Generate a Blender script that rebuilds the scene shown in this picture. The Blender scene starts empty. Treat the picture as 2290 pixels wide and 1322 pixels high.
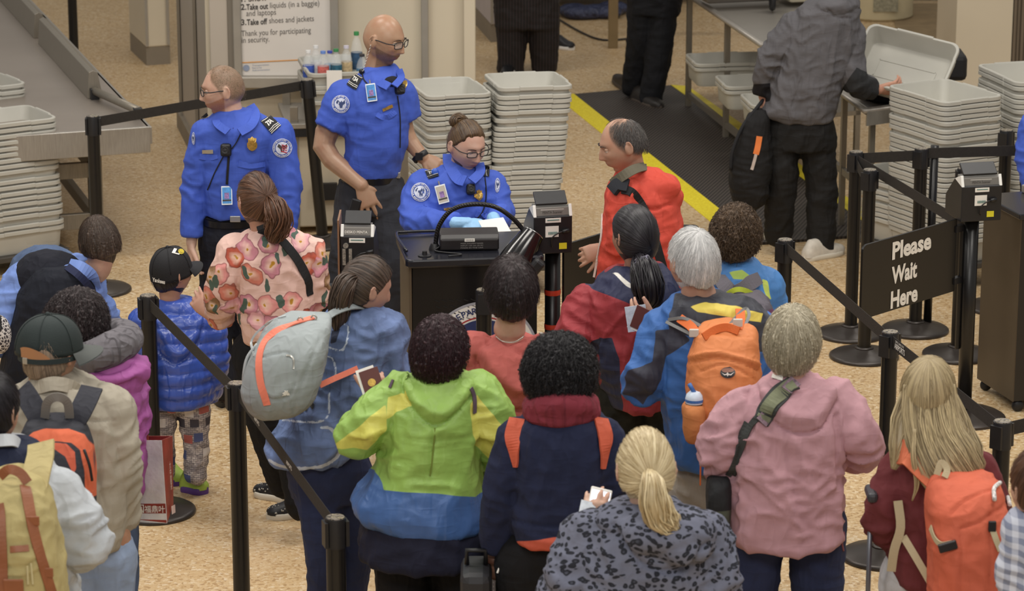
import bpy, bmesh, math, random
import numpy as np
from mathutils import Vector, Matrix
from mathutils.bvhtree import BVHTree

# ------------------------------------------------------------------ camera, world, lights
SC = bpy.context.scene
COL = SC.collection
TH = math.radians(15.5); FPX = 6840.0; CAMH = 4.52; CX, CY = 1145.0, 661.0
ST, CT = math.sin(TH), math.cos(TH)
cam_d = bpy.data.cameras.new('camera')
cam_d.sensor_fit = 'HORIZONTAL'; cam_d.sensor_width = 36.0; cam_d.lens = FPX * 36.0 / 2290.0
cam_d.clip_end = 200.0
cam_d.dof.use_dof = True; cam_d.dof.focus_distance = 13.2; cam_d.dof.aperture_fstop = 6
cam = bpy.data.objects.new('camera', cam_d); COL.objects.link(cam)
cam.location = (0, 0, CAMH); cam.rotation_euler = (math.pi / 2 - TH, 0, 0)
SC.camera = cam
SC.view_settings.view_transform = 'Standard'; SC.view_settings.look = 'None'
SC.view_settings.gamma = 1.0; SC.view_settings.exposure = 0.12
SC.view_settings.use_curve_mapping = False

wd = bpy.data.worlds.new('world'); SC.world = wd; wd.use_nodes = True
wd.node_tree.nodes['Background'].inputs[0].default_value = (1.0, 0.96, 0.9, 1)
wd.node_tree.nodes['Background'].inputs[1].default_value = 0.34

def area(x, y, z, sx, sy, power, col=(1, .95, .88), tilt=(0, 0, 0)):
    l = bpy.data.lights.new('ceiling_light', 'AREA'); l.shape = 'RECTANGLE'; l.size = sx; l.size_y = sy
    l.energy = power; l.color = col
    o = bpy.data.objects.new('ceiling_light', l); COL.objects.link(o); o.location = (x, y, z); o.rotation_euler = tilt
    return o
for (x, y, p) in ((-3.2, 9.5, 120), (3.2, 9.5, 120), (-3.2, 14.5, 125), (3.2, 14.5, 125), (0, 12, 110), (-2.5, 20, 70), (3.0, 20, 60)):
    area(x, y, 6.4, 2.2, 1.0, p)
area(0, 3.0, 6.0, 5.0, 1.5, 210, (1, .97, .93), (math.radians(38), 0, 0))

# ------------------------------------------------------------------ picture geometry -> metres
def ray(px, py):
    a = (px - CX) / FPX; b = -(py - CY) / FPX
    return np.array([a, CT + b * ST, -ST + b * CT])
def G(px, py, Z=0.0):
    d = ray(px, py); t = (Z - CAMH) / d[2]; return np.array([d[0] * t, d[1] * t, Z])
def PY(px, py, Y):
    d = ray(px, py); t = Y / d[1]; return np.array([d[0] * t, Y, CAMH + d[2] * t])
def pxm(Y, Z=1.0):
    return FPX / (Y * CT - (Z - CAMH) * ST)
EYE = Vector((0, 0, CAMH))

# ------------------------------------------------------------------ noise
_rs = np.random.RandomState(11)
_pm = _rs.permutation(256); _pm = np.concatenate([_pm, _pm, _pm])
_gr = _rs.normal(size=(256, 3)); _gr /= np.linalg.norm(_gr, axis=1)[:, None]
def pn(P):
    P = np.asarray(P, float); I = np.floor(P).astype(int); f = P - I; I &= 255
    u = f * f * f * (f * (f * 6 - 15) + 10); r = 0
    for dx in (0, 1):
        wx = u[:, 0] if dx else 1 - u[:, 0]
        for dy in (0, 1):
            wy = u[:, 1] if dy else 1 - u[:, 1]
            for dz in (0, 1):
                wz = u[:, 2] if dz else 1 - u[:, 2]
                h = _pm[_pm[_pm[(I[:, 0] + dx) & 255] + ((I[:, 1] + dy) & 255)] + ((I[:, 2] + dz) & 255)]
                g = _gr[h]
                r = r + wx * wy * wz * ((f[:, 0] - dx) * g[:, 0] + (f[:, 1] - dy) * g[:, 1] + (f[:, 2] - dz) * g[:, 2])
    return r * 1.6

# ------------------------------------------------------------------ materials
def lin(h):
    if not isinstance(h, str): return tuple(h)[:3]
    h = h.lstrip('#'); o = []
    for i in (0, 2, 4):
        c = int(h[i:i + 2], 16) / 255.0
        o.append(c / 12.92 if c <= .04045 else ((c + .055) / 1.055) ** 2.4)
    return tuple(o)
def rgba(h): return lin(h) + (1.0,)
_mc = {}
class NT:
    def __init__(s, name):
        s.m = bpy.data.materials.new(name); s.m.use_nodes = True; s.t = s.m.node_tree; s.b = s.t.nodes['Principled BSDF']
    def n(s, typ, **kw):
        x = s.t.nodes.new(typ)
        for k, v in kw.items():
            if hasattr(x, k): setattr(x, k, v)
            else: x.inputs[k].default_value = v
        return x
    def l(s, a, b): s.t.links.new(a, b)
    def coord(s, scale=(1, 1, 1), kind='Object'):
        c = s.n('ShaderNodeTexCoord'); m = s.n('ShaderNodeMapping'); m.inputs['Scale'].default_value = scale
        s.l(c.outputs[kind], m.inputs['Vector']); return m.outputs[0]
    def noise(s, vec, scale, detail=3, rough=.5):
        n = s.n('ShaderNodeTexNoise'); n.inputs['Scale'].default_value = scale
        n.inputs['Detail'].default_value = detail; n.inputs['Roughness'].default_value = rough
        s.l(vec, n.inputs['Vector']); return n.outputs['Fac']
    def ramp(s, fac, stops, interp='LINEAR'):
        r = s.n('ShaderNodeValToRGB'); r.color_ramp.interpolation = interp; e = r.color_ramp.elements
        while len(e) < len(stops): e.new(.5)
        for i, (p, c) in enumerate(stops): e[i].position = p; e[i].color = rgba(c) if not isinstance(c, (int, float)) else (c, c, c, 1)
        s.l(fac, r.inputs[0]); return r.outputs[0]
    def mix(s, fac, a, b, mode='MIX'):
        m = s.n('ShaderNodeMix'); m.data_type = 'RGBA'; m.blend_type = mode
        for sock, v in ((m.inputs[0], fac), (m.inputs[6], a), (m.inputs[7], b)):
            if isinstance(v, (int, float)): sock.default_value = v
            elif isinstance(v, (str, tuple)): sock.default_value = rgba(v)
            else: s.l(v, sock)
        return m.outputs[2]
    def mth(s, op, a, b=None):
        m = s.n('ShaderNodeMath'); m.operation = op
        for i, v in enumerate((a, b)):
            if v is None: continue
            if isinstance(v, (int, float)): m.inputs[i].default_value = v
            else: s.l(v, m.inputs[i])
        return m.outputs[0]
    def bump(s, h, strength=.3, dist=.01):
        b = s.n('ShaderNodeBump'); b.inputs['Strength'].default_value = strength; b.inputs['Distance'].default_value = dist
        s.l(h, b.inputs['Height']); s.l(b.outputs[0], s.b.inputs['Normal'])
    def fin(s, col=None, rough=.6, metal=0., spec=.5, **kw):
        if col is not None:
            if isinstance(col, (str, tuple)): s.b.inputs['Base Color'].default_value = rgba(col)
            else: s.l(col, s.b.inputs['Base Color'])
        if isinstance(rough, (int, float)): s.b.inputs['Roughness'].default_value = rough
        else: s.l(rough, s.b.inputs['Roughness'])
        s.b.inputs['Metallic'].default_value = metal; s.b.inputs['Specular IOR Level'].default_value = spec
        for k, v in kw.items():
            s.b.inputs[k.replace('_', ' ')].default_value = v
        return s.m
def mat(name, col, rough=.6, metal=0., spec=.5, var=0.0, vs=8., bs=0, bst=.2, bd=.004, **kw):
    """plain procedural material: colour with slight noise variation and a fine bump"""
    if name in _mc: return _mc[name]
    t = NT(name); v = t.coord(); c = col
    if var:
        f = t.noise(v, vs, 4)
        a = lin(col); d = tuple(x * (1 - var) for x in a); u = tuple(min(1, x * (1 + var)) for x in a)
        c = t.ramp(f, ((.3, d), (.7, u)))
    if bs: t.bump(t.noise(v, bs, 4), bst, bd)
    _mc[name] = t.fin(c, rough, metal, spec, **kw); return _mc[name]

def floor_mat():
    t = NT('terrazzo'); v = t.coord()
    n1 = t.noise(v, 1.1, 4); base = t.ramp(n1, ((.3, 'BFA27A'), (.7, 'D0B68D')))
    vo = t.n('ShaderNodeTexVoronoi'); vo.inputs['Scale'].default_value = 75; t.l(v, vo.inputs['Vector'])
    sp = t.n('ShaderNodeSeparateColor'); t.l(vo.outputs['Color'], sp.inputs[0])
    chips = t.ramp(sp.outputs[0], ((0, '86653F'), (.12, 'A98657'), (.3, 'CDB186'), (.75, 'D6BE96'), (.93, 'EADABA'), (1, 'F2E8D2')))
    c = t.mix(.62, base, chips)
    f = t.noise(v, 170, 2); c = t.mix(t.ramp(f, ((.38, .0), (.5, .35), (.62, 0))), c, '9A7A4E')
    st = t.noise(v, .55, 5, .6); c = t.mix(t.ramp(st, ((.45, 0.), (.7, .35))), c, 'B0906A')
    return t.fin(c, t.ramp(t.noise(v, 3, 3), ((.3, .34), (.7, .5))), 0, .4)
def steel_mat(name='brushed_steel', col='A5A098', rough=.38, metal=.55, ax=(2, 90, 2)):
    t = NT(name); v = t.coord(ax); n = t.noise(v, 6, 4)
    c = t.ramp(n, ((.3, tuple(x * .88 for x in lin(col))), (.7, tuple(min(1, x * 1.08) for x in lin(col)))))
    t.bump(n, .06, .002); return t.fin(c, rough, metal, .5)

M_FLOOR = floor_mat()
M_STEEL = steel_mat(); M_STEEL2 = steel_mat('dark_steel', '8B8478', .42, .5)
M_BIN = mat('grey_bin_plastic', 'B2B0A7', .5, var=.04, vs=5, bs=180, bst=.08, bd=.001)
M_BLACK = mat('black_metal', '151414', .32, var=.12, vs=20, spec=.45)
M_BASE = mat('base_metal', '3B3531', .36, .35, var=.15, vs=6, bs=90, bst=.05)
M_BLK = mat('black_plastic', '17171A', .45, var=.15, vs=30)
M_BELT = mat('belt_webbing', '26221F', .8, bs=300, bst=.4, var=.15, vs=60)
M_WHITE = mat('white_print', 'E9E6DF', .6, var=.02)
M_CHROME = mat('chrome', 'C9C9C9', .18, .95, var=.05)

# ------------------------------------------------------------------ mesh builder
def rotz(a):
    c, s = math.cos(a), math.sin(a); return np.array([[c, -s, 0], [s, c, 0], [0, 0, 1.]])
def unit(v):
    v = np.asarray(v, float); return v / (np.linalg.norm(v) + 1e-12)
def catmull(P, sub):
    P = np.asarray(P, float)
    if len(P) < 3 or sub < 2: return P
    Q = np.vstack([2 * P[0] - P[1], P, 2 * P[-1] - P[-2]]); out = []
    for i in range(1, len(Q) - 2):
        for k in range(sub):
            t = k / sub
            out.append(.5 * ((2 * Q[i]) + (-Q[i - 1] + Q[i + 1]) * t + (2 * Q[i - 1] - 5 * Q[i] + 4 * Q[i + 1] - Q[i + 2]) * t * t + (-Q[i - 1] + 3 * Q[i] - 3 * Q[i + 1] + Q[i + 2]) * t ** 3))
    out.append(P[-1]); return np.array(out)
class MB:
    def __init__(s): s.v = []; s.f = []; s.m = []; s.n = 0; s.cur = 0
    def add(s, V, F, mi=None):
        V = np.asarray(V, float).reshape(-1, 3); s.v.append(V)
        mi = s.cur if mi is None else mi
        for f in F: s.f.append(tuple(i + s.n for i in f)); s.m.append(mi)
        s.n += len(V); return s
    def rings(s, R, cap=True, closed=True, mi=None):
        R = [np.asarray(r, float) for r in R]; n = len(R[0]); F = []
        for i in range(len(R) - 1):
            for j in range(n if closed else n - 1):
                k = (j + 1) % n; F.append((i * n + j, i * n + k, (i + 1) * n + k, (i + 1) * n + j))
        V = np.vstack(R)
        if cap and closed:
            V = np.vstack([V, R[0].mean(0), R[-1].mean(0)]); a, b = len(R) * n, len(R) * n + 1; o = (len(R) - 1) * n
            for j in range(n):
                k = (j + 1) % n; F.append((a, k, j)); F.append((b, o + j, o + k))
        return s.add(V, F, mi)
    def box(s, c, size, R=None, mi=None):
        h = np.array(size) / 2.; V = np.array([[x, y, z] for x in (-1, 1) for y in (-1, 1) for z in (-1, 1)]) * h
        if R is not None: V = V @ np.asarray(R).T
        return s.add(V + np.asarray(c, float), [(0, 1, 3, 2), (4, 6, 7, 5), (0, 4, 5, 1), (2, 3, 7, 6), (0, 2, 6, 4), (1, 5, 7, 3)], mi)
    def quadbox(s, base, z0, z1, mi=None):
        """prism: polygon footprint (list of xy) from z0 to z1"""
        n = len(base); V = [(p[0], p[1], z0) for p in base] + [(p[0], p[1], z1) for p in base]
        F = [tuple(range(n))[::-1], tuple(range(n, 2 * n))] + [(i, (i + 1) % n, n + (i + 1) % n, n + i) for i in range(n)]
        return s.add(V, F, mi)
    def tube(s, P, r, n=12, sub=1, mi=None, cap=True, flat=1.0, up=None):
        P = np.asarray(P, float)
        r = np.full(len(P), r, float) if np.isscalar(r) else np.asarray(r, float)
        if sub > 1:
            r = np.interp(np.linspace(0, len(r) - 1, (len(r) - 1) * sub + 1), np.arange(len(r)), r); P = catmull(P, sub)
        T = np.gradient(P, axis=0); T /= (np.linalg.norm(T, axis=1)[:, None] + 1e-12)
        u = np.asarray(up, float) if up is not None else (np.array([0, 0, 1.]) if abs(T[0][2]) < .9 else np.array([1., 0, 0]))
        R = []; a = np.linspace(0, 2 * np.pi, n, endpoint=False)
        for i in range(len(P)):
            u = u - T[i] * np.dot(u, T[i]); u = unit(u); w = np.cross(T[i], u)
            R.append(P[i] + r[i] * (np.outer(np.cos(a), w) + np.outer(np.sin(a) * flat, u)))
        return s.rings(R, cap, True, mi)
    def limb(s, P, r, n=16, sub=4, end=True):
        """tapered limb with round ends"""
        P = np.asarray(P, float); r = list(r)
        d0 = unit(P[0] - P[1]); d1 = unit(P[-1] - P[-2])
        s.tube(P, r, n, sub); s.ball(P[0], (r[0],) * 3, n=12); 
        if end: s.ball(P[-1], (r[-1],) * 3, n=12)
        return s
    def ball(s, c, rad, R=None, n=16, mi=None):
        m = max(6, n * 3 // 4); th = np.linspace(0, np.pi, m + 1)[1:-1]; a = np.linspace(0, 2 * np.pi, n, endpoint=False)
        V = [[0, 0, 1.]] + [[math.sin(t) * math.cos(x), math.sin(t) * math.sin(x), math.cos(t)] for t in th for x in a] + [[0, 0, -1.]]
        V = np.array(V) * np.array(rad); k = len(th); F = []
        for j in range(n):
            q = (j + 1) % n; F.append((0, 1 + j, 1 + q)); F.append((1 + k * n, 1 + (k - 1) * n + q, 1 + (k - 1) * n + j))
            for i in range(k - 1): F.append((1 + i * n + j, 1 + (i + 1) * n + j, 1 + (i + 1) * n + q, 1 + i * n + q))
        if R is not None: V = V @ np.asarray(R).T
        return s.add(V + np.asarray(c, float), F, mi)
    def lathe(s, c, prof, n=40, mi=None, R=None, cap=True):
        a = np.linspace(0, 2 * np.pi, n, endpoint=False); rr = []
        for (r, z) in prof:
            V = np.stack([r * np.cos(a), r * np.sin(a), np.full(n, z)], 1)
            if R is not None: V = V @ np.asarray(R).T
            rr.append(V + np.asarray(c, float))
        return s.rings(rr, cap, True, mi)
    def ribbon(s, P, w, t=.003, nrm=None, sub=1, mi=None):
        """flat strap along P; nrm: normal or list of normals; w scalar or list"""
        P = np.asarray(P, float); N0 = np.asarray(nrm if nrm is not None else (0, -1, .3), float)
        if N0.ndim == 1: N0 = np.tile(N0, (len(P), 1))
        W = np.full(len(P), w, float) if np.isscalar(w) else np.asarray(w, float)
        if sub > 1:
            k = np.linspace(0, len(P) - 1, (len(P) - 1) * sub + 1)
            N0 = np.stack([np.interp(k, np.arange(len(P)), N0[:, i]) for i in range(3)], 1); W = np.interp(k, np.arange(len(P)), W); P = catmull(P, sub)
        T = np.gradient(P, axis=0); R = []
        for i in range(len(P)):
            T_ = unit(T[i]); sd = unit(np.cross(T_, N0[i])); nn = unit(np.cross(sd, T_)); a = sd * W[i] / 2; b = nn * t / 2
            R.append(np.array([P[i] - a - b * .3, P[i] - a * .96 + b, P[i] + a * .96 + b, P[i] + a - b * .3, P[i] + a * .96 - b, P[i] - a * .96 - b]))
        return s.rings(R, True, True, mi)
    def mesh(s, name='m'):
        me = bpy.data.meshes.new(name); me.from_pydata(np.vstack(s.v).tolist(), [], s.f); me.update(); return me
    def build(s, name, mats, parent=None, smooth=False, bevel=0, loc=None, auto=None):
        me = s.mesh(name)
        if not isinstance(mats, (list, tuple)): mats = [mats]
        for m in mats: me.materials.append(m)
        if len(mats) > 1: me.polygons.foreach_set('material_index', s.m)
        if smooth: me.polygons.foreach_set('use_smooth', [True] * len(me.polygons))
        o = link(name, me, parent)
        bm = bmesh.new(); bm.from_mesh(me); bmesh.ops.recalc_face_normals(bm, faces=bm.faces); bm.to_mesh(me); bm.free()
        if auto: me.set_sharp_from_angle(angle=math.radians(auto))
        if bevel:
            b = o.modifiers.new('bevel', 'BEVEL'); b.width = bevel; b.segments = 2; b.limit_method = 'ANGLE'; b.angle_limit = math.radians(40)
        return o
def wmat(o):
    m = o.matrix_basis.copy()
    while o.parent is not None:
        m = o.parent.matrix_basis @ o.matrix_parent_inverse @ m; o = o.parent
    return m
def link(name, me, parent=None):
    o = bpy.data.objects.new(name, me); COL.objects.link(o)
    if parent is not None:
        o.parent = parent; o.matrix_parent_inverse = wmat(parent).inverted()
    return o
def empty(name, loc=(0, 0, 0), parent=None):
    o = bpy.data.objects.new(name, None); COL.objects.link(o); o.location = loc; o.empty_display_size = .05
    return o
def tag(o, label=None, cat=None, group=None, kind=None):
    if label: o['label'] = label
    if cat: o['category'] = cat
    if group: o['group'] = group
    if kind: o['kind'] = kind
    return o
def dup(o, parent=None):
    c = o.copy(); COL.objects.link(c)
    if parent is not None: c.parent = parent
    for ch in list(o.children): dup(ch, c)
    return c
def textmesh(body, bold=0.0, shear=0., space=1.0):
    cu = bpy.data.curves.new('t', 'FONT'); cu.body = body; cu.size = 1.0; cu.offset = bold; cu.shear = shear; cu.space_character = space; cu.resolution_u = 3
    o = bpy.data.objects.new('t', cu); COL.objects.link(o)
    dg = bpy.context.evaluated_depsgraph_get(); me = bpy.data.meshes.new_from_object(o.evaluated_get(dg))
    V = np.array([v.co[:] for v in me.vertices]).reshape(-1, 3); F = [tuple(p.vertices) for p in me.polygons]
    bpy.data.objects.remove(o); bpy.data.curves.remove(cu); bpy.data.meshes.remove(me); return V, F
def text3d(mb, body, origin, ex, ey, size, bold=0., off=.001, mi=None, width=None, shear=0., center=False):
    """text on a plane: origin at the lower left, ex / ey unit vectors"""
    V, F = textmesh(body, bold, shear)
    if len(V) == 0: return
    ex = unit(ex); ey = unit(ey); nz = np.cross(ex, ey); sx = size
    if width: sx = width / (V[:, 0].max() - V[:, 0].min())
    x = V[:, 0] * sx; x = x - (x.max() + x.min()) / 2 if center else x - x.min()
    P = np.asarray(origin, float) + np.outer(x, ex) + np.outer(V[:, 1] * size, ey) + nz * off
    mb.add(P, F, mi)
# ================================================================== the setting
def flat(name, pts, m, z, kind='structure', t=.004):
    mb = MB(); mb.quadbox([p[:2] for p in pts], z - t, z); o = mb.build(name, m); tag(o, kind=kind); return o
o = MB().box((0, 16, -.05), (26, 34, .1)).build('floor', M_FLOOR); tag(o, 'speckled tan terrazzo floor of the checkpoint hall', kind='structure')
M_WALL = mat('beige_panel', 'CFC4AE', .6, var=.03, vs=1.5)
M_WALLG = mat('greige_panel', 'B7ADA0', .55, var=.04, vs=1.5)
M_ALU = mat('aluminium_trim', 'A9A49B', .4, .5, var=.05)
M_BASEB = mat('base_board', '857B6C', .6, var=.06)
M_DKWALL = mat('dark_wall', '6B5F50', .7, var=.1, vs=2)  # dark brown tone of the fluted corner trim
# far wall behind everything
o = MB().box((0, 32.5, 2), (26, .2, 4)).build('wall_back', M_WALLG); tag(o, kind='structure')
# partition that carries the instruction sign
YP = G(700, 450)[1]
def XP(px, py=300, Y=None): return PY(px, py, Y or YP)[0]
pA = G(404, 283); pB = np.array([XP(545), YP, 0]); pC = np.array([XP(1063, 150), YP, 0])
p0 = PY(478, 440, YP + .25)
mb = MB()
sideP = [pA[:2], (p0[0], p0[1]), (p0[0] + .12, p0[1] + .05), (pA[0] + .12, pA[1] + .05)]
mb.quadbox(sideP, .12, 3.0)
o = mb.build('wall_left', M_WALLG); tag(o, kind='structure')
mb = MB(); sd = unit(np.array([p0[0] - pA[0], p0[1] - pA[1], 0])); nn = np.array([-sd[1], sd[0], 0]) * -1
L = math.hypot(p0[0] - pA[0], p0[1] - pA[1])
mb.box(pA + sd * L / 2 + np.array([-.01, -.005, .06]), (L, .03, .12), np.stack([sd, nn, [0, 0, 1]], 1)); o = mb.build('baseboard_left', M_BASEB); tag(o, kind='structure')
mb = MB(); mb.box(((p0[0] + pC[0]) / 2, YP + .12, 1.6), (pC[0] - p0[0], .2, 3.0)); o = mb.build('wall_centre', M_WALL); tag(o, kind='structure')
mb = MB(); mb.box(((p0[0] + pC[0]) / 2, YP + .0, .06), (pC[0] - p0[0] + .02, .05, .12)); o = mb.build('baseboard_centre', M_BASEB); tag(o, kind='structure')
def strip(name, px, w, m, d=.05, y=None):
    o = MB().box((XP(px), (y or YP) - d / 2, 1.6), (w, d, 2.9)).build(name, m, bevel=.006); tag(o, kind='structure')
strip('trim_1', 497, .11, M_WALLG, .06); strip('trim_2', 523, .05, mat('trim_dark', '8A8378', .5, .3), .05)
strip('trim_3', 952, .045, M_ALU, .03); strip('trim_4', 1051, .07, M_WALL, .05); strip('trim_5', 748, .05, M_ALU, .05)
for i, px in enumerate((412, 452)):
    q = pA + (np.array([p0[0], p0[1], 0]) - pA) * (.1 if i == 0 else .62)
    o = MB().box(q + np.array([-.012, -.006, 1.6]), (.02, .03, 2.9)).build('trim_%d' % (6 + i), M_BASEB); tag(o, kind='structure')

# instruction sign in a metal frame on the partition
def sign_board():
    e = empty('instruction_sign', PY(635, 180, YP)); Y = YP - .07
    a = PY(545, 170, Y); b = PY(742, 152, Y); x0, x1 = XP(541, 100, Y), XP(741, 100, Y); z0 = PY(640, 168, Y)[2]; z1 = 2.75
    MB().box(((x0 + x1) / 2, Y + .01, (z0 + z1) / 2), (x1 - x0, .02, z1 - z0)).build('panel', mat('sign_white', 'D9D3CC', .45, var=.02), e)
    mb = MB()
    for x in (x0 - .025, x1 + .022): mb.box((x, Y, (z0 + z1) / 2 - .02), (.05, .06, z1 - z0 + .1))
    mb.box(((x0 + x1) / 2, Y - .02, z0 - .035), (x1 - x0 + .1, .09, .07)); mb.box(((x0 + x1) / 2, Y, z1 + .03), (x1 - x0 + .1, .06, .06))
    mb.build('frame', M_ALU, e, bevel=.006)
    tm = MB(); gm = MB(); ex = (1, 0, 0.052); ey = (0, 0, 1)
    def T(mb, s, px, py, w, h, bold=0): text3d(mb, s, PY(px, py, Y - .002), ex, ey, h, bold, .001, width=w)
    u = 1 / pxm(YP, 1.9)
    T(tm, '1. Show', 540, 4, 58 * u, .052, .01)
    T(tm, '2.', 539, 22, 12 * u, .05, .015); T(tm, 'Take out', 551, 22, 49 * u, .05, .02); T(gm, 'liquids (in a baggie)', 604, 18, 111 * u, .05)
    T(gm, 'and laptops', 551, 36, 67 * u, .05)
    T(tm, '3.', 540, 56, 11 * u, .05, .015); T(tm, 'Take off', 552, 56, 46 * u, .05, .02); T(gm, 'shoes and jackets', 602, 52, 101 * u, .05)
    T(gm, 'Thank you for participating', 540, 81, 157 * u, .05); T(gm, 'in security.', 541, 96, 62 * u, .05)
    tm.build('bold_lettering', mat('ink_dark', '3A3634', .6), e); gm.build('lettering', mat('ink_grey', '6F6A66', .6), e)
    T2 = MB(); T2.box(PY(605, 137, Y - .003), (130 * u, .002, .006), np.array([[1, 0, -.05], [0, 1, 0], [.05, 0, 1]])); T2.build('orange_line', mat('sign_orange', 'D99A52', .6), e)
    lm = MB(); lm.lathe(PY(551, 152, Y - .003), [(0.001, 0), (.02, 0), (.02, .002), (.001, .002)], 20, R=[[1, 0, 0], [0, 0, -1], [0, 1, 0]])
    for k, s in enumerate(('Transportation', 'Security', 'Administration')): T(lm, s, 564, 148 + k * 5.5, (38, 22, 40)[k] * u, .014)
    lm.build('agency_seal', mat('sign_blue', '8E98AE', .6), e)
    tag(e, 'white instruction sign about liquids, laptops, shoes and jackets in a grey metal frame', 'sign')
sign_board()

# right column with fluted corner
YC = G(2200, 215)[1]
x0, x1 = PY(2137, 100, YC)[0], PY(2262, 100, YC)[0]
o = MB().box(((x0 + x1) / 2, YC + .5, 1.7), (x1 - x0, 1.0, 3.4)).build('wall_right', M_WALL); tag(o, kind='structure')
mb = MB()
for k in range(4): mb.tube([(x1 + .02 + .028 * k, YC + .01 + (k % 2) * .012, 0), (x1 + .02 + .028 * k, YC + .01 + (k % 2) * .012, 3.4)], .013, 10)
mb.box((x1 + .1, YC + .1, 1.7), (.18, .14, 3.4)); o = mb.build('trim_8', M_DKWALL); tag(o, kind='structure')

# small cabinets at the back
def cabinet(pl, pc, pr, ztop, label, hbase=.14, m=None, basecut=True):
    e = empty('cabinet', (pc[0], pc[1], 0)); v1 = pr - pc; v0 = pl - pc
    q = [pc, pr, pr + v0, pl]
    MB().quadbox([p[:2] for p in q], hbase, ztop).build('body', m or M_WALL, e, bevel=.01)
    c = sum(q) / 4; MB().quadbox([(c + (p - c) * .985)[:2] for p in q], 0.0, hbase).build('base', M_BASEB, e)
    mb = MB(); 
    for t in (.06, .94): mb.box(pc + v1 * t + np.array([0, -.008, hbase + (ztop - hbase) / 2]), (.02, .02, ztop - hbase - .02))
    mb.build('edge_trim', M_ALU, e)
    tag(e, label, 'cabinet')
cabinet(G(291, 112), G(328, 147), G(382, 143), 1.5, 'beige cabinet with grey base standing on the floor at the back left')
cabinet(G(1058, 50), G(1098, 95), G(1135, 92), 1.5, 'pale grey cabinet behind the person in black ribbed trousers', m=mat('pale_lilac', 'B5AEB0', .5, var=.03))
def bin_machine():
    e = empty('waste_bin', G(1960, 38)); c = G(1962, 36)
    MB().lathe(c, [(.27, 0), (.29, .02), (.29, .75), (.24, .82)], 28).build('drum', mat('cream_drum', 'BDB08F', .55, var=.05), e, smooth=True, auto=40)
    MB().box(c + np.array([.03, -.285, .14]), (.2, .03, .1)).build('vent', mat('vent_grey', '8E8974', .6, bs=60, bst=1., var=.3, vs=40), e)
    tag(e, 'cream round waste bin with a dark vent near its foot at the back', 'waste bin')
bin_machine()
# dark runner at back right and blue kick strip
flat('dark_carpet', [G(2010, 95), G(2135, 115), G(2137, 8), G(1990, 10)], mat('carpet_brown', '8C7757', .9, var=.15, bs=200), .006, 'thing')
bpy.data.objects['dark_carpet'].name = 'carpet'; tag(bpy.data.objects['carpet'], 'brown carpet patch on the floor at the back beside the beige column', 'carpet', kind='thing')
o = MB().box((G(2085, 2)[0], G(2085, 2)[1] + .3, .05), (1.3, .5, .1)).build('platform', mat('blue_kick', '24324F', .7)); tag(o, 'dark blue low platform edge at the very back', 'platform')

# anti-fatigue mat with yellow edges
def floor_runner():
    e = empty('floor_mat', G(1600, 380))
    a0, a1, b0, b1 = G(1283, 215), G(1500, 195), G(1703, 548), G(1968, 528)
    def lerp(p, q, t): return p + (q - p) * t
    w = .13
    MB().quadbox([lerp(a0, a1, .0)[:2], lerp(a0, a1, 1)[:2], b1[:2], b0[:2]], 0, .016).build('rubber_sheet', rubber, e)
    def edge(p, q, s):
        d = unit(q - p); n = np.array([-d[1], d[0], 0]) * s; mb = MB()
        mb.rings([np.array([p + n * 0 + [0, 0, .001], p + [0, 0, .019], p + n * w + [0, 0, .0035], p + n * w]), np.array([q, q + [0, 0, .019], q + n * w + [0, 0, .0035], q + n * w])])
        mb.build('yellow_edge', yel, e)
    edge(a0 + [0, 0, 0], b0, -1); edge(a1, b1, 1)
    tag(e, 'black ribbed floor mat with bright yellow edges', 'mat')
t = NT('ribbed_rubber'); v = t.coord(); w = t.n('ShaderNodeTexWave'); w.bands_direction = 'X'; w.inputs['Scale'].default_value = 14
mp = t.n('ShaderNodeMapping'); mp.inputs['Rotation'].default_value = (0, 0, math.radians(18)); t.l(v, mp.inputs[0]); t.l(mp.outputs[0], w.inputs['Vector'])
c = t.ramp(w.outputs['Fac'], ((.2, '262220'), (.8, '4A433E'))); t.bump(w.outputs['Fac'], .4, .004); rubber = t.fin(c, .55, 0, .4)
t = NT('yellow_rubber'); v = t.coord(); vo = t.n('ShaderNodeTexVoronoi'); vo.inputs['Scale'].default_value = 60; t.l(v, vo.inputs['Vector'])
c = t.ramp(vo.outputs['Distance'], ((.0, 'F0E03A'), (.6, 'DCC81E'))); t.bump(vo.outputs['Distance'], .3, .003); yel = t.fin(c, .5)
floor_runner()

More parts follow.
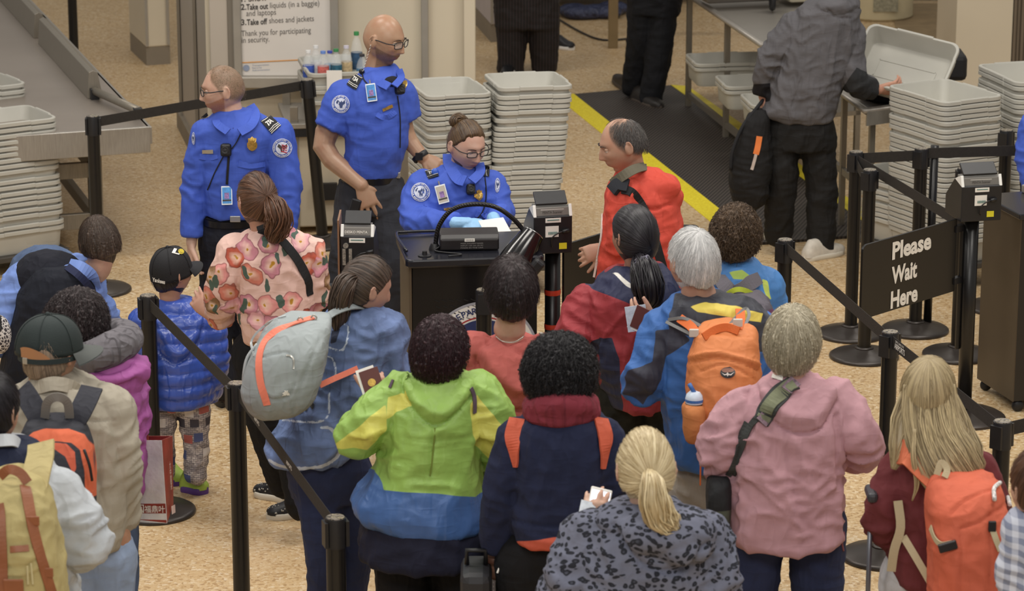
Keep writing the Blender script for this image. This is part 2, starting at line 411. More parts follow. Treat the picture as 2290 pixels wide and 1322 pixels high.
# ================================================================== steel tables
def roller_table():
    zt = .80
    fr = G(334, 284, zt); fl = G(-80, 312, zt); br0 = G(62, -4, zt)
    d = unit(br0 - fr) ; br = fr + d * 8.0; x = unit(fl - fr)
    e = empty('roller_table', (fr[0], fr[1], 0)); W = 1.5
    MB().quadbox([p[:2] for p in (fr, fr + x * W, fr + x * W + d * 7, fr + d * 7)], zt - .045, zt).build('table_top', roller, e)
    mb = MB(); R = np.stack([-x, d, [0, 0, 1]], 1)
    mb.box(fr + x * W / 2 + [0, 0, -.07] - d * .004, (W, .03, .15), R); mb.box(fr + d * 3.5 + [0, 0, -.05] - x * .0, (.03, 7.0, .1), R)
    mb.build('apron', M_STEEL, e, bevel=.004)
    # side guides: leaning sheet with triangular section
    for s0, s1 in ((.88, 2.72), (2.9, 5.4)):
        mb = MB(); sec = [(0.0, .0), (.012, .22), (.035, .235), (.06, .22), (.085, 0.)]
        R0 = []
        for s in (s0, s1):
            R0.append(np.array([fr + d * s + x * (.20 - a * 1.1) + [0, 0, h * .72] for a, h in sec]))
        mb.rings(R0); mb.build('side_guide', M_STEEL2, e, bevel=.003)
    # roller at the corner
    a = fr + x * .16 + d * .86 + [0, 0, .05]; b = fr + x * .02 + d * .24 + [0, 0, .05]
    MB().tube([a, b], .024, 14).build('roller', M_STEEL2, e, smooth=True)
    for p in (a, b):
        mb = MB(); mb.box(p - [0, 0, .03], (.05, .05, .09), R); mb.build('roller_bracket', M_BLK, e, bevel=.004)
    for (q, nm) in ((.28, 1), (1.4, 1)):
        for dd in (.25, 2.9):
            b0 = fr + x * q + d * dd
            MB().box((b0[0], b0[1], (zt - .1) / 2), (.075, .075, zt - .1), R).build('leg', M_STEEL2, e, bevel=.004)
    for z in (.52, .22):
        MB().box((fr + x * .84 + d * .25)[:2].tolist() + [z], (1.1, .04, .09), R).build('crossbar', M_STEEL2, e, bevel=.003)
        MB().box((fr + x * .28 + d * 1.55)[:2].tolist() + [z], (.04, 2.6, .07), R).build('crossbar', M_STEEL2, e, bevel=.003)
    tag(e, 'long stainless steel roller table with raised side guides at far left', 'table')
t = NT('roller_steel'); v = t.coord(); w = t.n('ShaderNodeTexWave'); w.bands_direction = 'Y'; w.inputs['Scale'].default_value = 9; w.inputs['Distortion'].default_value = .0
t.l(v, w.inputs['Vector']); n = t.noise(v, 1.2, 4); c = t.mix(.45, t.ramp(w.outputs['Fac'], ((.1, '8A8078'), (.6, 'A89E94'))), t.ramp(n, ((.3, '948A80'), (.7, 'B0A69C'))))
t.bump(w.outputs['Fac'], .12, .004); roller = t.fin(c, .36, .55, .5)
roller_table()

def frame_table(name, label, corner, dirx, diry, W, L, zt, shelf, top=None, round_edge=True, legs=None):
    """steel table from its near corner: dirx along the near edge, diry along the long edge"""
    x = unit(dirx); d = unit(diry); e = empty(name, (corner[0], corner[1], 0)); R = np.stack([x, d, [0, 0, 1]], 1)
    q = [corner, corner + x * W, corner + x * W + d * L, corner + d * L]
    MB().quadbox([p[:2] for p in q], zt - .03, zt).build('table_top', top or M_STEEL, e, bevel=.004)
    mb = MB(); z = np.array([0, 0, -.005]); mb.tube([q[1] + z, q[0] + z, q[3] + z], .022, 10); mb.build('edge_rail', M_STEEL, e, smooth=True)
    MB().box(corner + x * W / 2 + [0, 0, -.05], (W, .02, .08), R).build('apron', M_STEEL, e)
    for a in (.07, W - .07):
        for b in (.07, L / 2, L - .07):
            MB().box((corner + x * a + d * b)[:2].tolist() + [(zt - .03) / 2], (.04, .04, zt - .03), R).build('leg', M_STEEL2, e, bevel=.003)
    if shelf: MB().box((corner + x * W / 2 + d * L / 2)[:2].tolist() + [shelf - .015], (W - .1, L - .1, .03), R).build('shelf', M_STEEL2, e)
    for zz in (.1,) if shelf else (.35,):
        MB().box((corner + x * .07 + d * L / 2)[:2].tolist() + [zz], (.03, L - .2, .04), R).build('crossbar', M_STEEL2, e)
    tag(e, label, 'table'); return e
c2 = G(1938, 247, .86); far2 = G(1868, 196, .86); nx2 = G(2060, 230, .86)
frame_table('steel_table', 'low stainless steel table under the tilted grey bin, right of the person in grey jacket', c2, nx2 - c2, far2 - c2, .75, 1.3, .86, None, mat('worn_steel', '6F6861', .35, .5, var=.2, vs=4))
c1 = G(1706, 100, .86); far1 = G(1560, 0, .86); nx1 = G(1800, 92, .86)
frame_table('steel_table', 'stainless steel table with grey bins on its lower shelf at upper right', c1, nx1 - c1, far1 - c1, .8, 2.2, .86, .36)
def wheels_case():
    e = empty('suitcase', G(1690, 30, .86)); c = G(1745, 20, .86); M = mat('case_grey', '5A544F', .5, var=.1)
    R = rotz(.25); 
    MB().box(c + [0.25, .3, .28], (.5, .42, .5), R).build('body', mat('cart_cream', 'B8B09C', .5, var=.05), e, bevel=.03)
    MB().box(c + [-.28, .1, .16], (.55, .3, .22), R).build('tray', M, e, bevel=.03)
    for dx, dy in ((-.1, -.12), (.42, -.02), (-.02, .1)):
        w = MB(); w.lathe(c + R @ [dx, dy, .09], [(.01, -.02), (.07, -.018), (.08, 0), (.07, .018), (.01, .02)], 20, R=np.array([[0, 0, 1.], [1, 0, 0], [0, 1, 0]])); w.build('wheel', M_BLK, e, smooth=True)
        MB().box(c + R @ [dx, dy, .2], (.09, .06, .14)).build('wheel_fork', M_BLK, e, bevel=.01)
    tag(e, 'dark wheeled luggage and cream box lying on the steel table at upper right', 'luggage')
wheels_case()
def back_rig():
    c = G(1371, 108); e = empty('metal_post', c)
    MB().box(c + [0, .03, .6], (.075, .075, 1.2)).build('post', mat('bronze_post', '8A7757', .45, .4, var=.08), e, bevel=.005)
    MB().box(c + [.5, .35, .42], (.9, .06, .12)).build('crossbar', mat('bronze_post', ''), e)
    tag(e, 'brass-coloured square metal post at the back left of the dark trousers', 'post')
    e = empty('equipment', G(1330, 30)); b = mat('dark_equipment', '14131A', .6, var=.2)
    MB().box(G(1330, 25) + [0, .5, .45], (1.1, .8, .7)).build('housing', b, e, bevel=.03)
    MB().box(G(1420, 35) + [.2, .8, .35], (1.2, .5, .5)).build('frame', mat('bronze_dark', '5B4C38', .6, var=.1), e)
    tag(e, 'black equipment housing on the floor at the top centre', 'equipment')
    bag = MB(); P = G(1320, 38)
    for i in range(7): bag.ball(P + [random.uniform(-.16, .22), random.uniform(-.1, .2), .05], (.14, .12, .06), n=12)
    o = bag.build('plastic_bag', mat('bluish_plastic', '343A55', .3, var=.3, vs=20, bs=30, bst=1., bd=.03), smooth=True); tag(o, 'crumpled dark blue plastic bag under the black equipment at top centre', 'bag')
    mb = MB(); mb.tube([G(1240, 40) + [0, 0, .01], G(1300, 75) + [0, 0, .01], G(1350, 92) + [0, 0, .01], G(1420, 88) + [0, 0, .01]], .008, 6, 5)
    tag(mb.build('cable', M_BLK, smooth=True), 'black cable snaking over the floor at the top centre', 'cable')
random.seed(4); back_rig()

# ================================================================== bins
BL, BW, BH = .56, .42, .135
def rrect(l, w, r, z, k=5, hx=0., hz=0.):
    P = []
    for cx_, cy_, a0 in ((l / 2 - r, w / 2 - r, 0), (-l / 2 + r, w / 2 - r, 90), (-l / 2 + r, -w / 2 + r, 180), (l / 2 - r, -w / 2 + r, 270)):
        for i in range(k + 1):
            a = math.radians(a0 + 90 * i / k); P.append((cx_ + r * math.cos(a), cy_ + r * math.sin(a), z))
        if a0 in (0, 180):   # top & bottom long edges get handle points
            s = 1 if a0 == 0 else -1
            for q in (.11, .108, -.108, -.11):
                o = hx if abs(q) < .109 else 0
                P.append((q * s, s * (w / 2 + o), z + (hz if o else 0)))
        else:
            s = -1 if a0 == 90 else 1
            for q in (.095, .093, -.093, -.095):
                o = hx if abs(q) < .094 else 0
                P.append((s * (l / 2 + o), -q * s, z + (hz if o else 0)))
    return np.array(P)
def bin_proto():
    mb = MB(); t = .004
    prof = [(-.085, .0, .035), (-.055, .0, .05), (-.045, .012, .05), (-.03, BH - .023, .05), (0., BH - .022, .055), (.0, BH - .004, .055), (-.006, BH, .052), (-.03, BH, .05), (-.036, BH - .006, .048), (-.06, .02, .045), (-.075, .008, .04), (-.1, .007, .03)]
    R = []
    for i, (o, z, r) in enumerate(prof):
        h = .004 if 4 <= i <= 7 else 0
        R.append(rrect(BL + o, BW + o, r, z, 5, h, h * .9))
    mb.rings(R); 
    for y in (-.06, .06): mb.box((0, y, .009), (.34, .01, .004))
    for x in (-.17, .17): mb.box((x, 0, .009), (.01, .12, .004))
    me = mb.mesh('plastic_bin'); me.materials.append(M_BIN)
    bm = bmesh.new(); bm.from_mesh(me); bmesh.ops.recalc_face_normals(bm, faces=bm.faces); bm.to_mesh(me); bm.free()
    for p in me.polygons: p.use_smooth = True
    me.set_sharp_from_angle(angle=math.radians(32)); return me
BIN = bin_proto()
def add_bin(loc, yaw, tilt=(0, 0), label='', group=None, S=1.0):
    o = bpy.data.objects.new('plastic_bin', BIN); COL.objects.link(o)
    o.location = loc; o.rotation_euler = (tilt[0], tilt[1], yaw); o.scale = (S, S, S)
    tag(o, label, 'bin', group); return o
ORD = ['topmost', 'second', 'third', 'fourth', 'fifth', 'sixth', 'seventh', 'eighth', 'ninth', 'tenth', 'eleventh', 'twelfth', 'thirteenth', 'fourteenth', 'fifteenth', 'sixteenth', 'seventeenth', 'eighteenth', 'nineteenth', 'twentieth']
def ordn(i):
    if i < 20: return ORD[i]
    t = {20: 'twentieth', 30: 'thirtieth', 40: 'fortieth'}
    n = i + 1
    if n in t: return t[n]
    return {2: 'twenty', 3: 'thirty', 4: 'forty'}[n // 10] + '-' + ['', 'first', 'second', 'third', 'fourth', 'fifth', 'sixth', 'seventh', 'eighth', 'ninth'][n % 10]
def stack(cx, cy, ztop, zbot, pitch, yaw, where, tilt=(0, 0), lean=(0, 0), gaps=(), seed=1, S=1.0, cart=True):
    rnd = random.Random(seed); z = ztop - BH * S; i = 0
    while z > zbot - .002:
        a = (ztop - z)
        add_bin((cx + lean[0] * a + rnd.uniform(-.003, .003), cy + lean[1] * a + rnd.uniform(-.003, .003), z), yaw + rnd.uniform(-.012, .012), (tilt[0] + (rnd.uniform(-.006, .006)), tilt[1]),
                'grey plastic bin, %s%s %s' % (ordn(i), '' if i == 0 else ' from the top', 'of the ' + where), 'bins in the ' + where, S)
        z -= pitch * (1.6 if i in gaps else 1.0) * rnd.uniform(.97, 1.03); i += 1
    if cart:
        zb = z + pitch; e = empty('bin_cart', (cx, cy, 0)); R = rotz(yaw)
        cz = np.array([cx + lean[0] * (ztop - zb), cy + lean[1] * (ztop - zb), 0])
        MB().box(cz + [0, 0, zb - .02], (BL * S * 1.02, BW * S * 1.05, .035), R).build('platform', mat('cart_grey', '4B4742', .5, .3, var=.1), e, bevel=.006)
        for a in (-.4, .4):
            for b in (-.38, .38):
                q = cz + R @ [a * BL * S, b * BW * S, .045]
                w = MB(); w.lathe(q, [(.01, -.014), (.04, -.014), (.045, 0), (.04, .014), (.01, .014)], 16, R=np.array([[0, 0, 1.], [1, 0, 0], [0, 1, 0]])); w.build('wheel', M_BLK, e, smooth=True)
                MB().box(q + [0, 0, (zb - .04 - .045) / 2 + .01], (.03, .04, max(.02, zb - .085))).build('caster_fork', M_STEEL2, e)
        tag(e, 'low wheeled cart under the ' + where, 'cart')
def centre_from_corner(cor, yaw, sx, sy, S=1.0):
    R = rotz(yaw); return cor - R @ np.array([sx * BL * S / 2, sy * BW * S / 2, 0])
# centre right stack (long side away from the camera): front edge right corner
def place(px, py, Z, yaw, sx, sy, S=1.): c = centre_from_corner(G(px, py, Z), yaw, sx, sy, S); return c[0], c[1]
x_, y_ = place(1290, 197, 1.16, math.radians(100), -1, -1, .98)
stack(x_, y_, 1.16, .16, .0285, math.radians(100), 'tall stack beside the floor mat', tilt=(0, .05), lean=(-.1, 0), gaps=(0, 4, 5, 12, 18), seed=3, S=.98)
x_, y_ = place(1098, 208, 1.14, math.radians(106), -1, -1, .86)
stack(x_, y_, 1.14, .14, .0285, math.radians(106), 'tall stack behind the seated officer', lean=(.02, 0), gaps=(6, 7), seed=5, S=.88)
x_, y_ = place(2110, 230, 1.08, math.radians(118), -1, 1, .98)
stack(x_, y_, 1.08, .15, .0285, math.radians(118), 'tall stack right of the steel table', lean=(.02, 0), gaps=(4, 7), seed=7, S=.98)
x_, y_ = place(2275, 186, 1.10, math.radians(106), -1, 1, 1.)
stack(x_, y_, 1.10, .15, .0285, math.radians(106), 'stack at the right edge', gaps=(1, 5, 9), seed=8)
x_, y_ = place(130, 262, .88, math.radians(33), 1, -1, 1.)
stack(x_, y_, .88, .12, .0345, math.radians(33), 'nearer stack at the left edge', lean=(.035, 0), gaps=(8, 15, 18), seed=9)
x_, y_ = place(62, 186, .88, math.radians(33), 1, -1, 1.)
stack(x_, y_, .88, .12, .035, math.radians(33), 'farther stack at the left edge', seed=10)
# low stack in front of the steel table
x_, y_ = place(2045, 470, .5, math.radians(125), -1, 1, 1.)
stack(x_ + .1, y_ + .32, .56, .14, .0285, math.radians(125), 'low stack under the steel table edge', gaps=(2, 4), seed=11)
# bins on the shelf of the upper table
lab = ['back', 'middle', 'front']
for k, (px, py) in enumerate(((1630, 140), (1700, 190), (1760, 232))):
    p = G(px, py, .5)
    for j in range(2):
        add_bin((p[0], p[1] + .05, .365 + .03 * j), math.radians(8), (0, 0), 'grey bin on the lower shelf, %s bin of the %s pile' % (('under', 'upper')[j], lab[k]), 'bins on the lower shelf of the upper right table', .95)
# ================================================================== stanchions
def post_proto():
    e = empty('stanchion')
    MB().lathe((0, 0, 0), [(.001, 0), (.178, 0), (.18, .006), (.178, .014), (.165, .022), (.10, .036), (.055, .048), (.046, .052), (.001, .052)], 56).build('base', M_BASE, e, smooth=True, auto=50)
    mb = MB(); R = []
    for z in (.04, .965):
        a = np.linspace(0, 2 * np.pi, 48, endpoint=False); r = np.where((np.arange(48) % 12) < 2, .034, .0335)
        R.append(np.stack([r * np.cos(a), r * np.sin(a), np.full(48, z)], 1))
    mb.rings(R); mb.build('pole', M_BLACK, e, smooth=True, auto=30)
    mb = MB(); mb.lathe((0, 0, 0), [(.001, .885), (.0365, .885), (.0365, .985), (.035, .991), (.001, .992)], 32)
    mb.box((.037, 0, .935), (.012, .05, .09)); mb.box((-.037, 0, .935), (.012, .05, .09)); mb.build('belt_head', M_BLK, e, smooth=True, auto=40)
    MB().lathe((0, 0, 0), [(.001, .991), (.0315, .991), (.031, .9945), (.001, .995)], 28).build('cap', capm, e, smooth=True, auto=40)
    MB().lathe((0, 0, 0), [(.036, .05), (.05, .05), (.048, .056), (.036, .06)], 32, cap=False).build('collar', M_BASE, e, smooth=True)
    return e
t = NT('cap_label'); v = t.coord(); n = t.noise(v, 45, 3); c = t.ramp(n, ((.42, '8E867C'), (.5, '2A2624'), (.58, 'B3A992'), (.7, '51483E'))); capm = t.fin(c, .3, .2)
PROTO = post_proto(); used = [0]
def stanchion(x, y, label, yaw=0., lean=(0, 0)):
    o = PROTO if not used[0] else dup(PROTO); used[0] = 1
    o.location = (x, y, 0); o.rotation_euler = (lean[0], lean[1], yaw)
    tag(o, label, 'stanchion', None); return o
def belt(a, b, owner, za=.955, zb=.955, text=None, sag=.0, w=.056):
    a = np.array([a[0], a[1], za]); b = np.array([b[0], b[1], zb]); d = unit((b - a) * [1, 1, 0]); a = a + d * .036; b = b - d * .036
    P = [a + (b - a) * t + np.array([0, 0, -sag * 4 * t * (1 - t)]) for t in np.linspace(0, 1, 9)]
    n = np.array([-d[1], d[0], 0]); n = n if n[1] < 0 else -n
    mb = MB(); mb.ribbon(P, w, .0022, n); o = mb.build('belt', M_BELT, owner)
    if text:
        m2 = MB(); D = unit(b - a); up = np.array([0, 0, 1.])
        for s, off, sz in text: text3d(m2, s[0], a + D * off + n * .003 + up * s[1], D if n[1] < 0 and D[0] > 0 else -D, up, sz, .012, 0.001, width=s[2])
        m2.build('belt_lettering', M_WHITE, o)
    return o
def gp(px, py): g = G(px, py); return (g[0], g[1])
def tp(px, py, z=.992): g = G(px, py, z); return (g[0], g[1])
q = {'a': gp(222, 650), 'c': gp(347, 1146), 'd': tp(529, 857), 'e': tp(750, 1157), 'f': tp(1756, 536), 'g': tp(1991, 742), 'h': tp(2242, 942),
     'i': gp(1902, 749), 'j': gp(1932, 799), 'k': gp(2046, 740), 'l': tp(2251, 291), 'm': tp(1082, 648), 'n': gp(2140, 795), 'o': gp(168, 172)}
sb = G(723, 546); st_ = PY(686, 180, sb[1])
s_b = stanchion(sb[0], sb[1], 'leaning black belt post between the bearded officer and the bald officer', .2, (0, math.atan2(st_[0] - sb[0], 1.0)))
s_a = stanchion(*q['a'], 'black belt post in front of the steel roller table at left', .1)
s_c = stanchion(*q['c'], 'black belt post beside the child in the blue puffer jacket', .3)
s_d = stanchion(*q['d'], 'black belt post in front of the grey backpack at lower left', .3)
s_e = stanchion(*q['e'], 'black belt post at the bottom edge left of the lime jacket', .3)
s_f = stanchion(*q['f'], 'black belt post behind the hair of the person in pink jacket', .8)
s_g = stanchion(*q['g'], 'black belt post left of the long-haired person in maroon sweater', .8)
s_h = stanchion(*q['h'], 'black belt post behind the orange backpack at right', .8)
s_i = stanchion(*q['i'], 'farther of the two close belt posts left of the wait sign', .8)
s_j = stanchion(*q['j'], 'nearer of the two close belt posts behind the wait sign edge', .8)
s_k = stanchion(*q['k'], 'black belt post rising behind the middle of the wait sign', .8)
s_l = stanchion(*q['l'], 'black belt post in front of the bins at the right edge', .8)
s_m = stanchion(*q['m'], 'black belt post in front of the podium seal', 1.57)
s_n = stanchion(*q['n'], 'black belt post hidden behind the passport reader, only its round base showing')
s_o = stanchion(*q['o'], 'black belt post behind the steel roller table at top left')
belt(q['a'], (st_[0], st_[1]), s_a, .955, .955)
belt(q['c'], q['d'], s_c); belt(q['d'], q['e'], s_d, text=(((('AIRPORTS', -.008, .09)), .3, .022), ((('AIRPORTS', -.008, .09)), .85, .022)))
belt(q['f'], q['g'], s_f)
belt(q['g'], q['h'], s_g, text=((('AIRPORTS', -.014, .12), .03, .034), (('SALT LAKE CITY', .014, .1), .04, .012)))
belt(q['h'], tp(2400, 905), s_h)
belt(q['i'], q['k'], s_i); belt(q['i'], q['j'], s_i, .93, .90)
rd = G(2155, 935)
belt(q['i'], (rd[0] - .02, rd[1]), s_i, .95, .95); belt(q['k'], tp(2400, 322), s_k, .965, .965)
# second thin post beside the middle one
o = MB().tube([np.array([*gp(2076, 742), 0.0]) + [0, .05, .0], np.array([*gp(2078, 742), 1.0]) + [0, .05, 0]], .022, 16).build('post', M_BLACK, smooth=True); tag(o, 'thin black metal post right beside the belt post behind the wait sign', 'post')

# ================================================================== signs and passport readers
def wait_sign(post_g, pl, pr, zt, H, label, withtext, parent, thick=.012):
    e = parent
    a = G(*pl, zt); b = G(*pr, zt); d = unit(b - a); L = np.linalg.norm(b - a); up = np.array([0, 0, 1.]); n = np.cross(d, up)
    R = np.stack([d, -n, up], 1); mb = MB(); r = .03; P = []
    for cx_, cz_, a0 in ((L - .003, 0 - .003, 0), (r, -r, 90), (r, -H + r, 180), (L - .003, -H + .003, 270)):
        rr = r if a0 in (90, 180) else .003
        for i in range(5):
            t_ = math.radians(a0 + 22.5 * i); P.append((cx_ + rr * math.cos(t_), cz_ + rr * math.sin(t_)))
    F = [np.array([a + d * p[0] + up * p[1] + n * s for p in P]) for s in (thick / 2, -thick / 2)]
    mb.rings(F); mb.build('sign_panel', mat('sign_black', '100F0F', .35, var=.1), e, bevel=.002)
    if withtext:
        m2 = MB()
        for i, (s, w) in enumerate((('Please', .40), ('Wait', .262), ('Here', .277))):
            text3d(m2, s, a + d * (L * .305) - up * (.105 + .118 * i) + n * (thick / 2 + .001), d, up, .112, .036, .001, width=w * L / .95 * .98)
        m2.build('lettering', M_WHITE, e)
    mb = MB()
    for z in (.05, H - .05): mb.box(b + d * .02 - up * z, (.07, .03, .03), R)
    mb.build('bracket', M_BLK, e); return e
def reader(parent, c, yaw, w=.155, kind=0):
    """document reader: black box on a post with lid, labels and sockets, back towards -y"""
    R = rotz(yaw); c = np.asarray(c, float); ex, ey, ez = R[:, 0], R[:, 1], np.array([0, 0, 1.])
    def P(x, y, z): return c + ex * x + ey * y + ez * z * .68
    mb = MB(); h = .25; sec = [(0, 0), (0, h), (.10, h + .035), (.22, .13), (.22, 0)]
    mb.rings([np.array([P(s * w / 2, y, z) for y, z in sec]) for s in (-1, 1)]); body = mb.build('reader_body', M_BLK, parent, bevel=.004)
    mb = MB(); mb.rings([np.array([P(s * (w / 2 - .012), y, z) for y, z in ((.01, h), (.02, h + .055), (.10, h + .06), (.10, h + .02))]) for s in (-1, 1)])
    mb.build('reader_head', mat('head_grey', '74716C', .4, .3), body, bevel=.003)
    for s in (-1, 1):
        mb = MB(); mb.rings([np.array([P(s * (w / 2 - .006) + o, y, z) for y, z in ((.0, h - .002), (.02, h + .075), (.05, h + .06), (.10, h + .03))]) for o in (-.007, .007)])
        mb.build('side_cheek', mat('cheek_white', 'E4E4E0', .4), body, bevel=.002)
    mb = MB(); mb.box(P(0, .06, h + .105), (w - .03, .075, .012), R @ np.array([[1, 0, 0], [0, .8, -.6], [0, .6, .8]])); mb.build('lid', M_BLK, body, bevel=.003)
    lab = MB(); ink = MB(); yl = MB()
    def plate(mb_, x, z, a, b_, o=-.002): mb_.box(P(x, o, z), (a, .002, b_), R)
    plate(lab, 0, h - .025, .07, .02)
    if kind == 0: plate(lab, .0, .06, .07, .022)
    else: plate(lab, -.005, .15, .06, .05); plate(yl, .045, .05, .035, .028)
    l = lab.build('sticker', M_WHITE, body)
    plate(ink, 0, h - .022, .055, .003, -.004)
    for k in range(7): plate(ink, -.02 + k * .006, .14 if kind else .056, .003, .012, -.004)
    ink.build('sticker_print', mat('ink_teal', '2F6B66', .5), l)
    if kind: yl.build('yellow_sticker', mat('yellow_label', 'D8CF2C', .5), body)
    tx = MB(); text3d(tx, 'DESKO PENTA' if kind == 0 else 'PENTA Scanner', P(-(.055 if kind == 0 else .045), .012, h + .018), ex, unit(ez + ey * .18), .016, .01, .004, width=.1 if kind == 0 else .09)
    if kind:
        tp_ = MB(); tp_.box(P(0, .0165, h + .025), (.105, .002, .024), R @ np.array([[1, 0, 0], [0, 1, .18], [0, -.18, 1]])); tp_.build('name_plate', M_WHITE, body); tx.build('lettering', mat('ink_dark', ''), body)
    else: tx.build('lettering', M_WHITE, body)
    sk = MB()
    for x in (-.058, -.03):
        for z in (.15, .115, .08): sk.box(P(x, -.004, z), (.014, .008, .026), R)
    sk.lathe(P(-.05, -.004, .19), [(.001, -.004), (.012, -.004), (.012, .004), (.001, .004)], 14, R=np.array([[1, 0, 0], [0, 0, 1], [0, 1, 0.]]))
    if kind == 0: sk.build('socket', mat('socket_silver', 'A8A59C', .35, .6, var=.4, vs=150), body)
    cb = MB(); cb.tube([P(.06, -.006, .15), P(.02, -.02, .145), P(-.01, -.02, .11), P(-.008, -.01, .05)], .0035, 8, 4); cb.tube([P(.07, -.006, .155), P(.04, -.012, .15)], .009, 8)
    cb.build('cable', M_BLK, body, smooth=True)
    return body
def post_base(e, x, y, ztop, r=.2):
    MB().lathe((x, y, 0), [(.001, 0), (r, 0), (r, .012), (r * .9, .024), (.06, .05), (.001, .052)], 48).build('base', M_BASE, e, smooth=True, auto=50)
    MB().tube([(x, y, .03), (x, y, ztop)], .035, 24).build('pole', M_BLACK, e, smooth=True)
# right reader with the wait sign
e = empty('passport_reader_stand', (rd[0], rd[1], 0)); post_base(e, rd[0], rd[1], 1.04)
reader(e, (rd[0] + .03, rd[1] - .08, 1.0), math.radians(12), .2, 1)
wait_sign(rd, (1928, 549), (2139, 489), 1.0, .355, '', True, e)
tag(e, 'black post with passport reader and Please Wait Here sign at right', 'reader stand')
MB().tube([(rd[0] - .045, rd[1], .35), (rd[0] - .045, rd[1], .95)], .012, 8).build('hinge_rod', M_BLACK, e)
# centre reader with sign behind the red coat
rp = G(1236, 556, 1.06) * [1, 1, 0]; e = empty('passport_reader_stand', (rp[0], rp[1], 0)); post_base(e, rp[0], rp[1], 1.08)
reader(e, (rp[0] + .0, rp[1] - .09, 1.06), math.radians(12), .175, 1)
for z in (.86, .7, .40): MB().lathe((rp[0], rp[1], z), [(.0365, -.012), (.0375, 0), (.0365, .012)], 24, cap=False).build('red_tape', mat('red_tape', 'C23A22', .5), e)
a = PY(1256, 548, rp[1] + .02); b = PY(1350, 530, rp[1] + .25); zt = a[2]
d = unit((b - a) * [1, 1, 0]); up = np.array([0, 0, 1.])
mb = MB(); mb.box(a + d * .31 - up * .155 , (.6, .012, .31), np.stack([d, np.cross(up, d), up], 1)); mb.build('sign_panel', mat('sign_black', ''), e, bevel=.002)
tag(e, 'black post with passport reader and red tape rings right of the podium', 'reader stand')
# left reader near the bald officer
lp = G(802, 606, 1.0) * [1, 1, 0]; e = empty('passport_reader_stand', (lp[0], lp[1], 0)); post_base(e, lp[0], lp[1], 1.0)
zr = 1.0
reader(e, (lp[0], lp[1] - .09, zr + .01), math.radians(-3), .145, 0)
MB().box((lp[0] - .083, lp[1] + .02, zr + .08), (.008, .2, .34)).build('side_panel', mat('copper_side', '8D6A50', .45, .3), e)
MB().box((lp[0] - .0, lp[1] + .02, zr - .06), (.155, .2, .12)).build('lower_housing', M_BLK, e, bevel=.004)
tag(e, 'black post with passport reader in front of the bald officer', 'reader stand')
# ================================================================== people: tools
def fuse(mb, voxel=.007, smooth=2):
    me = mb.mesh('f'); o = bpy.data.objects.new('f', me); COL.objects.link(o)
    r = o.modifiers.new('r', 'REMESH'); r.mode = 'VOXEL'; r.voxel_size = voxel; r.adaptivity = 0
    if smooth: s = o.modifiers.new('s', 'SMOOTH'); s.factor = .5; s.iterations = smooth
    dg = bpy.context.evaluated_depsgraph_get(); m2 = bpy.data.meshes.new_from_object(o.evaluated_get(dg))
    bpy.data.objects.remove(o); bpy.data.meshes.remove(me)
    return m2
def vco(me):
    V = np.empty(len(me.vertices) * 3); me.vertices.foreach_get('co', V); return V.reshape(-1, 3)
def vno(me):
    N = np.empty(len(me.vertices) * 3, np.float32); me.vertex_normals.foreach_get('vector', N); return N.reshape(-1, 3).astype(float)
def setco(me, V): me.vertices.foreach_set('co', V.reshape(-1)); me.update()
def uv_(P):
    P = np.asarray(P, float).reshape(-1, 3); return np.stack([P[:, 0], P[:, 1] * ST + P[:, 2] * CT], 1)
def seg_d(Q, a, b):
    ab = b - a; t = np.clip(((Q - a) @ ab) / (ab @ ab + 1e-12), 0, 1); return np.linalg.norm(Q - a - t[:, None] * ab, axis=1)
def poly_d(Q, pl, closed=False):
    n = len(pl); d = np.full(len(Q), 1e9)
    for i in range(n if closed else n - 1): d = np.minimum(d, seg_d(Q, pl[i], pl[(i + 1) % n]))
    return d
def poly_sdf(Q, pl):
    """positive inside"""
    d = poly_d(Q, pl, True); ins = np.zeros(len(Q), bool); n = len(pl)
    for i in range(n):
        a, b = pl[i], pl[(i + 1) % n]
        c = ((a[1] > Q[:, 1]) != (b[1] > Q[:, 1])) & (Q[:, 0] < (b[0] - a[0]) * (Q[:, 1] - a[1]) / (b[1] - a[1] + 1e-12) + a[0]); ins ^= c
    return np.where(ins, d, -d)
def ssp(x, a, b):
    t = np.clip((x - a) / (b - a), 0, 1); return t * t * (3 - 2 * t)
def desat(c, k=.16):
    a = lin(c); l = a[0] * .25 + a[1] * .65 + a[2] * .1; return tuple(x * (1 - k) + l * k for x in a)
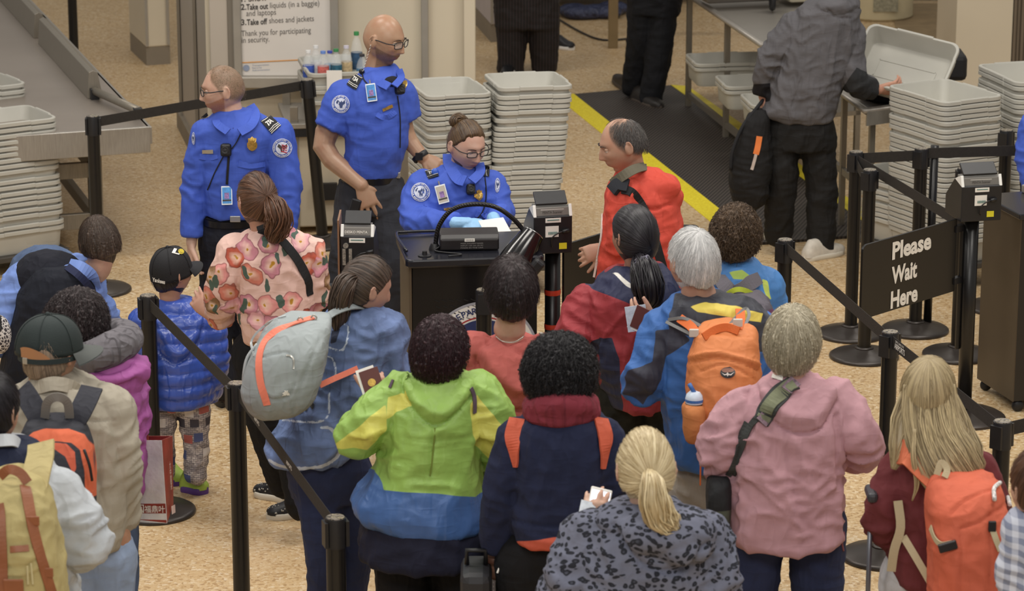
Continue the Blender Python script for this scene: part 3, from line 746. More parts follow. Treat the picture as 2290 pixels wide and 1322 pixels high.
def cloth(name, base, masks=(), rough=.8, bs=260, bst=.35, var=.12, vs=9, spec=.3, soft=.0015, pattern=None, sheen=.0, bd=.002, wr=.32):
    t = NT(name); v = t.coord()
    f = t.noise(v, vs, 4); a = desat(base); masks = [(desat(m[0]), m[1]) if isinstance(m, tuple) and len(m) == 2 else desat(m) for m in masks]
    c = t.ramp(f, ((.3, tuple(x * (1 - var) for x in a)), (.7, tuple(min(1, x * (1 + var * .7)) for x in a))))
    if pattern: c = pattern(t, v, c)
    for i, col in enumerate(masks):
        at = t.n('ShaderNodeAttribute'); at.attribute_name = 'm%d' % i
        mr = t.n('ShaderNodeMapRange'); mr.inputs[1].default_value = -soft; mr.inputs[2].default_value = soft; mr.interpolation_type = 'SMOOTHSTEP'
        t.l(at.outputs['Fac'], mr.inputs[0]); cc = col
        if isinstance(col, tuple) and len(col) == 2: cc, amt = col; c2_ = t.mth('MULTIPLY', mr.outputs[0], amt); c = t.mix(c2_, c, cc)
        else: c = t.mix(mr.outputs[0], c, cc)
    w = t.coord((1.7, 1.7, .42)); n1 = t.noise(w, 12, 1); ab = t.mth('ABSOLUTE', t.mth('SUBTRACT', n1, .5)); rg = t.mth('MINIMUM', ab, .12)
    n2 = t.noise(t.coord((.55, .55, 1.7)), 15, 1); rg2 = t.mth('MINIMUM', t.mth('ABSOLUTE', t.mth('SUBTRACT', n2, .5)), .1)
    hh = t.mth('ADD', t.mth('MULTIPLY', rg, -1.0 * wr), t.mth('ADD', t.mth('MULTIPLY', rg2, -.35 * wr), t.mth('MULTIPLY', t.noise(v, bs, 3), bst * bd * 6)))
    t.bump(hh, .9, .06)
    t.fin(c, rough, 0, spec)
    if sheen: t.b.inputs['Sheen Weight'].default_value = sheen
    return t.m
def skinmat(name, base, masks=(), rough=.48, soft=.004):
    t = NT(name); v = t.coord(); a = desat(base, .26)
    c = t.ramp(t.noise(v, 22, 5), ((.3, tuple(np.array(a) * [1.0, .86, .82])), (.7, tuple(min(1, x * 1.06) for x in a))))
    for i, (cc, amt, *sf) in enumerate(masks):
        soft = sf[0] if sf else .004
        at = t.n('ShaderNodeAttribute'); at.attribute_name = 'm%d' % i
        mr = t.n('ShaderNodeMapRange'); mr.inputs[1].default_value = -soft; mr.inputs[2].default_value = soft; mr.interpolation_type = 'SMOOTHSTEP'
        t.l(at.outputs['Fac'], mr.inputs[0]); g = t.mth('MULTIPLY', mr.outputs[0], amt)
        if amt < 1: g = t.mth('MULTIPLY', g, t.ramp(t.noise(v, 420, 2), ((.35, .6), (.6, 1.0))))
        c = t.mix(g, c, cc)
    t.bump(t.noise(v, 260, 3), .12, .001)
    t.fin(c, rough, 0, .4); t.b.inputs['Subsurface Weight'].default_value = .12; t.b.inputs['Subsurface Radius'].default_value = (.012, .005, .003)
    return t.m
def hairmat(name, dark, light, rough=.42, k=26, streak=.5, spec=.45):
    t = NT(name); at = t.n('ShaderNodeAttribute'); at.attribute_name = 'flow'
    m = t.n('ShaderNodeMapping'); m.inputs['Scale'].default_value = (k, k, .8); t.l(at.outputs['Vector'], m.inputs[0])
    n = t.noise(m.outputs[0], 1.0, 5, .65); c = t.ramp(n, ((.36, dark), (.64, light)))
    t.bump(n, .5, .004); t.fin(c, rough, 0, spec); return t.m

HEADN = 96
def head_verts():
    m = 74; th = np.linspace(0, np.pi, m)[1:-1]; a = np.linspace(0, 2 * np.pi, HEADN, endpoint=False)
    T, A = np.meshgrid(th, a, indexing='ij')
    x = np.sin(T) * np.sin(A); y = np.sin(T) * np.cos(A); z = np.cos(T)
    X = .077 * x; Y = .099 * y; Z = .117 * z
    low = ssp(-Z, .0, .117)
    X = X * (1 - .30 * low) ; X = X * (1 + .05 * np.exp(-((Z + .055) / .03) ** 2))
    Y = np.where(Y < 0, Y * (1 - .45 * low), Y * (1 - .05 * low))
    f = np.clip(Y / .099, 0, 1) ** 1.5                     # face side
    Y = np.where(Y > 0, Y * .95, Y)
    def g(cx, cz, sx, sz): return np.exp(-((X - cx) / sx) ** 2 - ((Z - cz) / sz) ** 2) * (Y > 0)
    def g2(cx, cz, sx, sz): return g(cx, cz, sx, sz) + g(-cx, cz, sx, sz)
    Y = Y + .005 * g(0, .032, .05, .012) * f - .011 * g2(.031, .008, .017, .012) + .006 * g2(.045, -.018, .018, .016)
    nz = np.clip((.018 - Z) / .05, 0, 1); nose = np.exp(-(X / (.008 + .006 * nz)) ** 2) * (Z < .02) * (Z > -.045) * (Y > 0)
    Y = Y + nose * (.006 + .018 * nz) * ssp(-Z, -.02, .0) ** .5 * (1 - ssp(-Z, .033, .043))
    Y = Y + .007 * g2(.013, -.031, .008, .007)
    Y = Y + .008 * g(0, -.054, .022, .007) + .008 * g(0, -.067, .02, .007) - .004 * g(0, -.0605, .024, .0025) - .006 * g(0, -.08, .025, .007) + .010 * g(0, -.1, .024, .014)
    V = np.concatenate([[[0, 0, .117]], np.stack([X, Y, Z], -1).reshape(-1, 3), [[0, .035, -.117]]])
    n = HEADN; k = len(th); F = []
    for j in range(n):
        q = (j + 1) % n; F.append((0, 1 + q, 1 + j)); F.append((1 + k * n, 1 + (k - 1) * n + j, 1 + (k - 1) * n + q))
        for i in range(k - 1): F.append((1 + i * n + j, 1 + i * n + q, 1 + (i + 1) * n + q, 1 + (i + 1) * n + j))
    return V, F
HEADV, HEADF = head_verts()
def frame(yaw, pitch=0, roll=0):
    """columns: right, forward, up. yaw 0 looks away from the camera, 90 to the picture's right, 180 at the camera"""
    R = Matrix.Rotation(math.radians(-yaw), 3, 'Z') @ Matrix.Rotation(math.radians(-pitch), 3, 'X') @ Matrix.Rotation(math.radians(roll), 3, 'Y')
    return np.array(R)

class Person:
    def __init__(s, Y, label, skin='C69A7C', voxel=.0065, seed=1):
        s.Y = Y; s.label = label; s.skin = skin; s.voxel = voxel; s.mb = MB(); s.kids = []; s.smasks = []; s.seed = seed
        s.rnd = random.Random(seed); s.body = None
    def P(s, px, py, dy=0.): return PY(px, py, s.Y + dy)
    def Q(s, *pts):                      # list of (px,py,dy)
        return np.array([s.P(*p) for p in pts])
    def head(s, px, py, yaw, pitch=0, roll=0, dy=0., size=1.0, neck=None, face=False):
        s.hc = s.P(px, py, dy); s.R = frame(yaw, pitch, roll); s.hs = size
        s.mb.add(s.L(HEADV), HEADF)
        for sg in (-1, 1):
            c = s.L([sg * .079, -.006, .0])
            s.mb.ball(c, (.009 * size, .016 * size, .028 * size), s.R @ np.array(Matrix.Rotation(sg * -.35, 3, 'Z')), 12)
            arc = [s.L([sg * (.083 + .006 * math.sin(t)), -.010 + -.014 * math.sin(t) , .004 + .027 * math.cos(t)]) for t in np.linspace(-.6, 2.9, 10)]
            s.mb.tube(arc, .0042 * size, 8)
        if neck is not None:
            nb = s.P(*neck[:3]); r = neck[3] if len(neck) > 3 else .055
            s.mb.limb([s.L([0, -.018, -.045]), (s.L([0, -.02, -.10]) + nb) / 2, nb], [.052 * size, r * .98, r * 1.1], 20)
            s.nb = nb
        return s
    def L(s, v):                         # head-local metres -> world
        v = np.asarray(v, float) * s.hs
        return v @ s.R.T + s.hc
    def loc(s, V): return ((V - s.hc) @ s.R) / s.hs
    def rings(s, secs, n=36, ex=2.3, sub=4, grow=1.0):
        S = catmull(np.array([list(q) + [0] * (5 - len(q)) for q in secs], float), sub); R = []
        a = np.linspace(0, 2 * np.pi, n, endpoint=False); ca, sa = np.cos(a), np.sin(a)
        ux = np.sign(ca) * np.abs(ca) ** (2 / ex); uy = np.sign(sa) * np.abs(sa) ** (2 / ex)
        for py, xl, xr, dp, dy in S:
            l = s.P(xl, py, dy); r = s.P(xr, py, dy); c = (l + r) / 2; h = abs(r[0] - l[0]) / 2 * grow
            R.append(np.stack([c[0] + h * ux, c[1] + dp / 2 * grow * uy, np.full(n, c[2])], 1))
        return R
    def torso(s, secs): s.secs = secs; s.mb.rings(s.rings(secs, 24, 2.2, 3, .84)); return s
    def arm(s, J, r=(.045, .038, .026), hand=None):
        P = s.Q(*[j[:3] for j in J]); s.mb.limb(P, r, 14, 1 if len(P) < 3 else 3)
        if hand is not None:
            d = unit(P[-1] - P[-2]) if hand.get('d') is None else unit(hand['d'])
            s.hand(P[-1], d, hand.get('n', (0, -1, 0)), hand.get('t', 1), hand.get('curl', (.3, .35, .4, .45)), hand.get('size', 1.0), hand.get('thumb', .6), hand.get('spread', .12))
    def hand(s, w, d, n, t, curl, size=1., thumb=.6, spread=.12, mb=None):
        mb = mb or s.mb; d = unit(d); n = np.asarray(n, float); n = unit(n - d * np.dot(n, d)); sd = unit(np.cross(d, n)) * t; k = size; R = []
        a = np.linspace(0, 2 * np.pi, 18, endpoint=False)
        for q, hw, ht in ((-.02, .024, .02), (.0, .027, .02), (.025, .034, .0185), (.055, .041, .016), (.085, .041, .0135), (.093, .037, .010)):
            R.append(w + d * q * k + np.outer(np.cos(a) * hw * k, sd) + np.outer(np.sin(a) * ht * k, n))
        mb.rings(R)
        for i, (ln, r) in enumerate(((.074, .0092), (.082, .0095), (.076, .009), (.060, .0082))):
            lat = .0315 - .0208 * i; dd = unit(d + sd * spread * (1.3 - i * .9)); p = w + d * (.082 - abs(i - 1.2) * .004) * k + sd * lat * k; P = [p - dd * .02, p]; ang = 0
            for f in (.45, .31, .24):
                ang += curl[i]; q = dd * math.cos(ang) - n * math.sin(ang); p = p + q * ln * f * k; P.append(p)
            mb.tube(P, [r * k, r * k, r * k * .97, r * k * .9, r * k * .72], 10, 2); mb.ball(P[-1], (r * k * .74,) * 3, n=8)
        p = w + d * .022 * k + sd * .022 * k; P = [p]; dd = unit(d * .75 + sd * thumb - n * .25); 
        for f in (.045, .033, .026): p = p + dd * f * k; P.append(p); dd = unit(dd + d * .22 - n * .08)
        mb.tube(P, [.015 * k, .0125 * k, .0105 * k, .0085 * k], 10, 2); mb.ball(P[-1], (.0086 * k,) * 3, n=8)
    def sleeves(s, arms, k=.6):
        for J, r in arms: s.mb.limb(s.Q(*[j[:3] for j in J]), [x * k for x in r], 14, 3 if len(J) > 2 else 1)
    def leg(s, J, r=(.075, .055, .04)):
        P = np.array([j if isinstance(j, np.ndarray) else s.P(*j) for j in J]); s.mb.limb(P, r[:len(P)] if len(r) >= len(P) else np.linspace(r[0], r[-1], len(P)), 16, 2)
    def add(s, o): s.kids.append(o); return o
    def finish(s, extra_masks=(), rough=.48):
        me = fuse(s.mb, s.voxel, 2); V = vco(me)
        ms = list(s.smasks)
        for i, (fn, col) in enumerate(ms):
            at = me.attributes.new('m%d' % i, 'FLOAT', 'POINT'); at.data.foreach_set('value', np.ascontiguousarray(fn(V), np.float32))
        me.materials.append(skinmat('skin', s.skin, [c for _, c in ms], rough))
        me.polygons.foreach_set('use_smooth', [True] * len(me.polygons)); me.name = 'person'
        s.obj = bpy.data.objects.new('person', me); COL.objects.link(s.obj)
        tag(s.obj, s.label, 'person')
        for k in s.kids: k.parent = s.obj
        return s.obj
    # ---------------- clothes
    def garment(s, name, secs=None, arms=(), extra=None, voxel=.0085, mat_=None, folds=.007, freq=6.5, creases=(), masks=(), smooth=2, ex=2.3, label=None, elb=(), disp=None, hem=None, parent=True, zs=.55):
        mb = MB()
        if secs:
            y0, y1 = secs[0][0], secs[-1][0]; sh = .3 * secs[-1][3] * .42 * pxm(s.Y, 1.0)
            secs = [(q[0] - sh * ((q[0] - y0) / (y1 - y0)) ** 2,) + tuple(q[1:]) for q in secs]
            mb.rings(s.rings(secs, 36, ex, 4))
        for J, r in arms:
            mb.limb(s.Q(*[j[:3] for j in J]), r, 18, 3 if len(J) > 2 else 1, False)
        if extra: extra(mb)
        me = fuse(mb, voxel, smooth); V = vco(me); N = vno(me); D = np.zeros(len(V))
        if folds:
            o = np.array([s.seed * 3.7, s.seed * 1.3, s.seed * 7.1])
            W = V * 2.3 + o; wp = np.stack([pn(W), pn(W + 17.3), pn(W + 31.7)], 1) * .9
            q = V * np.array([1.25, 1.25, zs]) * freq + wp + o
            n1 = pn(q); n2 = pn(V * np.array([.7, .7, 1.3]) * freq * 1.9 + wp * 1.5 - o)
            rid = (1 - np.abs(n1) * 2.6); rid = np.clip(rid, -.5, 1) ** 1; rid = np.sign(rid) * np.abs(rid) ** 1.4; rid2 = np.clip(1 - np.abs(n2) * 2.8, -.5, 1)
            E = np.zeros(len(V))
            for J, r in arms:
                for j in J[1:-1]:
                    c = s.P(*j[:3]); E += np.exp(-(np.linalg.norm(V - c, axis=1) / .11) ** 2)
            D += 1.35 * folds * (.75 * rid + .45 * rid2 + E * .8 * rid2)
        U = None; md = (np.mean([q[4] if len(q) > 4 else 0 for q in secs]) - .42 * np.mean([q[3] for q in secs])) if secs else 0.
        if creases or masks: U = uv_(V)
        fr = np.clip(-N[:, 1] * 2 + .3, 0, 1)
        for c in creases:
            pl = uv_([s.P(p[0], p[1], md) for p in c[0]]); pl = catmull(pl, 4); d = poly_d(U, pl); D += fr * c[2] * np.exp(-(d / c[1]) ** 2)
        if disp is not None: D += disp(V, N)
        V = V + N * D[:, None]; setco(me, V)
        cols = []
        for i, m in enumerate(masks):
            if callable(m[0]): val = m[0](V, N)
            else: val = poly_sdf(U, uv_([s.P(p[0], p[1], md) for p in m[0]]))
            at = me.attributes.new('m%d' % i, 'FLOAT', 'POINT'); at.data.foreach_set('value', np.ascontiguousarray(val, np.float32)); cols.append(m[1])
        me.materials.append(mat_(cols) if callable(mat_) else mat_)
        me.polygons.foreach_set('use_smooth', [True] * len(me.polygons)); me.name = name
        o = bpy.data.objects.new(name, me); COL.objects.link(o)
        if label: o['label'] = label
        if parent: s.kids.append(o)
        s.bvh = BVHTree.FromPolygons([tuple(v) for v in V], [tuple(p.vertices) for p in me.polygons])
        s.last = o; return o
    def hit(s, px, py, off=.003, bvh=None, fb=None):
        d = Vector(ray(px, py)).normalized(); h = (bvh or s.bvh).ray_cast(EYE, d)
        if h[0] is None: return (np.array(fb) if fb is not None else s.P(px, py)), np.array([0, -1., .2])
        n = np.array(h[1]); n = n if np.dot(n, np.array(d)) < 0 else -n
        return np.array(h[0]) + n * off, n
    def strap(s, name, pts, w, m, t=.004, off=.004, sub=6, parent=None, bvh=None, label=None, wide=None):
        """strap lying on the last garment along pixel points"""
        P = catmull(np.array(pts, float), sub); A = []; B = []
        for p in P:
            a, n = s.hit(p[0], p[1], off, bvh); A.append(a); B.append(n)
        A = np.array(A); B = np.array(B)
        for _ in range(3): A[1:-1] = (A[:-2] + A[1:-1] * 2 + A[2:]) / 4; B[1:-1] = (B[:-2] + B[1:-1] + B[2:]) / 3
        ww = w if wide is None else np.interp(np.linspace(0, 1, len(A)), np.linspace(0, 1, len(wide)), wide)
        mb = MB(); mb.ribbon(A, ww, t, B); o = mb.build(name, m, parent, smooth=False)
        if parent is None: s.kids.append(o)
        if label: o['label'] = label
        return o
    def decal(s, name, V2, F, m, off=.003, parent=None, bvh=None, mi=None, subdiv=True):
        """flat outline (pixel coordinates) laid onto the cloth"""
        V = []; zs = []
        for p in V2:
            a, n = s.hit(p[0], p[1], off, bvh); V.append(a)
        V = np.array(V); med = np.median(V, 0)
        mb = MB(); mb.add(V, F); o = mb.build(name, m, parent)
        if parent is None: s.kids.append(o)
        return o
    def dgrid(s, name, quad, nu, nv, m, off=.003, parent=None, bvh=None, round_=False):
        """quad of 4 px corners (tl,tr,br,bl) gridded on the cloth; round_ makes an ellipse"""
        q = np.array(quad, float); V2 = []; F = []
        if round_:
            c = q.mean(0); ex_ = (q[1] + q[2] - q[0] - q[3]) / 4; ey_ = (q[2] + q[3] - q[0] - q[1]) / 4; V2 = [c]; k = 28; rr = (.5, 1.)
            for r in rr:
                for i in range(k): a = 2 * math.pi * i / k; V2.append(c + ex_ * r * math.cos(a) + ey_ * r * math.sin(a))
            for i in range(k):
                j = (i + 1) % k; F += [(0, 1 + i, 1 + j), (1 + i, 1 + k + i, 1 + k + j, 1 + j)]
        else:
            for j in range(nv + 1):
                for i in range(nu + 1):
                    u, v = i / nu, j / nv; V2.append((q[0] * (1 - u) + q[1] * u) * (1 - v) + (q[3] * (1 - u) + q[2] * u) * v)
            F = [(j * (nu + 1) + i, j * (nu + 1) + i + 1, (j + 1) * (nu + 1) + i + 1, (j + 1) * (nu + 1) + i) for j in range(nv) for i in range(nu)]
        return s.decal(name, V2, F, m, off, parent, bvh)
    def text(s, name, body, org, ex, ey, m, bold=.02, off=.004, parent=None, bvh=None, shear=0):
        """text whose lower-left is at pixel org, ex = full width vector, ey = height vector (pixels)"""
        V, F = textmesh(body, bold, shear); w = V[:, 0].max() - V[:, 0].min(); x0 = V[:, 0].min()
        V2 = [(org[0] + (v[0] - x0) / w * ex[0] + v[1] / .7 * ey[0], org[1] + (v[0] - x0) / w * ex[1] + v[1] / .7 * ey[1]) for v in V]
        return s.decal(name, V2, F, m, off, parent, bvh)
    # ---------------- hair
    def hair(s, m, rad=(.086, .106, .125), off=(0, -.004, .004), pole=(0, -.35, 1.), line=((0, .06), (.9, .05), (1.35, .015), (1.6, .0), (1.95, -.045), (3.2, -.075)), amp=.003, freq=30, n=0, slen=.06, curl=0., lift=.004,
             lump=.0, lf=14, name='hair', fade=.012, sr=.0006, az=220, pl=96, cap=True, ok2=None):
        pz = unit(pole); px_ = unit(np.cross([0, 1., 0], pz)); py_ = np.cross(pz, px_); rad = np.array(rad); off = np.array(off)
        th = np.linspace(0.012, 2.75, pl); a = np.linspace(0, 2 * np.pi, az, endpoint=False)
        def surf(T, A):
            D = np.sin(T)[..., None] * (np.cos(A)[..., None] * px_ + np.sin(A)[..., None] * py_) + np.cos(T)[..., None] * pz
            r = 1 / np.sqrt(((D / rad) ** 2).sum(-1)); return D, r
        T, A = np.meshgrid(th, a, indexing='ij'); D, r = surf(T, A)
        fl = np.stack([np.cos(A), np.sin(A), T / 2.2], -1)
        fq = fl.reshape(-1, 3) * np.array([freq, freq, 2.2]) * .42 + s.seed
        wob = pn(fl.reshape(-1, 3) * [3, 3, 3] + s.seed) * 1.2
        q = fq + wob[:, None] * np.array([1, 1, 0.])
        nz = pn(q) + .5 * pn(q * [2.1, 2.1, 1.5] + 9); nz = nz.reshape(T.shape)
        r = r + amp * nz * np.sqrt(np.clip(np.sin(T), 0.05, 1))
        if lump: r = r + lump * pn((D * lf * .1 / .1).reshape(-1, 3) + s.seed * 2).reshape(T.shape) + lump * .5 * pn((D * lf * 2.3).reshape(-1, 3) - s.seed).reshape(T.shape)
        Pp = off + D * r[..., None]
        # hairline: azimuth from the face direction
        def hmask(Pp):
            fa = np.abs(np.arctan2(Pp[..., 0], Pp[..., 1])); zl = np.interp(fa, [q_[0] for q_ in line], [q_[1] for q_ in line])
            return ssp(Pp[..., 2] - zl, -fade, fade * .6)
        mk = hmask(Pp + pn((Pp * 55).reshape(-1, 3)).reshape(T.shape)[..., None] * [0, 0, .006])
        inner = off * 0 + D * (1 / np.sqrt(((D / np.array([.0705, .088, .108])) ** 2).sum(-1)))[..., None]
        Pp = inner + (Pp - inner) * mk[..., None]
        Vv = np.vstack([Pp.reshape(-1, 3)]); R = [Pp[i] for i in range(pl)]
        mb = MB(); flow = []
        if cap: mb.rings([s.L(x) for x in R]); flow = list(fl.reshape(-1, 3)) + [fl[0].mean(0), fl[-1].mean(0)]
        if n:
            rn = np.random.RandomState(s.seed); T0 = np.arccos(1 - rn.rand(n) * 1.25); A0 = rn.rand(n) * 2 * np.pi; K = 7
            t = np.linspace(0, 1, K)[None, :]; L_ = slen * (.5 + rn.rand(n))[:, None]; Tt = T0[:, None] + t * L_ / .1
            Aa = A0[:, None] + (rn.rand(n)[:, None] - .5) * .25 * t + 0 * Tt
            Dd, rr = surf(Tt, Aa); ok = hmask(off + Dd * rr[..., None]); lf_ = lift * (.2 + rn.rand(n))[:, None] * (.3 + t) + .001
            if curl:
                ph = rn.rand(n)[:, None] * 6.28; kk = (1.5 + rn.rand(n) * 1.5)[:, None]
                Aa2 = Aa + curl / .1 * np.sin(ph + t * kk * 6.28) / np.maximum(.4, np.sin(Tt)); Tt2 = Tt + curl / .1 * np.cos(ph + t * kk * 6.28); Dd, rr = surf(Tt2, Aa2); lf_ = lf_ + curl * .8 * np.sin(ph * 2 + t * kk * 5)
            W = off + Dd * (rr + lf_)[..., None]
            keep = ok.min(1) > .6
            if ok2 is not None: keep &= ok2(W[:, 0])
            W = W[keep]; A0k = Aa[keep]; Tk = Tt[keep]
            for i in range(len(W)):
                wv = s.L(W[i]); k0 = mb.n
                mb.tube(wv, [sr, sr, sr, sr, sr * .9, sr * .7, sr * .3], 3, cap=False)
                f_ = np.stack([np.cos(A0k[i]), np.sin(A0k[i]), Tk[i] / 2.2 + i * .13], 1); flow += list(np.repeat(f_, 3, axis=0))
        o = mb.build(name, m, None, smooth=True); me = o.data
        at = me.attributes.new('flow', 'FLOAT_VECTOR', 'POINT'); at.data.foreach_set('vector', np.array(flow, np.float32).reshape(-1))
        s.kids.append(o); s.hairobj = o; return o
    def bundle(s, m, pts, rad, n=70, sr=.0022, name='ponytail', twist=.4, curl=0., parent=None, fray=0., flatn=1.0, seed=0, tip=.35, world=None, core=.86, wob=.25):
        """bundle of hair locks around a spline; pts pixel triples (or world points)"""
        P = catmull(np.array(world) if world is not None else s.Q(*pts), 6); r = np.interp(np.linspace(0, 1, len(P)), np.linspace(0, 1, len(rad)), rad)
        T = np.gradient(P, axis=0); T /= np.linalg.norm(T, axis=1)[:, None]; u = np.array([1., 0, 0]); U = []; W = []
        for i in range(len(P)): u = unit(u - T[i] * np.dot(u, T[i])); U.append(u); W.append(np.cross(T[i], u))
        U = np.array(U); W = np.array(W); mb = MB(); flow = []; tt = np.linspace(0, 1, len(P)); rn = np.random.RandomState(s.seed + seed)
        mb.tube(P, np.maximum(r * core, .001), 16, flat=flatn, up=W[0]); flow += [(0, 0, 0)] * (len(P) * 16 + 2)
        for k in range(n):
            a0 = rn.rand() * 6.283; rr = (.55 + .45 * rn.rand() ** .4); ex_ = rn.rand() ** 3 * fray; ph = rn.rand() * 6.28; kk = 1 + rn.rand() * 2
            a = a0 + twist * tt + wob * np.sin(ph + tt * 5) + curl * 30 * np.sin(ph + tt * 12 * kk) * .1
            q = r * (rr + ex_ * tt) + curl * np.sin(ph + kk * tt * 14) * tt
            e = max(3, int(len(P) * (1 - .25 * rn.rand() * (k % 2))))
            L_ = (P + (np.cos(a) * q)[:, None] * U + (np.sin(a) * q * flatn)[:, None] * W)[:e]
            w = sr * (.7 + .6 * rn.rand()) * np.interp(np.linspace(0, 1, e), [0, .15, .8, 1], [.8, 1, .8, tip * .3])
            mb.tube(L_, w, 5, cap=True); c_ = rn.rand() * 6
            flow += list(np.repeat(np.stack([np.full(e, c_), np.full(e, rn.rand() * 5), tt[:e] * 1.2], 1), 5, axis=0)) + [(c_, 0, 0), (c_, 0, 1)]
        o = mb.build(name, m, parent, smooth=True); at = o.data.attributes.new('flow', 'FLOAT_VECTOR', 'POINT'); at.data.foreach_set('vector', np.array(flow, np.float32).reshape(-1))
        if parent is None: s.kids.append(o)
        return o
    def eyes(s, iris='3A2A1C', brow='3A2C20', closed=0., browm=None, lid=None):
        wm = mat('eye_white', 'E6DED6', .25); im = mat('iris_' + iris, iris, .2); bm_ = browm or mat('brow_' + brow, brow, .8)
        for sg in (-1, 1):
            c = s.L([sg * .0315, .0725, .008]); mb = MB(); mb.ball(c, (.0118 * s.hs,) * 3, s.R, 16); o = mb.build('eye', wm, None, smooth=True)
            f = s.R[:, 1]; dn = unit(f - s.R[:, 2] * .35 * closed)
            mb = MB(); mb.ball(c + dn * .0072 * s.hs, (.0052 * s.hs,) * 3, s.R, 12); i = mb.build('iris', im, o, smooth=True); s.kids.append(o)
            mb = MB(); R = []
            th = np.linspace(-1.25, 1.25, 10)
            for e in np.linspace(-.2, 1.15 - (1 - closed) * .62, 6):
                pass
            mb.ball(s.L([sg * .0315, .0725 + .0008, .008 + .0058 - .006 * closed]), (.0128 * s.hs, .0118 * s.hs, (.0072 + .004 * closed) * s.hs), s.R, 16); s.kids.append(mb.build('eyelid', lid or mat('lid_' + s.skin, tuple(desat(s.skin, .26)), .5), None, smooth=True))
            br = MB(); P = [s.L([sg * x, y, z]) for x, y, z in ((.013, .0955, .024), (.025, .0945, .0285), (.038, .089, .029), (.05, .079, .024))]
            br.tube(P, [.0032, .0042, .0036, .0014], 8, 3, flat=.45); s.kids.append(br.build('eyebrow', bm_, None, smooth=True))
    def glasses(s, m, w=.05, h=.032, z=.006, thin=.0021, temple=None, name='glasses', y=.103):
        mb = MB(); lens = MB()
        for sg in (-1, 1):
            P = []
            for t in np.linspace(0, 2 * np.pi, 21):
                cx, sz = math.cos(t), math.sin(t); ux = math.copysign(abs(cx) ** .5, cx); uz = math.copysign(abs(sz) ** .5, sz)
                x = .0335 + ux * w / 2; P.append(s.L([sg * x, y - (x / .06) ** 2 * .012, z + uz * h / 2]))
            mb.tube(P, thin * s.hs, 8); c = np.mean(P[:-1], 0); lens.add([c] + P[:-1], [(0, 1 + i, 1 + (i + 1) % 20) for i in range(20)])
            x = .0335 + w / 2
            mb.tube([s.L([sg * x, y - .012, z + .006]), s.L([sg * .079, .06, z + .007]), s.L([sg * .083, .0, z + .010]), s.L([sg * .084, -.02, z - .004])], thin * 1.15 * s.hs, 8, 3)
        mb.tube([s.L([-.0095, y, z + .003]), s.L([0, y + .002, z + .006]), s.L([.0095, y, z + .003])], thin * s.hs, 8)
        o = mb.build(name, m, None, smooth=True); lm = LENS; l = lens.build('lens', lm, o); s.kids.append(o); return o
t = NT('lens_glass'); t.n('ShaderNodeTexCoord'); t.fin((.95, .97, .98), .03, 0, .5); t.b.inputs['Alpha'].default_value = .16; LENS = t.m

def shoe(parent_list, toe, heel, w=.095, h=.085, um=None, sm=None, studs=None, name='shoe', parent=None):
    toe = np.asarray(toe, float); heel = np.asarray(heel, float); d = toe - heel; L_ = np.linalg.norm(d[:2]); d = unit([d[0], d[1], 0]); x = np.array([d[1], -d[0], 0]); z0 = min(toe[2], heel[2])
    def rg(prof, k):
        R = []
        for t_, ww, hh in prof:
            a = np.linspace(0, np.pi, 13); c = heel + d * t_ * L_; c = np.array([c[0], c[1], z0])
            R.append(np.array([c + x * math.cos(q) * ww * w / 2 + np.array([0, 0, k + math.sin(q) ** .7 * hh]) for q in a]))
        return R
    up = MB(); up.rings(rg(((-.02, .3, .03), (.0, .62, .05), (.12, .75, h), (.3, .76, h), (.45, .82, h * .8), (.65, .98, h * .55), (.85, .9, h * .45), (.96, .6, h * .34), (1.01, .25, h * .2)), .022))
    o = up.build(name, um or M_BLK, parent, smooth=True, auto=60)
    so = MB(); a = np.linspace(0, 2 * np.pi, 28, endpoint=False)
    def out(k, z):
        V = []
        for q in a:
            t_ = .5 + .53 * math.cos(q); ww = np.interp(t_, [-.03, .0, .12, .3, .65, .85, 1.03], [.1, .5, .76, .76, 1., .9, .2]); V.append(heel + d * t_ * L_ + x * math.copysign(1, math.sin(q)) * ww * w / 2 * (k if abs(math.sin(q)) > 1e-6 else 0) * min(1, abs(math.sin(q)) * 2.2) + np.array([0, 0, z - heel[2] + z0]))
        return np.array(V)
    so.rings([out(.98, 0.0), out(1.06, .006), out(1.06, .026), out(.98, .03)]); so.build('sole', sm or M_WHITE, o, smooth=True, auto=50)
    if studs:
        st = MB(); rn = random.Random(3)
        for i in range(46):
            t_ = rn.uniform(.05, .97); q = rn.uniform(.25, 2.9); ww = np.interp(t_, [0, .12, .3, .65, .85, 1], [.62, .75, .76, .98, .9, .4]); hh = np.interp(t_, [0, .12, .3, .45, .65, .85, 1], [.05, h, h, h * .8, h * .55, h * .45, h * .25])
            c = heel + d * t_ * L_; st.ball(np.array([c[0], c[1], z0]) + x * math.cos(q) * ww * w / 2 + [0, 0, .022 + math.sin(q) ** .7 * hh], (.0035,) * 3, n=6)
        so_ = st.build('stud', studs, o); so_['kind'] = 'stuff'
    if parent is None and parent_list is not None: parent_list.append(o)
    return o
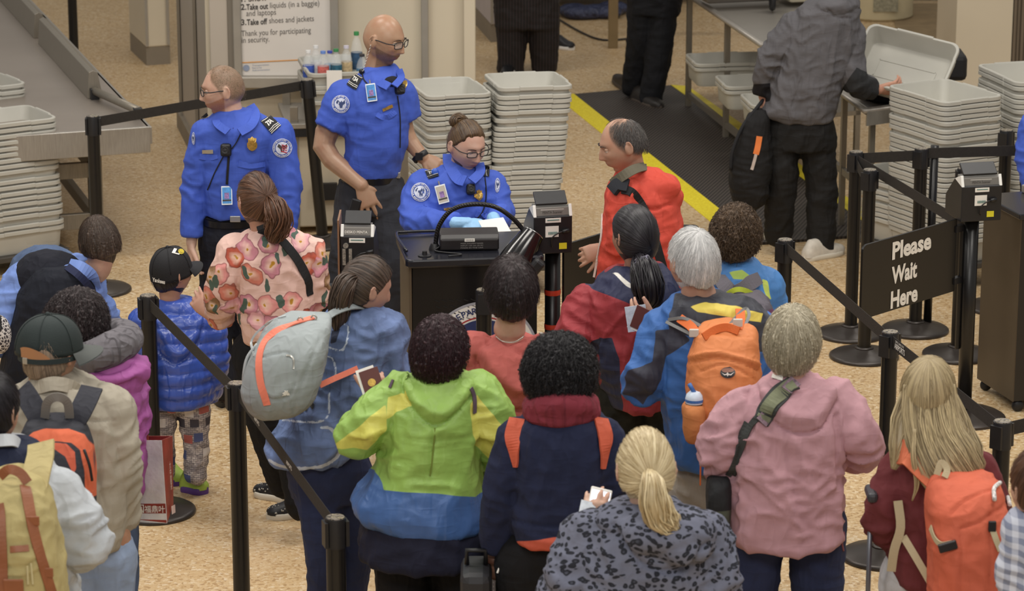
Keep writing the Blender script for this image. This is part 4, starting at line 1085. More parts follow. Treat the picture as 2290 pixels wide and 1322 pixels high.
def pants_auto(s, xc, gap=.1, r=(.1, .075, .062), yc=0., m=None, name='trousers', hipz=.92, hw=.17, hd=.13, shoes=True, shm=None, yaw=0, kn=0):
    """standing legs below the frame: hips at world x=xc"""
    Y = s.Y + yc; R = rotz(-math.radians(yaw)); g = []
    mbs = []
    for sg in (-1, 1):
        J = [np.array([xc, Y, hipz]) + R @ [sg * gap * .9, 0, -.05], np.array([xc, Y, hipz * .53]) + R @ [sg * gap, .02, 0], np.array([xc, Y, .1]) + R @ [sg * gap, 0, 0]]
        g.append(J); s.leg(J, (.075, .055, .038))
        if shoes: 
            a = J[2] * [1, 1, 0]; shoe(s.kids, a + R @ [sg * .02, .2, 0], a + R @ [0, -.07, 0], um=shm or M_BLK, sm=M_BLK)
            s.mb.limb([J[2], a + R @ [0, .1, .05]], [.035, .025], 10, 1)
    def ex_(mb):
        mb.ball([xc, Y, hipz + .0], (hw, hd, .12), n=24)
        for J in g: mb.limb(J, r, 18, 3)
    s.garment(name, extra=ex_, mat_=m, folds=.005, voxel=.011)
# ================================================================== podiums and small equipment
def podium():
    zt = 1.08; A = G(908, 583, zt); B = G(1219, 572, zt); D = G(869, 567, zt)
    x = unit(B - A); y = np.array([-x[1], x[0], 0]); W = np.linalg.norm(B - A); up = np.array([0, 0, 1.]); dp = .46
    e = empty('podium', (A[0], A[1], 0)); R = np.stack([x, y, up], 1)
    def P(a, b, c): return A + x * a + y * b + up * (c - zt)
    bl = mat('podium_black', '131214', .3, var=.15, vs=12)
    sidem = mat('podium_brown', '5A4E3F', .45, .2, var=.06, vs=3)
    q = [P(.03, .035, 0), P(W - .03, .035, 0), P(W - .03, dp - .03, 0), P(.03, dp - .03, 0)]
    MB().quadbox([p[:2] for p in q], .05, zt - .03).build('body', bl, e, bevel=.004)
    MB().box(P(.022, dp / 2 + .0, (zt + .02) / 2), (.012, dp - .06, zt - .07), R).build('side_panel', sidem, e, bevel=.003)
    mb = MB(); r = rrect(W, dp, .03, 0, 4); c = P(W / 2, dp / 2, 0)
    mb.rings([c + np.array([0, 0, z]) + (rr_[:, :1] * x + rr_[:, 1:2] * y) for z, rr_ in ((zt - .038, r * .985), (zt - .03, r), (zt - .008, r), (zt, r * .985))]); mb.build('countertop', mat('counter_black', '1C1D24', .22, var=.1), e, bevel=.002)
    mb = MB(); tr = [P(a, b, zt + .012) for a, b in ((.03, dp - .06), (.03, dp - .03), (.2, dp - .02), (.2, dp - .02))]
    mb.tube([P(.015, .12, zt + .012), P(.0, dp - .05, zt + .015), P(.06, dp - .01, zt + .015), P(.3, dp - .005, zt + .012)], .007, 8, 5); mb.build('edge_lip', mat('counter_black', ''), e, smooth=True)
    v = MB()
    for r_ in range(4):
        for k in range(12): v.box(P(.14 + k * .032 + r_ * .004, .034, zt - .2 - r_ * .028), (.024, .004, .005), R @ np.array([[.9, 0, .4], [0, 1, 0], [-.4, 0, .9]]))
    v.build('vent_slots', mat('slot_dark', '050505', .6), e)
    # seal
    s0 = G(1070, 772, zt); sc = None
    # seal centre on the front plane
    d = ray(1079, 796); n = -y; A2 = P(0, .035, 0); t_ = np.dot(A2 - np.array([0, 0, CAMH]), n) / np.dot(d, n); C = np.array([0, 0, CAMH]) + d * t_
    Rr = .252
    def S(a, b, o): return C + x * a + up * b + n * o
    def disc(r0, r1, o, m, nm, par):
        mb = MB(); k = 72; V = [S(rr_ * math.cos(2 * math.pi * i / k), rr_ * math.sin(2 * math.pi * i / k), o) for rr_ in (r1, r0) for i in range(k)]
        if r0 > 0: mb.add(V, [(i, (i + 1) % k, k + (i + 1) % k, k + i) for i in range(k)])
        else: mb.add(V[:k], [tuple(range(k))])
        return mb.build(nm, m, par)
    white = mat('seal_white', 'DAD8D4', .45); navy = mat('seal_navy', '2B3560', .45); red = mat('seal_red', '9C2F34', .45); sky = mat('seal_blue', '4A66A0', .45); grn = mat('seal_green', '5F7D66', .45)
    seal = disc(0, Rr, .003, white, 'seal', e)
    disc(Rr * .955, Rr, .0035, mat('seal_grey', '9A9CA6', .4), 'seal_rim', seal); disc(Rr * .70, Rr * .725, .004, red, 'seal_ring', seal); disc(0, Rr * .67, .004, navy, 'seal_field', seal)
    tm = MB()
    def arc(s, r, a0, a1, h):
        k = len(s)
        for i, ch in enumerate(s):
            if ch == ' ': continue
            a = a0 + (a1 - a0) * (i + .5) / k; V, F = textmesh(ch, .012)
            V = V[:, :2] * h; V[:, 0] -= (V[:, 0].max() + V[:, 0].min()) / 2; rad = math.radians(a)
            ex = np.array([math.sin(rad), -math.cos(rad)]); ey = np.array([math.cos(rad), math.sin(rad)])
            if a0 < a1: ex, ey = -ex, -ey; 
            tm.add([S(*(ey * (r if a0 > a1 else -r) + ex * p[0] + ey * p[1]), .0045) for p in V], F)
    arc('U.S. DEPARTMENT OF', Rr * .785, 164, 42, Rr * .165); arc('HOMELAND SECURITY', Rr * .9, 210, 330, Rr * .16)
    tm.build('seal_lettering', navy, seal)
    eg = MB(); k = Rr * .6
    for sg in (-1, 1):
        V = [(0, .35), (.25 * sg, .55), (.6 * sg, .75), (.95 * sg, .62), (.9 * sg, .2), (.8 * sg, -.1), (.5 * sg, -.25), (.22 * sg, -.1)]
        eg.add([S(a * k, b * k, .0045) for a, b in V], [tuple(range(8))])
    V = [(-.08, .3), (-.16, .6), (-.14, .82), (.0, .9), (.1, .82), (.2, .72), (.06, .72), (.08, .5), (.1, .3)]
    eg.add([S(-a * k, b * k, .0047) for a, b in V], [tuple(range(9))]); eg.build('seal_eagle', white, seal)
    sh = MB(); sh.add([S(a * k, b * k, .0052) for a, b in ((-.42, .25), (.42, .25), (.42, -.3), (0, -.9), (-.42, -.3))], [(0, 1, 2, 3, 4)]); sh.build('seal_shield', sky, seal)
    sh = MB(); sh.add([S(a * k, b * k, .0056) for a, b in ((-.42, .25), (.42, .25), (.42, .0), (-.42, .0))], [(0, 1, 2, 3)]); sh.build('seal_band', navy, seal)
    st = MB()
    for i in range(7):
        for j in range(3):
            c = (-.36 + i * .12 + (j % 2) * .04, .2 - j * .075); st.add([S((c[0] + .018 * math.cos(q_)) * k, (c[1] + .018 * math.sin(q_)) * k, .006) for q_ in np.linspace(0, 6.28, 6)[:-1]], [tuple(range(5))])
    st.build('seal_stars', white, seal)
    mt = MB(); mt.add([S(a * k, b * k, .006) for a, b in ((-.4, -.3), (-.25, -.05), (-.1, -.3), (.0, -.3), (.12, -.15), (.3, -.35), (0, -.8))], [(0, 1, 2, 3, 4, 5, 6)]); mt.build('seal_mountain', grn, seal)
    tag(e, 'black podium with a round blue and white department seal on its front', 'podium')
    # lamp
    L0 = P(.21, .16, zt); l = empty('desk_lamp', L0); yl = L0[1]
    def LP(px, py, dy=0): return PY(px, py, yl + dy)
    b0 = LP(972, 576); pts = [np.array([b0[0], b0[1], zt + .0]), LP(974, 545), LP(982, 505), LP(1010, 470), LP(1055, 457), (LP(1105, 462)), LP(1145, 487), LP(1175, 520)]
    MB().tube(pts, .0105, 14, 8).build('gooseneck', goose, l, smooth=True)
    MB().lathe(pts[0], [(.001, 0), (.026, 0), (.024, .012), (.016, .03), (.001, .03)], 24).build('lamp_base', M_BLK, l, smooth=True, auto=40)
    a = LP(1192, 522, -.02); b = LP(1143, 600, -.1); ax = unit(b - a); u = unit(np.cross(ax, [0, 1, 0])); w = np.cross(ax, u); RR = np.stack([u, w, ax], 1); Ls = np.linalg.norm(b - a)
    MB().lathe(a, [(.042, .0), (.050, .0), (.053, .01), (.070, Ls * .55), (.078, Ls), (.074, Ls), (.066, Ls * .55), (.046, .02)], 36, R=RR, cap=False).build('lamp_shade', mat('lamp_black', '121113', .16, var=.05), l, smooth=True, auto=35)
    m_ = MB(); m_.lathe(a, [(.001, .016), (.047, .018), (.047, .02), (.001, .022)], 28, R=RR); m_.box(a + ax * .008, (.02, .02, .03), RR); m_.tube([pts[-1], a + ax * .02], .012, 10)
    m_.build('lamp_socket', mat('socket_black', '34302E', .35, .3, var=.4, vs=60), l, smooth=True, auto=40)
    MB().lathe(a, [(.048, -.002), (.053, 0), (.049, .003)], 36, R=RR, cap=False).build('shade_rim', M_CHROME, l, smooth=True)
    tag(l, 'black gooseneck desk lamp arching over the podium top', 'lamp')
    # card reader box
    c = G(1053, 566, zt) + y * .05; pr = empty('document_scanner', c)
    Wd = G(1118, 566, zt)[0] - G(986, 566, zt)[0]; RX = rotz(math.radians(4))
    mb = MB(); mb.rings([np.array([c + RX @ [sx * Wd / 2, yy, zz] for yy, zz in ((-.02, .005), (-.02, .055), (0, .072), (.11, .078), (.13, .06), (.13, .005))]) for sx in (-1, 1)]); mb.build('housing', mat('scanner_black', '1E1B1C', .4, var=.1), pr, bevel=.006)
    MB().box(c + RX @ [.0, -.0215, .052], (.045, .002, .014), RX).build('white_label', M_WHITE, pr)
    tx = MB()
    for i, s in enumerate(('MODEL DOCUMENT READER', 'INPUT 12V 2A CE FC', 'MADE IN THE USA')): text3d(tx, s, c + RX @ [-.04, -.0215, .034 - i * .01], RX[:, 0], [0, 0, 1], .008, 0, .001, width=.1)
    for i in range(9): tx.box(c + RX @ [-.016 + i * .004, -.0230, .052], (.0018, .001, .008), RX)
    tx.build('label_print', mat('print_grey', '8F8B88', .5), pr)
    mb = MB(); mb.tube([c + RX @ [-Wd / 2, 0, .02], c + RX @ [-Wd / 2 - .02, -.03, .006], c + RX @ [-.04, -.09, .006], c + RX @ [-.1, -.12, .006]], .004, 8, 5); mb.build('cable', M_BLK, pr, smooth=True)
    tag(pr, 'black document scanner with a small white label on the podium', 'scanner')
    k = P(.09, .07, zt); MB_ = MB(); MB_.lathe(k, [(.001, 0), (.03, 0), (.03, .004), (.012, .006), (.01, .022), (.001, .024)], 16); tag(MB_.build('knob', M_BLK, smooth=True, auto=40), 'small black round knob on the left end of the podium top', 'knob')
    h = PY(1196, 600, A[1] - .02); mb = MB(); mb.box(h, (.05, .06, .09), np.array(Matrix.Rotation(.7, 3, 'Y'))); tag(mb.build('handheld_scanner', M_BLK, bevel=.012), 'small black handheld scanner hanging at the right end of the podium', 'scanner')
    return A, x, y
t = NT('gooseneck_black'); v = t.coord(); w = t.n('ShaderNodeTexWave'); w.bands_direction = 'DIAGONAL'; w.inputs['Scale'].default_value = 45; t.l(v, w.inputs['Vector']); t.bump(w.outputs['Fac'], .5, .002); goose = t.fin('1B1A1C', .28, .3)
podium()
def podium2():
    a, b = G(2186, 872), G(2266, 925); z = 1.0; u = b - a; v = np.array([u[1], -u[0], 0]) * -1; v = unit(v) * .55; u1 = unit(u)
    if v[0] < 0: v = -v
    if v[1] < 0: v = np.array([abs(v[0]), abs(v[1]), 0])
    e = empty('podium', a); q = [a, b, b + v, a + v]
    MB().quadbox([p[:2] for p in q], .06, z - .03).build('body', mat('podium_black2', '1D1A18', .4, var=.1), e, bevel=.004)
    MB().quadbox([p[:2] for p in (a - unit(v) * .006, b - unit(v) * .006, b, a)], .06, z - .03).build('side_panel', mat('podium_brown2', '4A4033', .45, .25, var=.05), e)
    c = sum(q) / 4; MB().quadbox([(c + (p - c) * 1.07)[:2] for p in q], z - .03, z).build('countertop', mat('counter_black', ''), e, bevel=.006)
    MB().box((c + [0.1, 0.1, z + .02]), (.4, .3, .04), rotz(.4)).build('tray', M_STEEL, e, bevel=.006)
    for p in q:
        w = p + (c - p) * .12; MB().ball((w[0], w[1], .03), (.03, .015, .03), n=12).build('caster', M_BLK, e, smooth=True)
    tag(e, 'dark brown podium at the right edge behind the wait sign', 'podium')
podium2()
# steel side table with bins of bottles at the partition
def bottle_station():
    zt = .68; c0 = G(641, 278, zt); Y0 = c0[1]
    e = empty('side_table', (c0[0], c0[1], 0)); x = np.array([1, .12, 0]); x = unit(x); y = np.array([-.16, 1, 0]); y = unit(y); R = np.stack([x, np.array([-x[1], x[0], 0]), [0, 0, 1]], 1)
    W, D = .75, min(.62, YP - Y0 - .1)
    q = [c0, c0 + x * W, c0 + x * W + y * D, c0 + y * D]
    MB().quadbox([p[:2] for p in q], zt - .03, zt).build('table_top', M_STEEL, e, bevel=.004)
    MB().box(c0 + x * W / 2 + [0, .02, -.05], (W, .03, .06), R).build('apron', M_BLK, e)
    for a in (.05, W - .05):
        for b in (.06, D - .05): MB().box((c0 + x * a + y * b)[:2].tolist() + [.385], (.045, .045, .77)).build('leg', M_STEEL2, e)
    q2 = [c0 + (p - c0) * .95 + np.array([.02, .05, 0]) for p in q]; MB().quadbox([p[:2] for p in q2], .04, zt - .08).build('cabinet_body', mat('cream_body', 'B9AE99', .55, var=.03), e, bevel=.01)
    MB().box(c0 + x * .22 + [0, .03, -.42], (.14, .04, .1), R).build('latch', M_BLK, e)
    tag(e, 'steel-topped side table with cream body in front of the sign', 'table')
    P0 = G(690, 166, .98); yaw = math.radians(101)
    cx = P0 + rotz(yaw) @ [BL / 2, -BW / 2, 0]; cx[1] = min(cx[1], YP - .34)
    add_bin((cx[0], cx[1], 0.98 - BH), yaw, (0, 0), 'grey bin holding the drink bottles beside the bald officer', None, 1.0)
    for i, z in enumerate((  .98 - BH - .075, .98 - BH - .10, zt + .0)): add_bin((cx[0], cx[1], z), yaw + .02, (0, 0), 'grey bin under the bottle bin, %s of three' % ('top', 'middle', 'lowest')[i], 'bins under the bottle bin')
    pp = MB(); pp.box((PY(748, 195, cx[1] - BL / 2 - .03)), (.09, .003, .2)); tag(pp.build('paper_notice', M_WHITE), 'white paper sheet hanging on the front of the bottle bin', 'paper')
    B = [(690, 'E8E8E8', '3E5BB0', 'clear bottle with white and blue label', .22, 0), (707, 'E6E6E6', 'E8E8E6', 'clear bottle with plain white label', .235, .05), (723, '6C8FD6', 'CE6A62', 'bottle with light blue cap and pink label', .225, -.03), (738, '4050B0', '6FA3C8', 'small bottle with dark blue cap', .2, .06),
         (752, '3F8A55', '2F6075', 'bottle with green cap and teal label', .235, -.02), (775, 'D8D3E2', 'CBB38A', 'bottle with pale cap and cream label', .24, .03), (798, '3F9055', '31506F', 'tallest bottle with a green cap', .31, .08), (810, '3A3A40', '5A86A8', 'bottle with a dark cap', .21, -.04)]
    for px, cap, lb, desc, h, dy in B:
        b0 = PY(px, 150, cx[1] - .08 + dy * 1.5); b0[2] = 0.98 - BH + .012; r = .034
        o = MB().lathe(b0, [(.001, .004), (r * .8, 0), (r, .01), (r, h * .35), (r * .92, h * .42), (r, h * .5), (r, h * .66), (r * .7, h * .82), (.013, h * .9), (.013, h * .95), (.001, h * .95)], 20).build('bottle', PET, smooth=True)
        MB().lathe(b0, [(.001, h * .93), (.016, h * .93), (.0155, h), (.001, h)], 16).build('cap', mat('cap_' + cap, cap, .4), o, smooth=True, auto=40)
        MB().lathe(b0, [(r + .0008, h * .28), (r + .0008, h * .6)], 20, cap=False).build('label', mat('lbl_' + lb, lb, .5, var=.3, vs=60), o, smooth=True)
        MB().lathe(b0, [(.001, .006), (r * .9, .006), (r * .9, h * .45), (.001, h * .45)], 16).build('liquid', mat('water', 'B9C4C6', .1, spec=.5), o, smooth=True)
        tag(o, desc + ' in the grey bin', 'bottle', 'drink bottles in the grey bin')
t = NT('pet_plastic'); t.fin((.93, .96, .97), .06, 0, .6); t.b.inputs['Alpha'].default_value = .22; PET = t.m
bottle_station()
# ================================================================== people
HB = dict(black=hairmat('hair_black', '0B0A0C', '26222A', .35), brown=hairmat('hair_brown', '2A1A12', '6E4A34', .4), dkbrown=hairmat('hair_dark_brown', '241C17', '5C4A3E', .42), maroon=hairmat('hair_maroon', '180C10', '40222A', .38),
          white=hairmat('hair_white', 'A0A1A3', 'EEEDEB', .5), gblond=hairmat('hair_greyblond', '84795F', 'D8D0BA', .45), blond=hairmat('hair_blond', '9A8258', 'EADBB4', .4), lblond=hairmat('hair_longblond', '66563C', 'C8B58C', .42, k=40),
          grey=hairmat('hair_grey', '2E2C2E', '77726E', .5), curly=hairmat('hair_curlybrown', '2A1D14', '6E5842', .5), bk2=hairmat('hair_softblack', '161213', '45383A', .4), buzz=hairmat('hair_buzz', '5A4836', '97826A', .7, k=90), offb=hairmat('hair_officer', '1C1412', '6E5438', .35, k=34))
def Yh(px, py, h): return G(px, py, h)[1]
def jk(name, base, **kw): return lambda cols=(): cloth(name, base, cols, **kw)
M_STRAPBK = mat('strap_black', '141418', .8, bs=300, bst=.3); M_GOLD = mat('badge_gold', 'C9A455', .3, .7, var=.25, vs=120); M_CARD = mat('card_white', 'DDE3E8', .35); M_CARDB = mat('card_blue', '3D86C6', .4, var=.3, vs=60)
M_DENIMJ = 'x'; M_SILV = mat('silver', 'B9B6AE', .3, .7); M_UNI = lambda: None

# ---- officers
def patch(p, c, r, red=False, par=None, sq=1.0):
    x, y = c; q = lambda k: [(x - r * k * sq, y - r * k), (x + r * k * sq, y - r * k), (x + r * k * sq, y + r * k), (x - r * k * sq, y + r * k)]
    a = p.dgrid('shoulder_patch', q(1), 1, 1, mat('patch_white', 'D8DAE4', .7), .004, par, round_=True)
    if par is None: pass
    b = p.dgrid('patch_ring', q(.93), 1, 1, mat('patch_blue', '2C4FA8', .7), .0052, a, round_=True); c_ = p.dgrid('patch_field', q(.66), 1, 1, mat('patch_field', 'C9CEDF', .7, var=.2, vs=60), .0064, a, round_=True)
    m = MB(); V = []; F = []
    for k in range(22):      # ring lettering as tiny bars
        a_ = 2 * math.pi * k / 22; ca, sa = math.cos(a_), math.sin(a_); n0 = len(V)
        for dr, dt in ((.72, -.035), (.72, .035), (.88, .035), (.88, -.035)): V.append((x + r * sq * (dr * ca - dt * 2 * sa), y + r * (dr * sa + dt * 2 * ca)))
        F.append((n0, n0 + 1, n0 + 2, n0 + 3))
    V2, F2 = [], []
    s1 = 'TRANSPORTATION SECURITY'; s2 = 'ADMINISTRATION'
    for s, a0, a1, rr, up in ((s1, 205, -25, .74, 1), (s2, 150, 30, .88, -1)):
        for i, ch in enumerate(s):
            if ch == ' ': continue
            a_ = math.radians(a0 + (a1 - a0) * (i + .5) / len(s)); T, Fc = textmesh(ch, .03); T = T[:, :2] * .2; T[:, 0] -= T[:, 0].mean()
            if up > 0: er = (math.cos(a_), math.sin(a_)); et = (math.sin(a_), -math.cos(a_))
            else: er = (-math.cos(a_), math.sin(a_)); et = (math.sin(a_), math.cos(a_)); 
            o_ = len(V2)
            for t_ in T:
                if up > 0: X = er[0] * (rr + t_[1]) + et[0] * t_[0]; Yv = er[1] * (rr + t_[1]) + et[1] * t_[0]
                else: X = math.cos(a_) * (rr - t_[1]) + math.sin(a_) * t_[0] * 1; Yv = -(math.sin(a_) * (rr - t_[1]) - math.cos(a_) * t_[0] * 1); 
                V2.append((x + r * sq * X, y - r * Yv))
            F2 += [tuple(q_ + o_ for q_ in f) for f in Fc]
    p.decal('patch_lettering', V2, F2, M_WHITE, .0068, a)
    if red:
        for k in range(4):
            yy = y - r * .4 + k * r * .22; p.dgrid('patch_stripe', [(x - r * .1, yy), (x + r * .45, yy + r * .2), (x + r * .45, yy + r * .3), (x - r * .1, yy + r * .1)], 3, 1, mat('patch_red', 'B23A48', .7), .0078, a)
    V = [(-.5, -.15), (-.35, -.45), (-.05, -.2), (.05, -.42), (.15, -.2), (.42, -.45), (.5, -.1), (.2, .1), (.12, .42), (-.12, .42), (-.2, .1)]
    p.decal('patch_eagle', [(x + r * sq * a_, y + r * b_) for a_, b_ in V], [tuple(range(11))], mat('patch_dark', '33436E', .7) if not red else mat('ink_dark', ''), .0072, a)
    return a
def board(p, quad, txt, torg, tex, tey, bars=3):
    b = p.dgrid('shoulder_board', quad, 6, 6, mat('board_black', '101116', .7), .006)
    q = np.array(quad, float)
    for k in range(bars + 1):
        v = (.05 if k == bars else .70 + k * .11)
        a = q[0] * (1 - v) + q[3] * v; c = q[1] * (1 - v) + q[2] * v; d = (q[3] - q[0]) * .035
        p.dgrid('board_stripe', [a, c, c + d, a + d], 6, 1, M_WHITE, .0075, b)
    if txt:
        L_ = np.linalg.norm(q[3] - q[0]); o_ = q[0] + (q[3] - q[0]) * .50 + (q[1] - q[0]) * .14
        p.text('board_lettering', txt, o_, (q[1] - q[0]) * .72, (q[0] - q[3]) * .27, M_WHITE, .03, .008, b)
    return b
def idcard(p, x, y, w, h, ang=0, m=None):
    c, s_ = math.cos(ang), math.sin(ang); R = lambda a, b: (x + a * c - b * s_, y + a * s_ + b * c)
    P0 = [p.hit(*R(a, b), .010)[0] for a, b in ((-w / 2, -h / 2), (w / 2, -h / 2), (w / 2, h / 2), (-w / 2, h / 2))]
    ctr = sum(P0) / 4; n = unit(np.array([0, -1, .35])); ex = unit(P0[1] - P0[0]); ex = unit(ex - n * np.dot(ex, n)); ey = np.cross(n, ex); s = 1 / pxm(p.Y, 1.3)
    R3 = np.stack([ex, ey, n], 1); o = MB().box(ctr + n * .004, (w * s, h * s, .004), R3).build('id_badge', M_CARD, bevel=.001); p.kids.append(o)
    MB().box(ctr + n * .0066 + ey * h * s * .0, (w * s * .84, h * s * .86, .001), R3).build('badge_print', m or M_CARDB, o)
    MB().box(ctr + n * .0075 - ey * h * s * .02, (w * s * .42, h * s * .32, .001), R3).build('badge_photo', mat('badge_photo', '8A6AA0', .5, var=.5, vs=90), o)
    MB().box(ctr + n * .0075 - ey * h * s * .26, (w * s * .8, h * s * .08, .001), R3).build('badge_bar', mat('ink_dark', ''), o)
    MB().tube([ctr + ey * h * s * .5, ctr + ey * h * s * .72 + n * .002], .004, 8).build('badge_clip', M_SILV, o)
    return o
def metal_badge(p, x, y, r):
    """star-topped shield badge"""
    V = [(0, -1.25), (.25, -1.), (.7, -.95), (.62, -.45), (.85, -.1), (.8, .5), (.45, .95), (0, 1.15), (-.45, .95), (-.8, .5), (-.85, -.1), (-.62, -.45), (-.7, -.95), (-.25, -1.)]
    o = p.decal('metal_badge', [(x + a * r, y + b * r) for a, b in V] + [(x + a * r * .6, y + b * r * .6) for a, b in V], [tuple(range(14, 28))] + [(i, (i + 1) % 14, 14 + (i + 1) % 14, 14 + i) for i in range(14)], M_GOLD, .008)
    sm = o.modifiers.new('s', 'SOLIDIFY'); sm.thickness = .006
    q = r * .42; p.dgrid('badge_seal', [(x - q, y + .1 * r - q), (x + q, y + .1 * r - q), (x + q, y + .1 * r + q), (x - q, y + .1 * r + q)], 1, 1, mat('badge_seal', '6C5A3A', .4, .4, var=.5, vs=300), .0125, o, round_=True)
    return o
def radio(p, x, y, r):
    c, n = p.hit(x, y, .02); R = np.stack([np.array([1, 0, 0]), unit(np.cross(n, [1, 0, 0])), n], 1)
    mb = MB(); s = 1 / pxm(p.Y, 1.3) * r; mb.box(c, (s * 1.7, s * 2.1, .03), R); o = mb.build('shoulder_mic', M_BLK, bevel=.012); p.kids.append(o)
    m = MB(); m.lathe(c + n * .015, [(.001, 0), (s * .6, 0), (s * .6, .003), (s * .5, .004), (s * .3, .002), (.001, .004)], 24, R=R); m.build('speaker_grille', mat('grille', '232326', .6, bs=200, bst=.6), o); return o
def collar(p, m, pts, w=.05, name='collar', rise=.03, n=(0, -1, .6)):
    mb = MB(); mb.ribbon(p.Q(*pts), w, .006, n, 4); o = mb.build(name, m, smooth=False); p.kids.append(o); return o
UNI = lambda: jk('uniform_blue', '2A4FD0', rough=.7, var=.1, spec=.25)
UNIM = lambda cols=(): _mc.setdefault('uni', cloth('uniform_blue', '385BC8', cols, .7, var=.08, wr=.18))
NAVY = cloth('navy_trousers', '1B1D29', (), .85); CHAR = cloth('charcoal_trousers', '34363E', (), .85); BLKT = cloth('black_trousers', '121216', (), .85)

def belt_ring(p, py, xl, xr, dp, w=.035, dy=0):
    R = p.rings([(py - 6, xl, xr, dp, dy), (py, xl, xr, dp, dy), (py + 8, xl, xr, dp, dy)], 40, 2.3, 1, 1.04)
    mb = MB(); mb.rings(R); o = mb.build('belt', mat('leather_black', '0F0E10', .35, bs=120, bst=.1), None, smooth=True, auto=40); p.kids.append(o)
    return o
def buckle(p, par, px, py, dp):
    c = p.P(px, py, -dp / 2 - .008); mb = MB(); mb.box(c, (.05, .008, .03)); mb.build('buckle', M_SILV, par, bevel=.003)

# 1: bearded officer with glasses looking left
p = Person(G(500, 905)[1], 'person in long-sleeved blue officer uniform with glasses and reddish beard, looking left', 'C99E84', .0048, 11)
p.head(500, 203, -98, 4, 0, size=1.05, neck=(522, 272, 0, .062))
bear = lambda V: (lambda l: np.minimum(np.minimum(l[:, 1] - .004, -.018 - .42 * (l[:, 1] - .01) - l[:, 2]), l[:, 2] + .13))(p.loc(V))
lips = lambda V: (lambda l: np.where((l[:, 1] > .05), .010 - np.hypot(l[:, 0] * .55, (l[:, 2] + .0605)), -1))(p.loc(V))
hl = lambda z0, zs: (lambda V: (lambda l: np.minimum(.0785 - np.abs(l[:, 0]), l[:, 2] - np.interp(np.abs(np.arctan2(l[:, 0], l[:, 1])), z0, zs)))(p.loc(V)))
p.smasks = [(bear, ('9A6038', .8)), (lips, ('A8605A', .6)), (hl([0, .5, .8, 1.1, 1.35, 1.5, 1.62, 1.9, 3.2], [.098, .09, .055, .035, .0, -.0, .01, -.03, -.06]), ('6A5842', .95, .012))]
SL = [([(462, 300, 0), (436, 420, -.02), (430, 528, -.06)], (.078, .066, .05)), ([(618, 300, 0), (640, 420, -.04), (640, 530, -.1)], (.082, .07, .052))]
p.torso([(262, 490, 560, .12), (300, 450, 625, .2), (380, 452, 600, .24), (480, 455, 575, .22)]); p.sleeves(SL)
p.arm([(432, 500, -.05), (428, 545, -.07)], (.03, .026), dict(d=(-.03, -.15, -1), n=(-1, -.3, 0), t=-1, curl=(.35, .45, .5, .55), size=1.05))
J = [[(490, 510, 0), (483, 700, -.03), (500, 868, -.05)], [(548, 510, 0), (556, 700, 0), (548, 845, .1)]]
for j in J: p.leg(j)
p.garment('shirt', [(246, 488, 560, .12, -.01), (262, 470, 590, .19, 0), (290, 448, 628, .25, 0), (340, 448, 610, .28, 0), (420, 455, 590, .29, 0), (494, 458, 578, .28, 0)], SL, mat_=UNIM, folds=.006,
          creases=[([(528, 290), (524, 380), (520, 475)], .004, .004), ([(445, 345), (487, 350), (488, 338)], .003, -.004), ([(530, 360), (560, 368), (590, 362)], .003, -.004)])
patch(p, (631, 331), 21, True); patch(p, (434, 310), 14, sq=.25)
board(p, [(582, 272), (604, 258), (628, 282), (607, 300)], 'TSA', (590, 288), (18, -13), (-5, -9), 3); board(p, [(450, 262), (462, 252), (466, 258), (454, 268)], '', 0, 0, 0, 2)
metal_badge(p, 563, 322, 13); radio(p, 508, 335, 14); idcard(p, 508, 436, 24, 42); p.strap('lanyard', [(512, 350), (509, 385), (508, 412)], .012, M_STRAPBK)
p.strap('lanyard', [(540, 295), (525, 325), (512, 340)], .005, M_STRAPBK, .004, .006); p.strap('mic_cord', [(500, 350), (480, 390), (466, 425)], .005, M_STRAPBK, .004, .006)
p.dgrid('name_plate', [(453, 335), (478, 335), (478, 343), (453, 343)], 3, 1, M_SILV, .006)
p.strap('pocket_flap', [(446, 350), (470, 353), (487, 349)], .028, UNIM(), .003, .001); p.strap('pocket_flap', [(533, 366), (560, 371), (592, 366)], .03, UNIM(), .003, .001)
UC = UNIM()
collar(p, UC, [(560, 236, .05), (572, 256, -.05), (562, 280, -.13), (536, 296, -.17)], .044); collar(p, UC, [(482, 262, -.02), (487, 278, -.12), (510, 295, -.17)], .038)
mb = MB(); mb.ball(p.P(524, 286, -.07), (.055, .05, .03), n=16); p.add(mb.build('undershirt', mat('tee_navy', '10121C', .9), smooth=True))
b = belt_ring(p, 488, 456, 580, .27); buckle(p, b, 526, 490, .28)
def tr(mb): 
    mb.rings(p.rings([(478, 458, 578, .25, 0), (520, 452, 582, .27, 0), (560, 452, 580, .25, 0)], 30, 2.3, 3))
    for j in J: mb.limb(p.Q(*j), (.098, .074, .058), 18, 4)
p.garment('trousers', extra=tr, mat_=NAVY, folds=.005, voxel=.01)
shoe(p.kids, G(497, 912), G(508, 860), .1, .09, um=mat('shoe_brown', '3A2E28', .4), sm=M_BLK); shoe(p.kids, G(540, 880), G(552, 835), .1, .09)
p.hair(HB['buzz'], cap=False, rad=(.0775, .099, .1175), off=(0, -.002, .0), line=((0, .078), (.8, .062), (1.15, .03), (1.45, .015), (1.7, .005), (2.1, -.03), (3.2, -.065)), amp=.0006, freq=120, fade=.03, n=500, slen=.008, lift=.001, sr=.0004)
p.eyes('5A6A70', '6A4A34'); p.glasses(M_BLK, w=.048, h=.028)
p.finish()

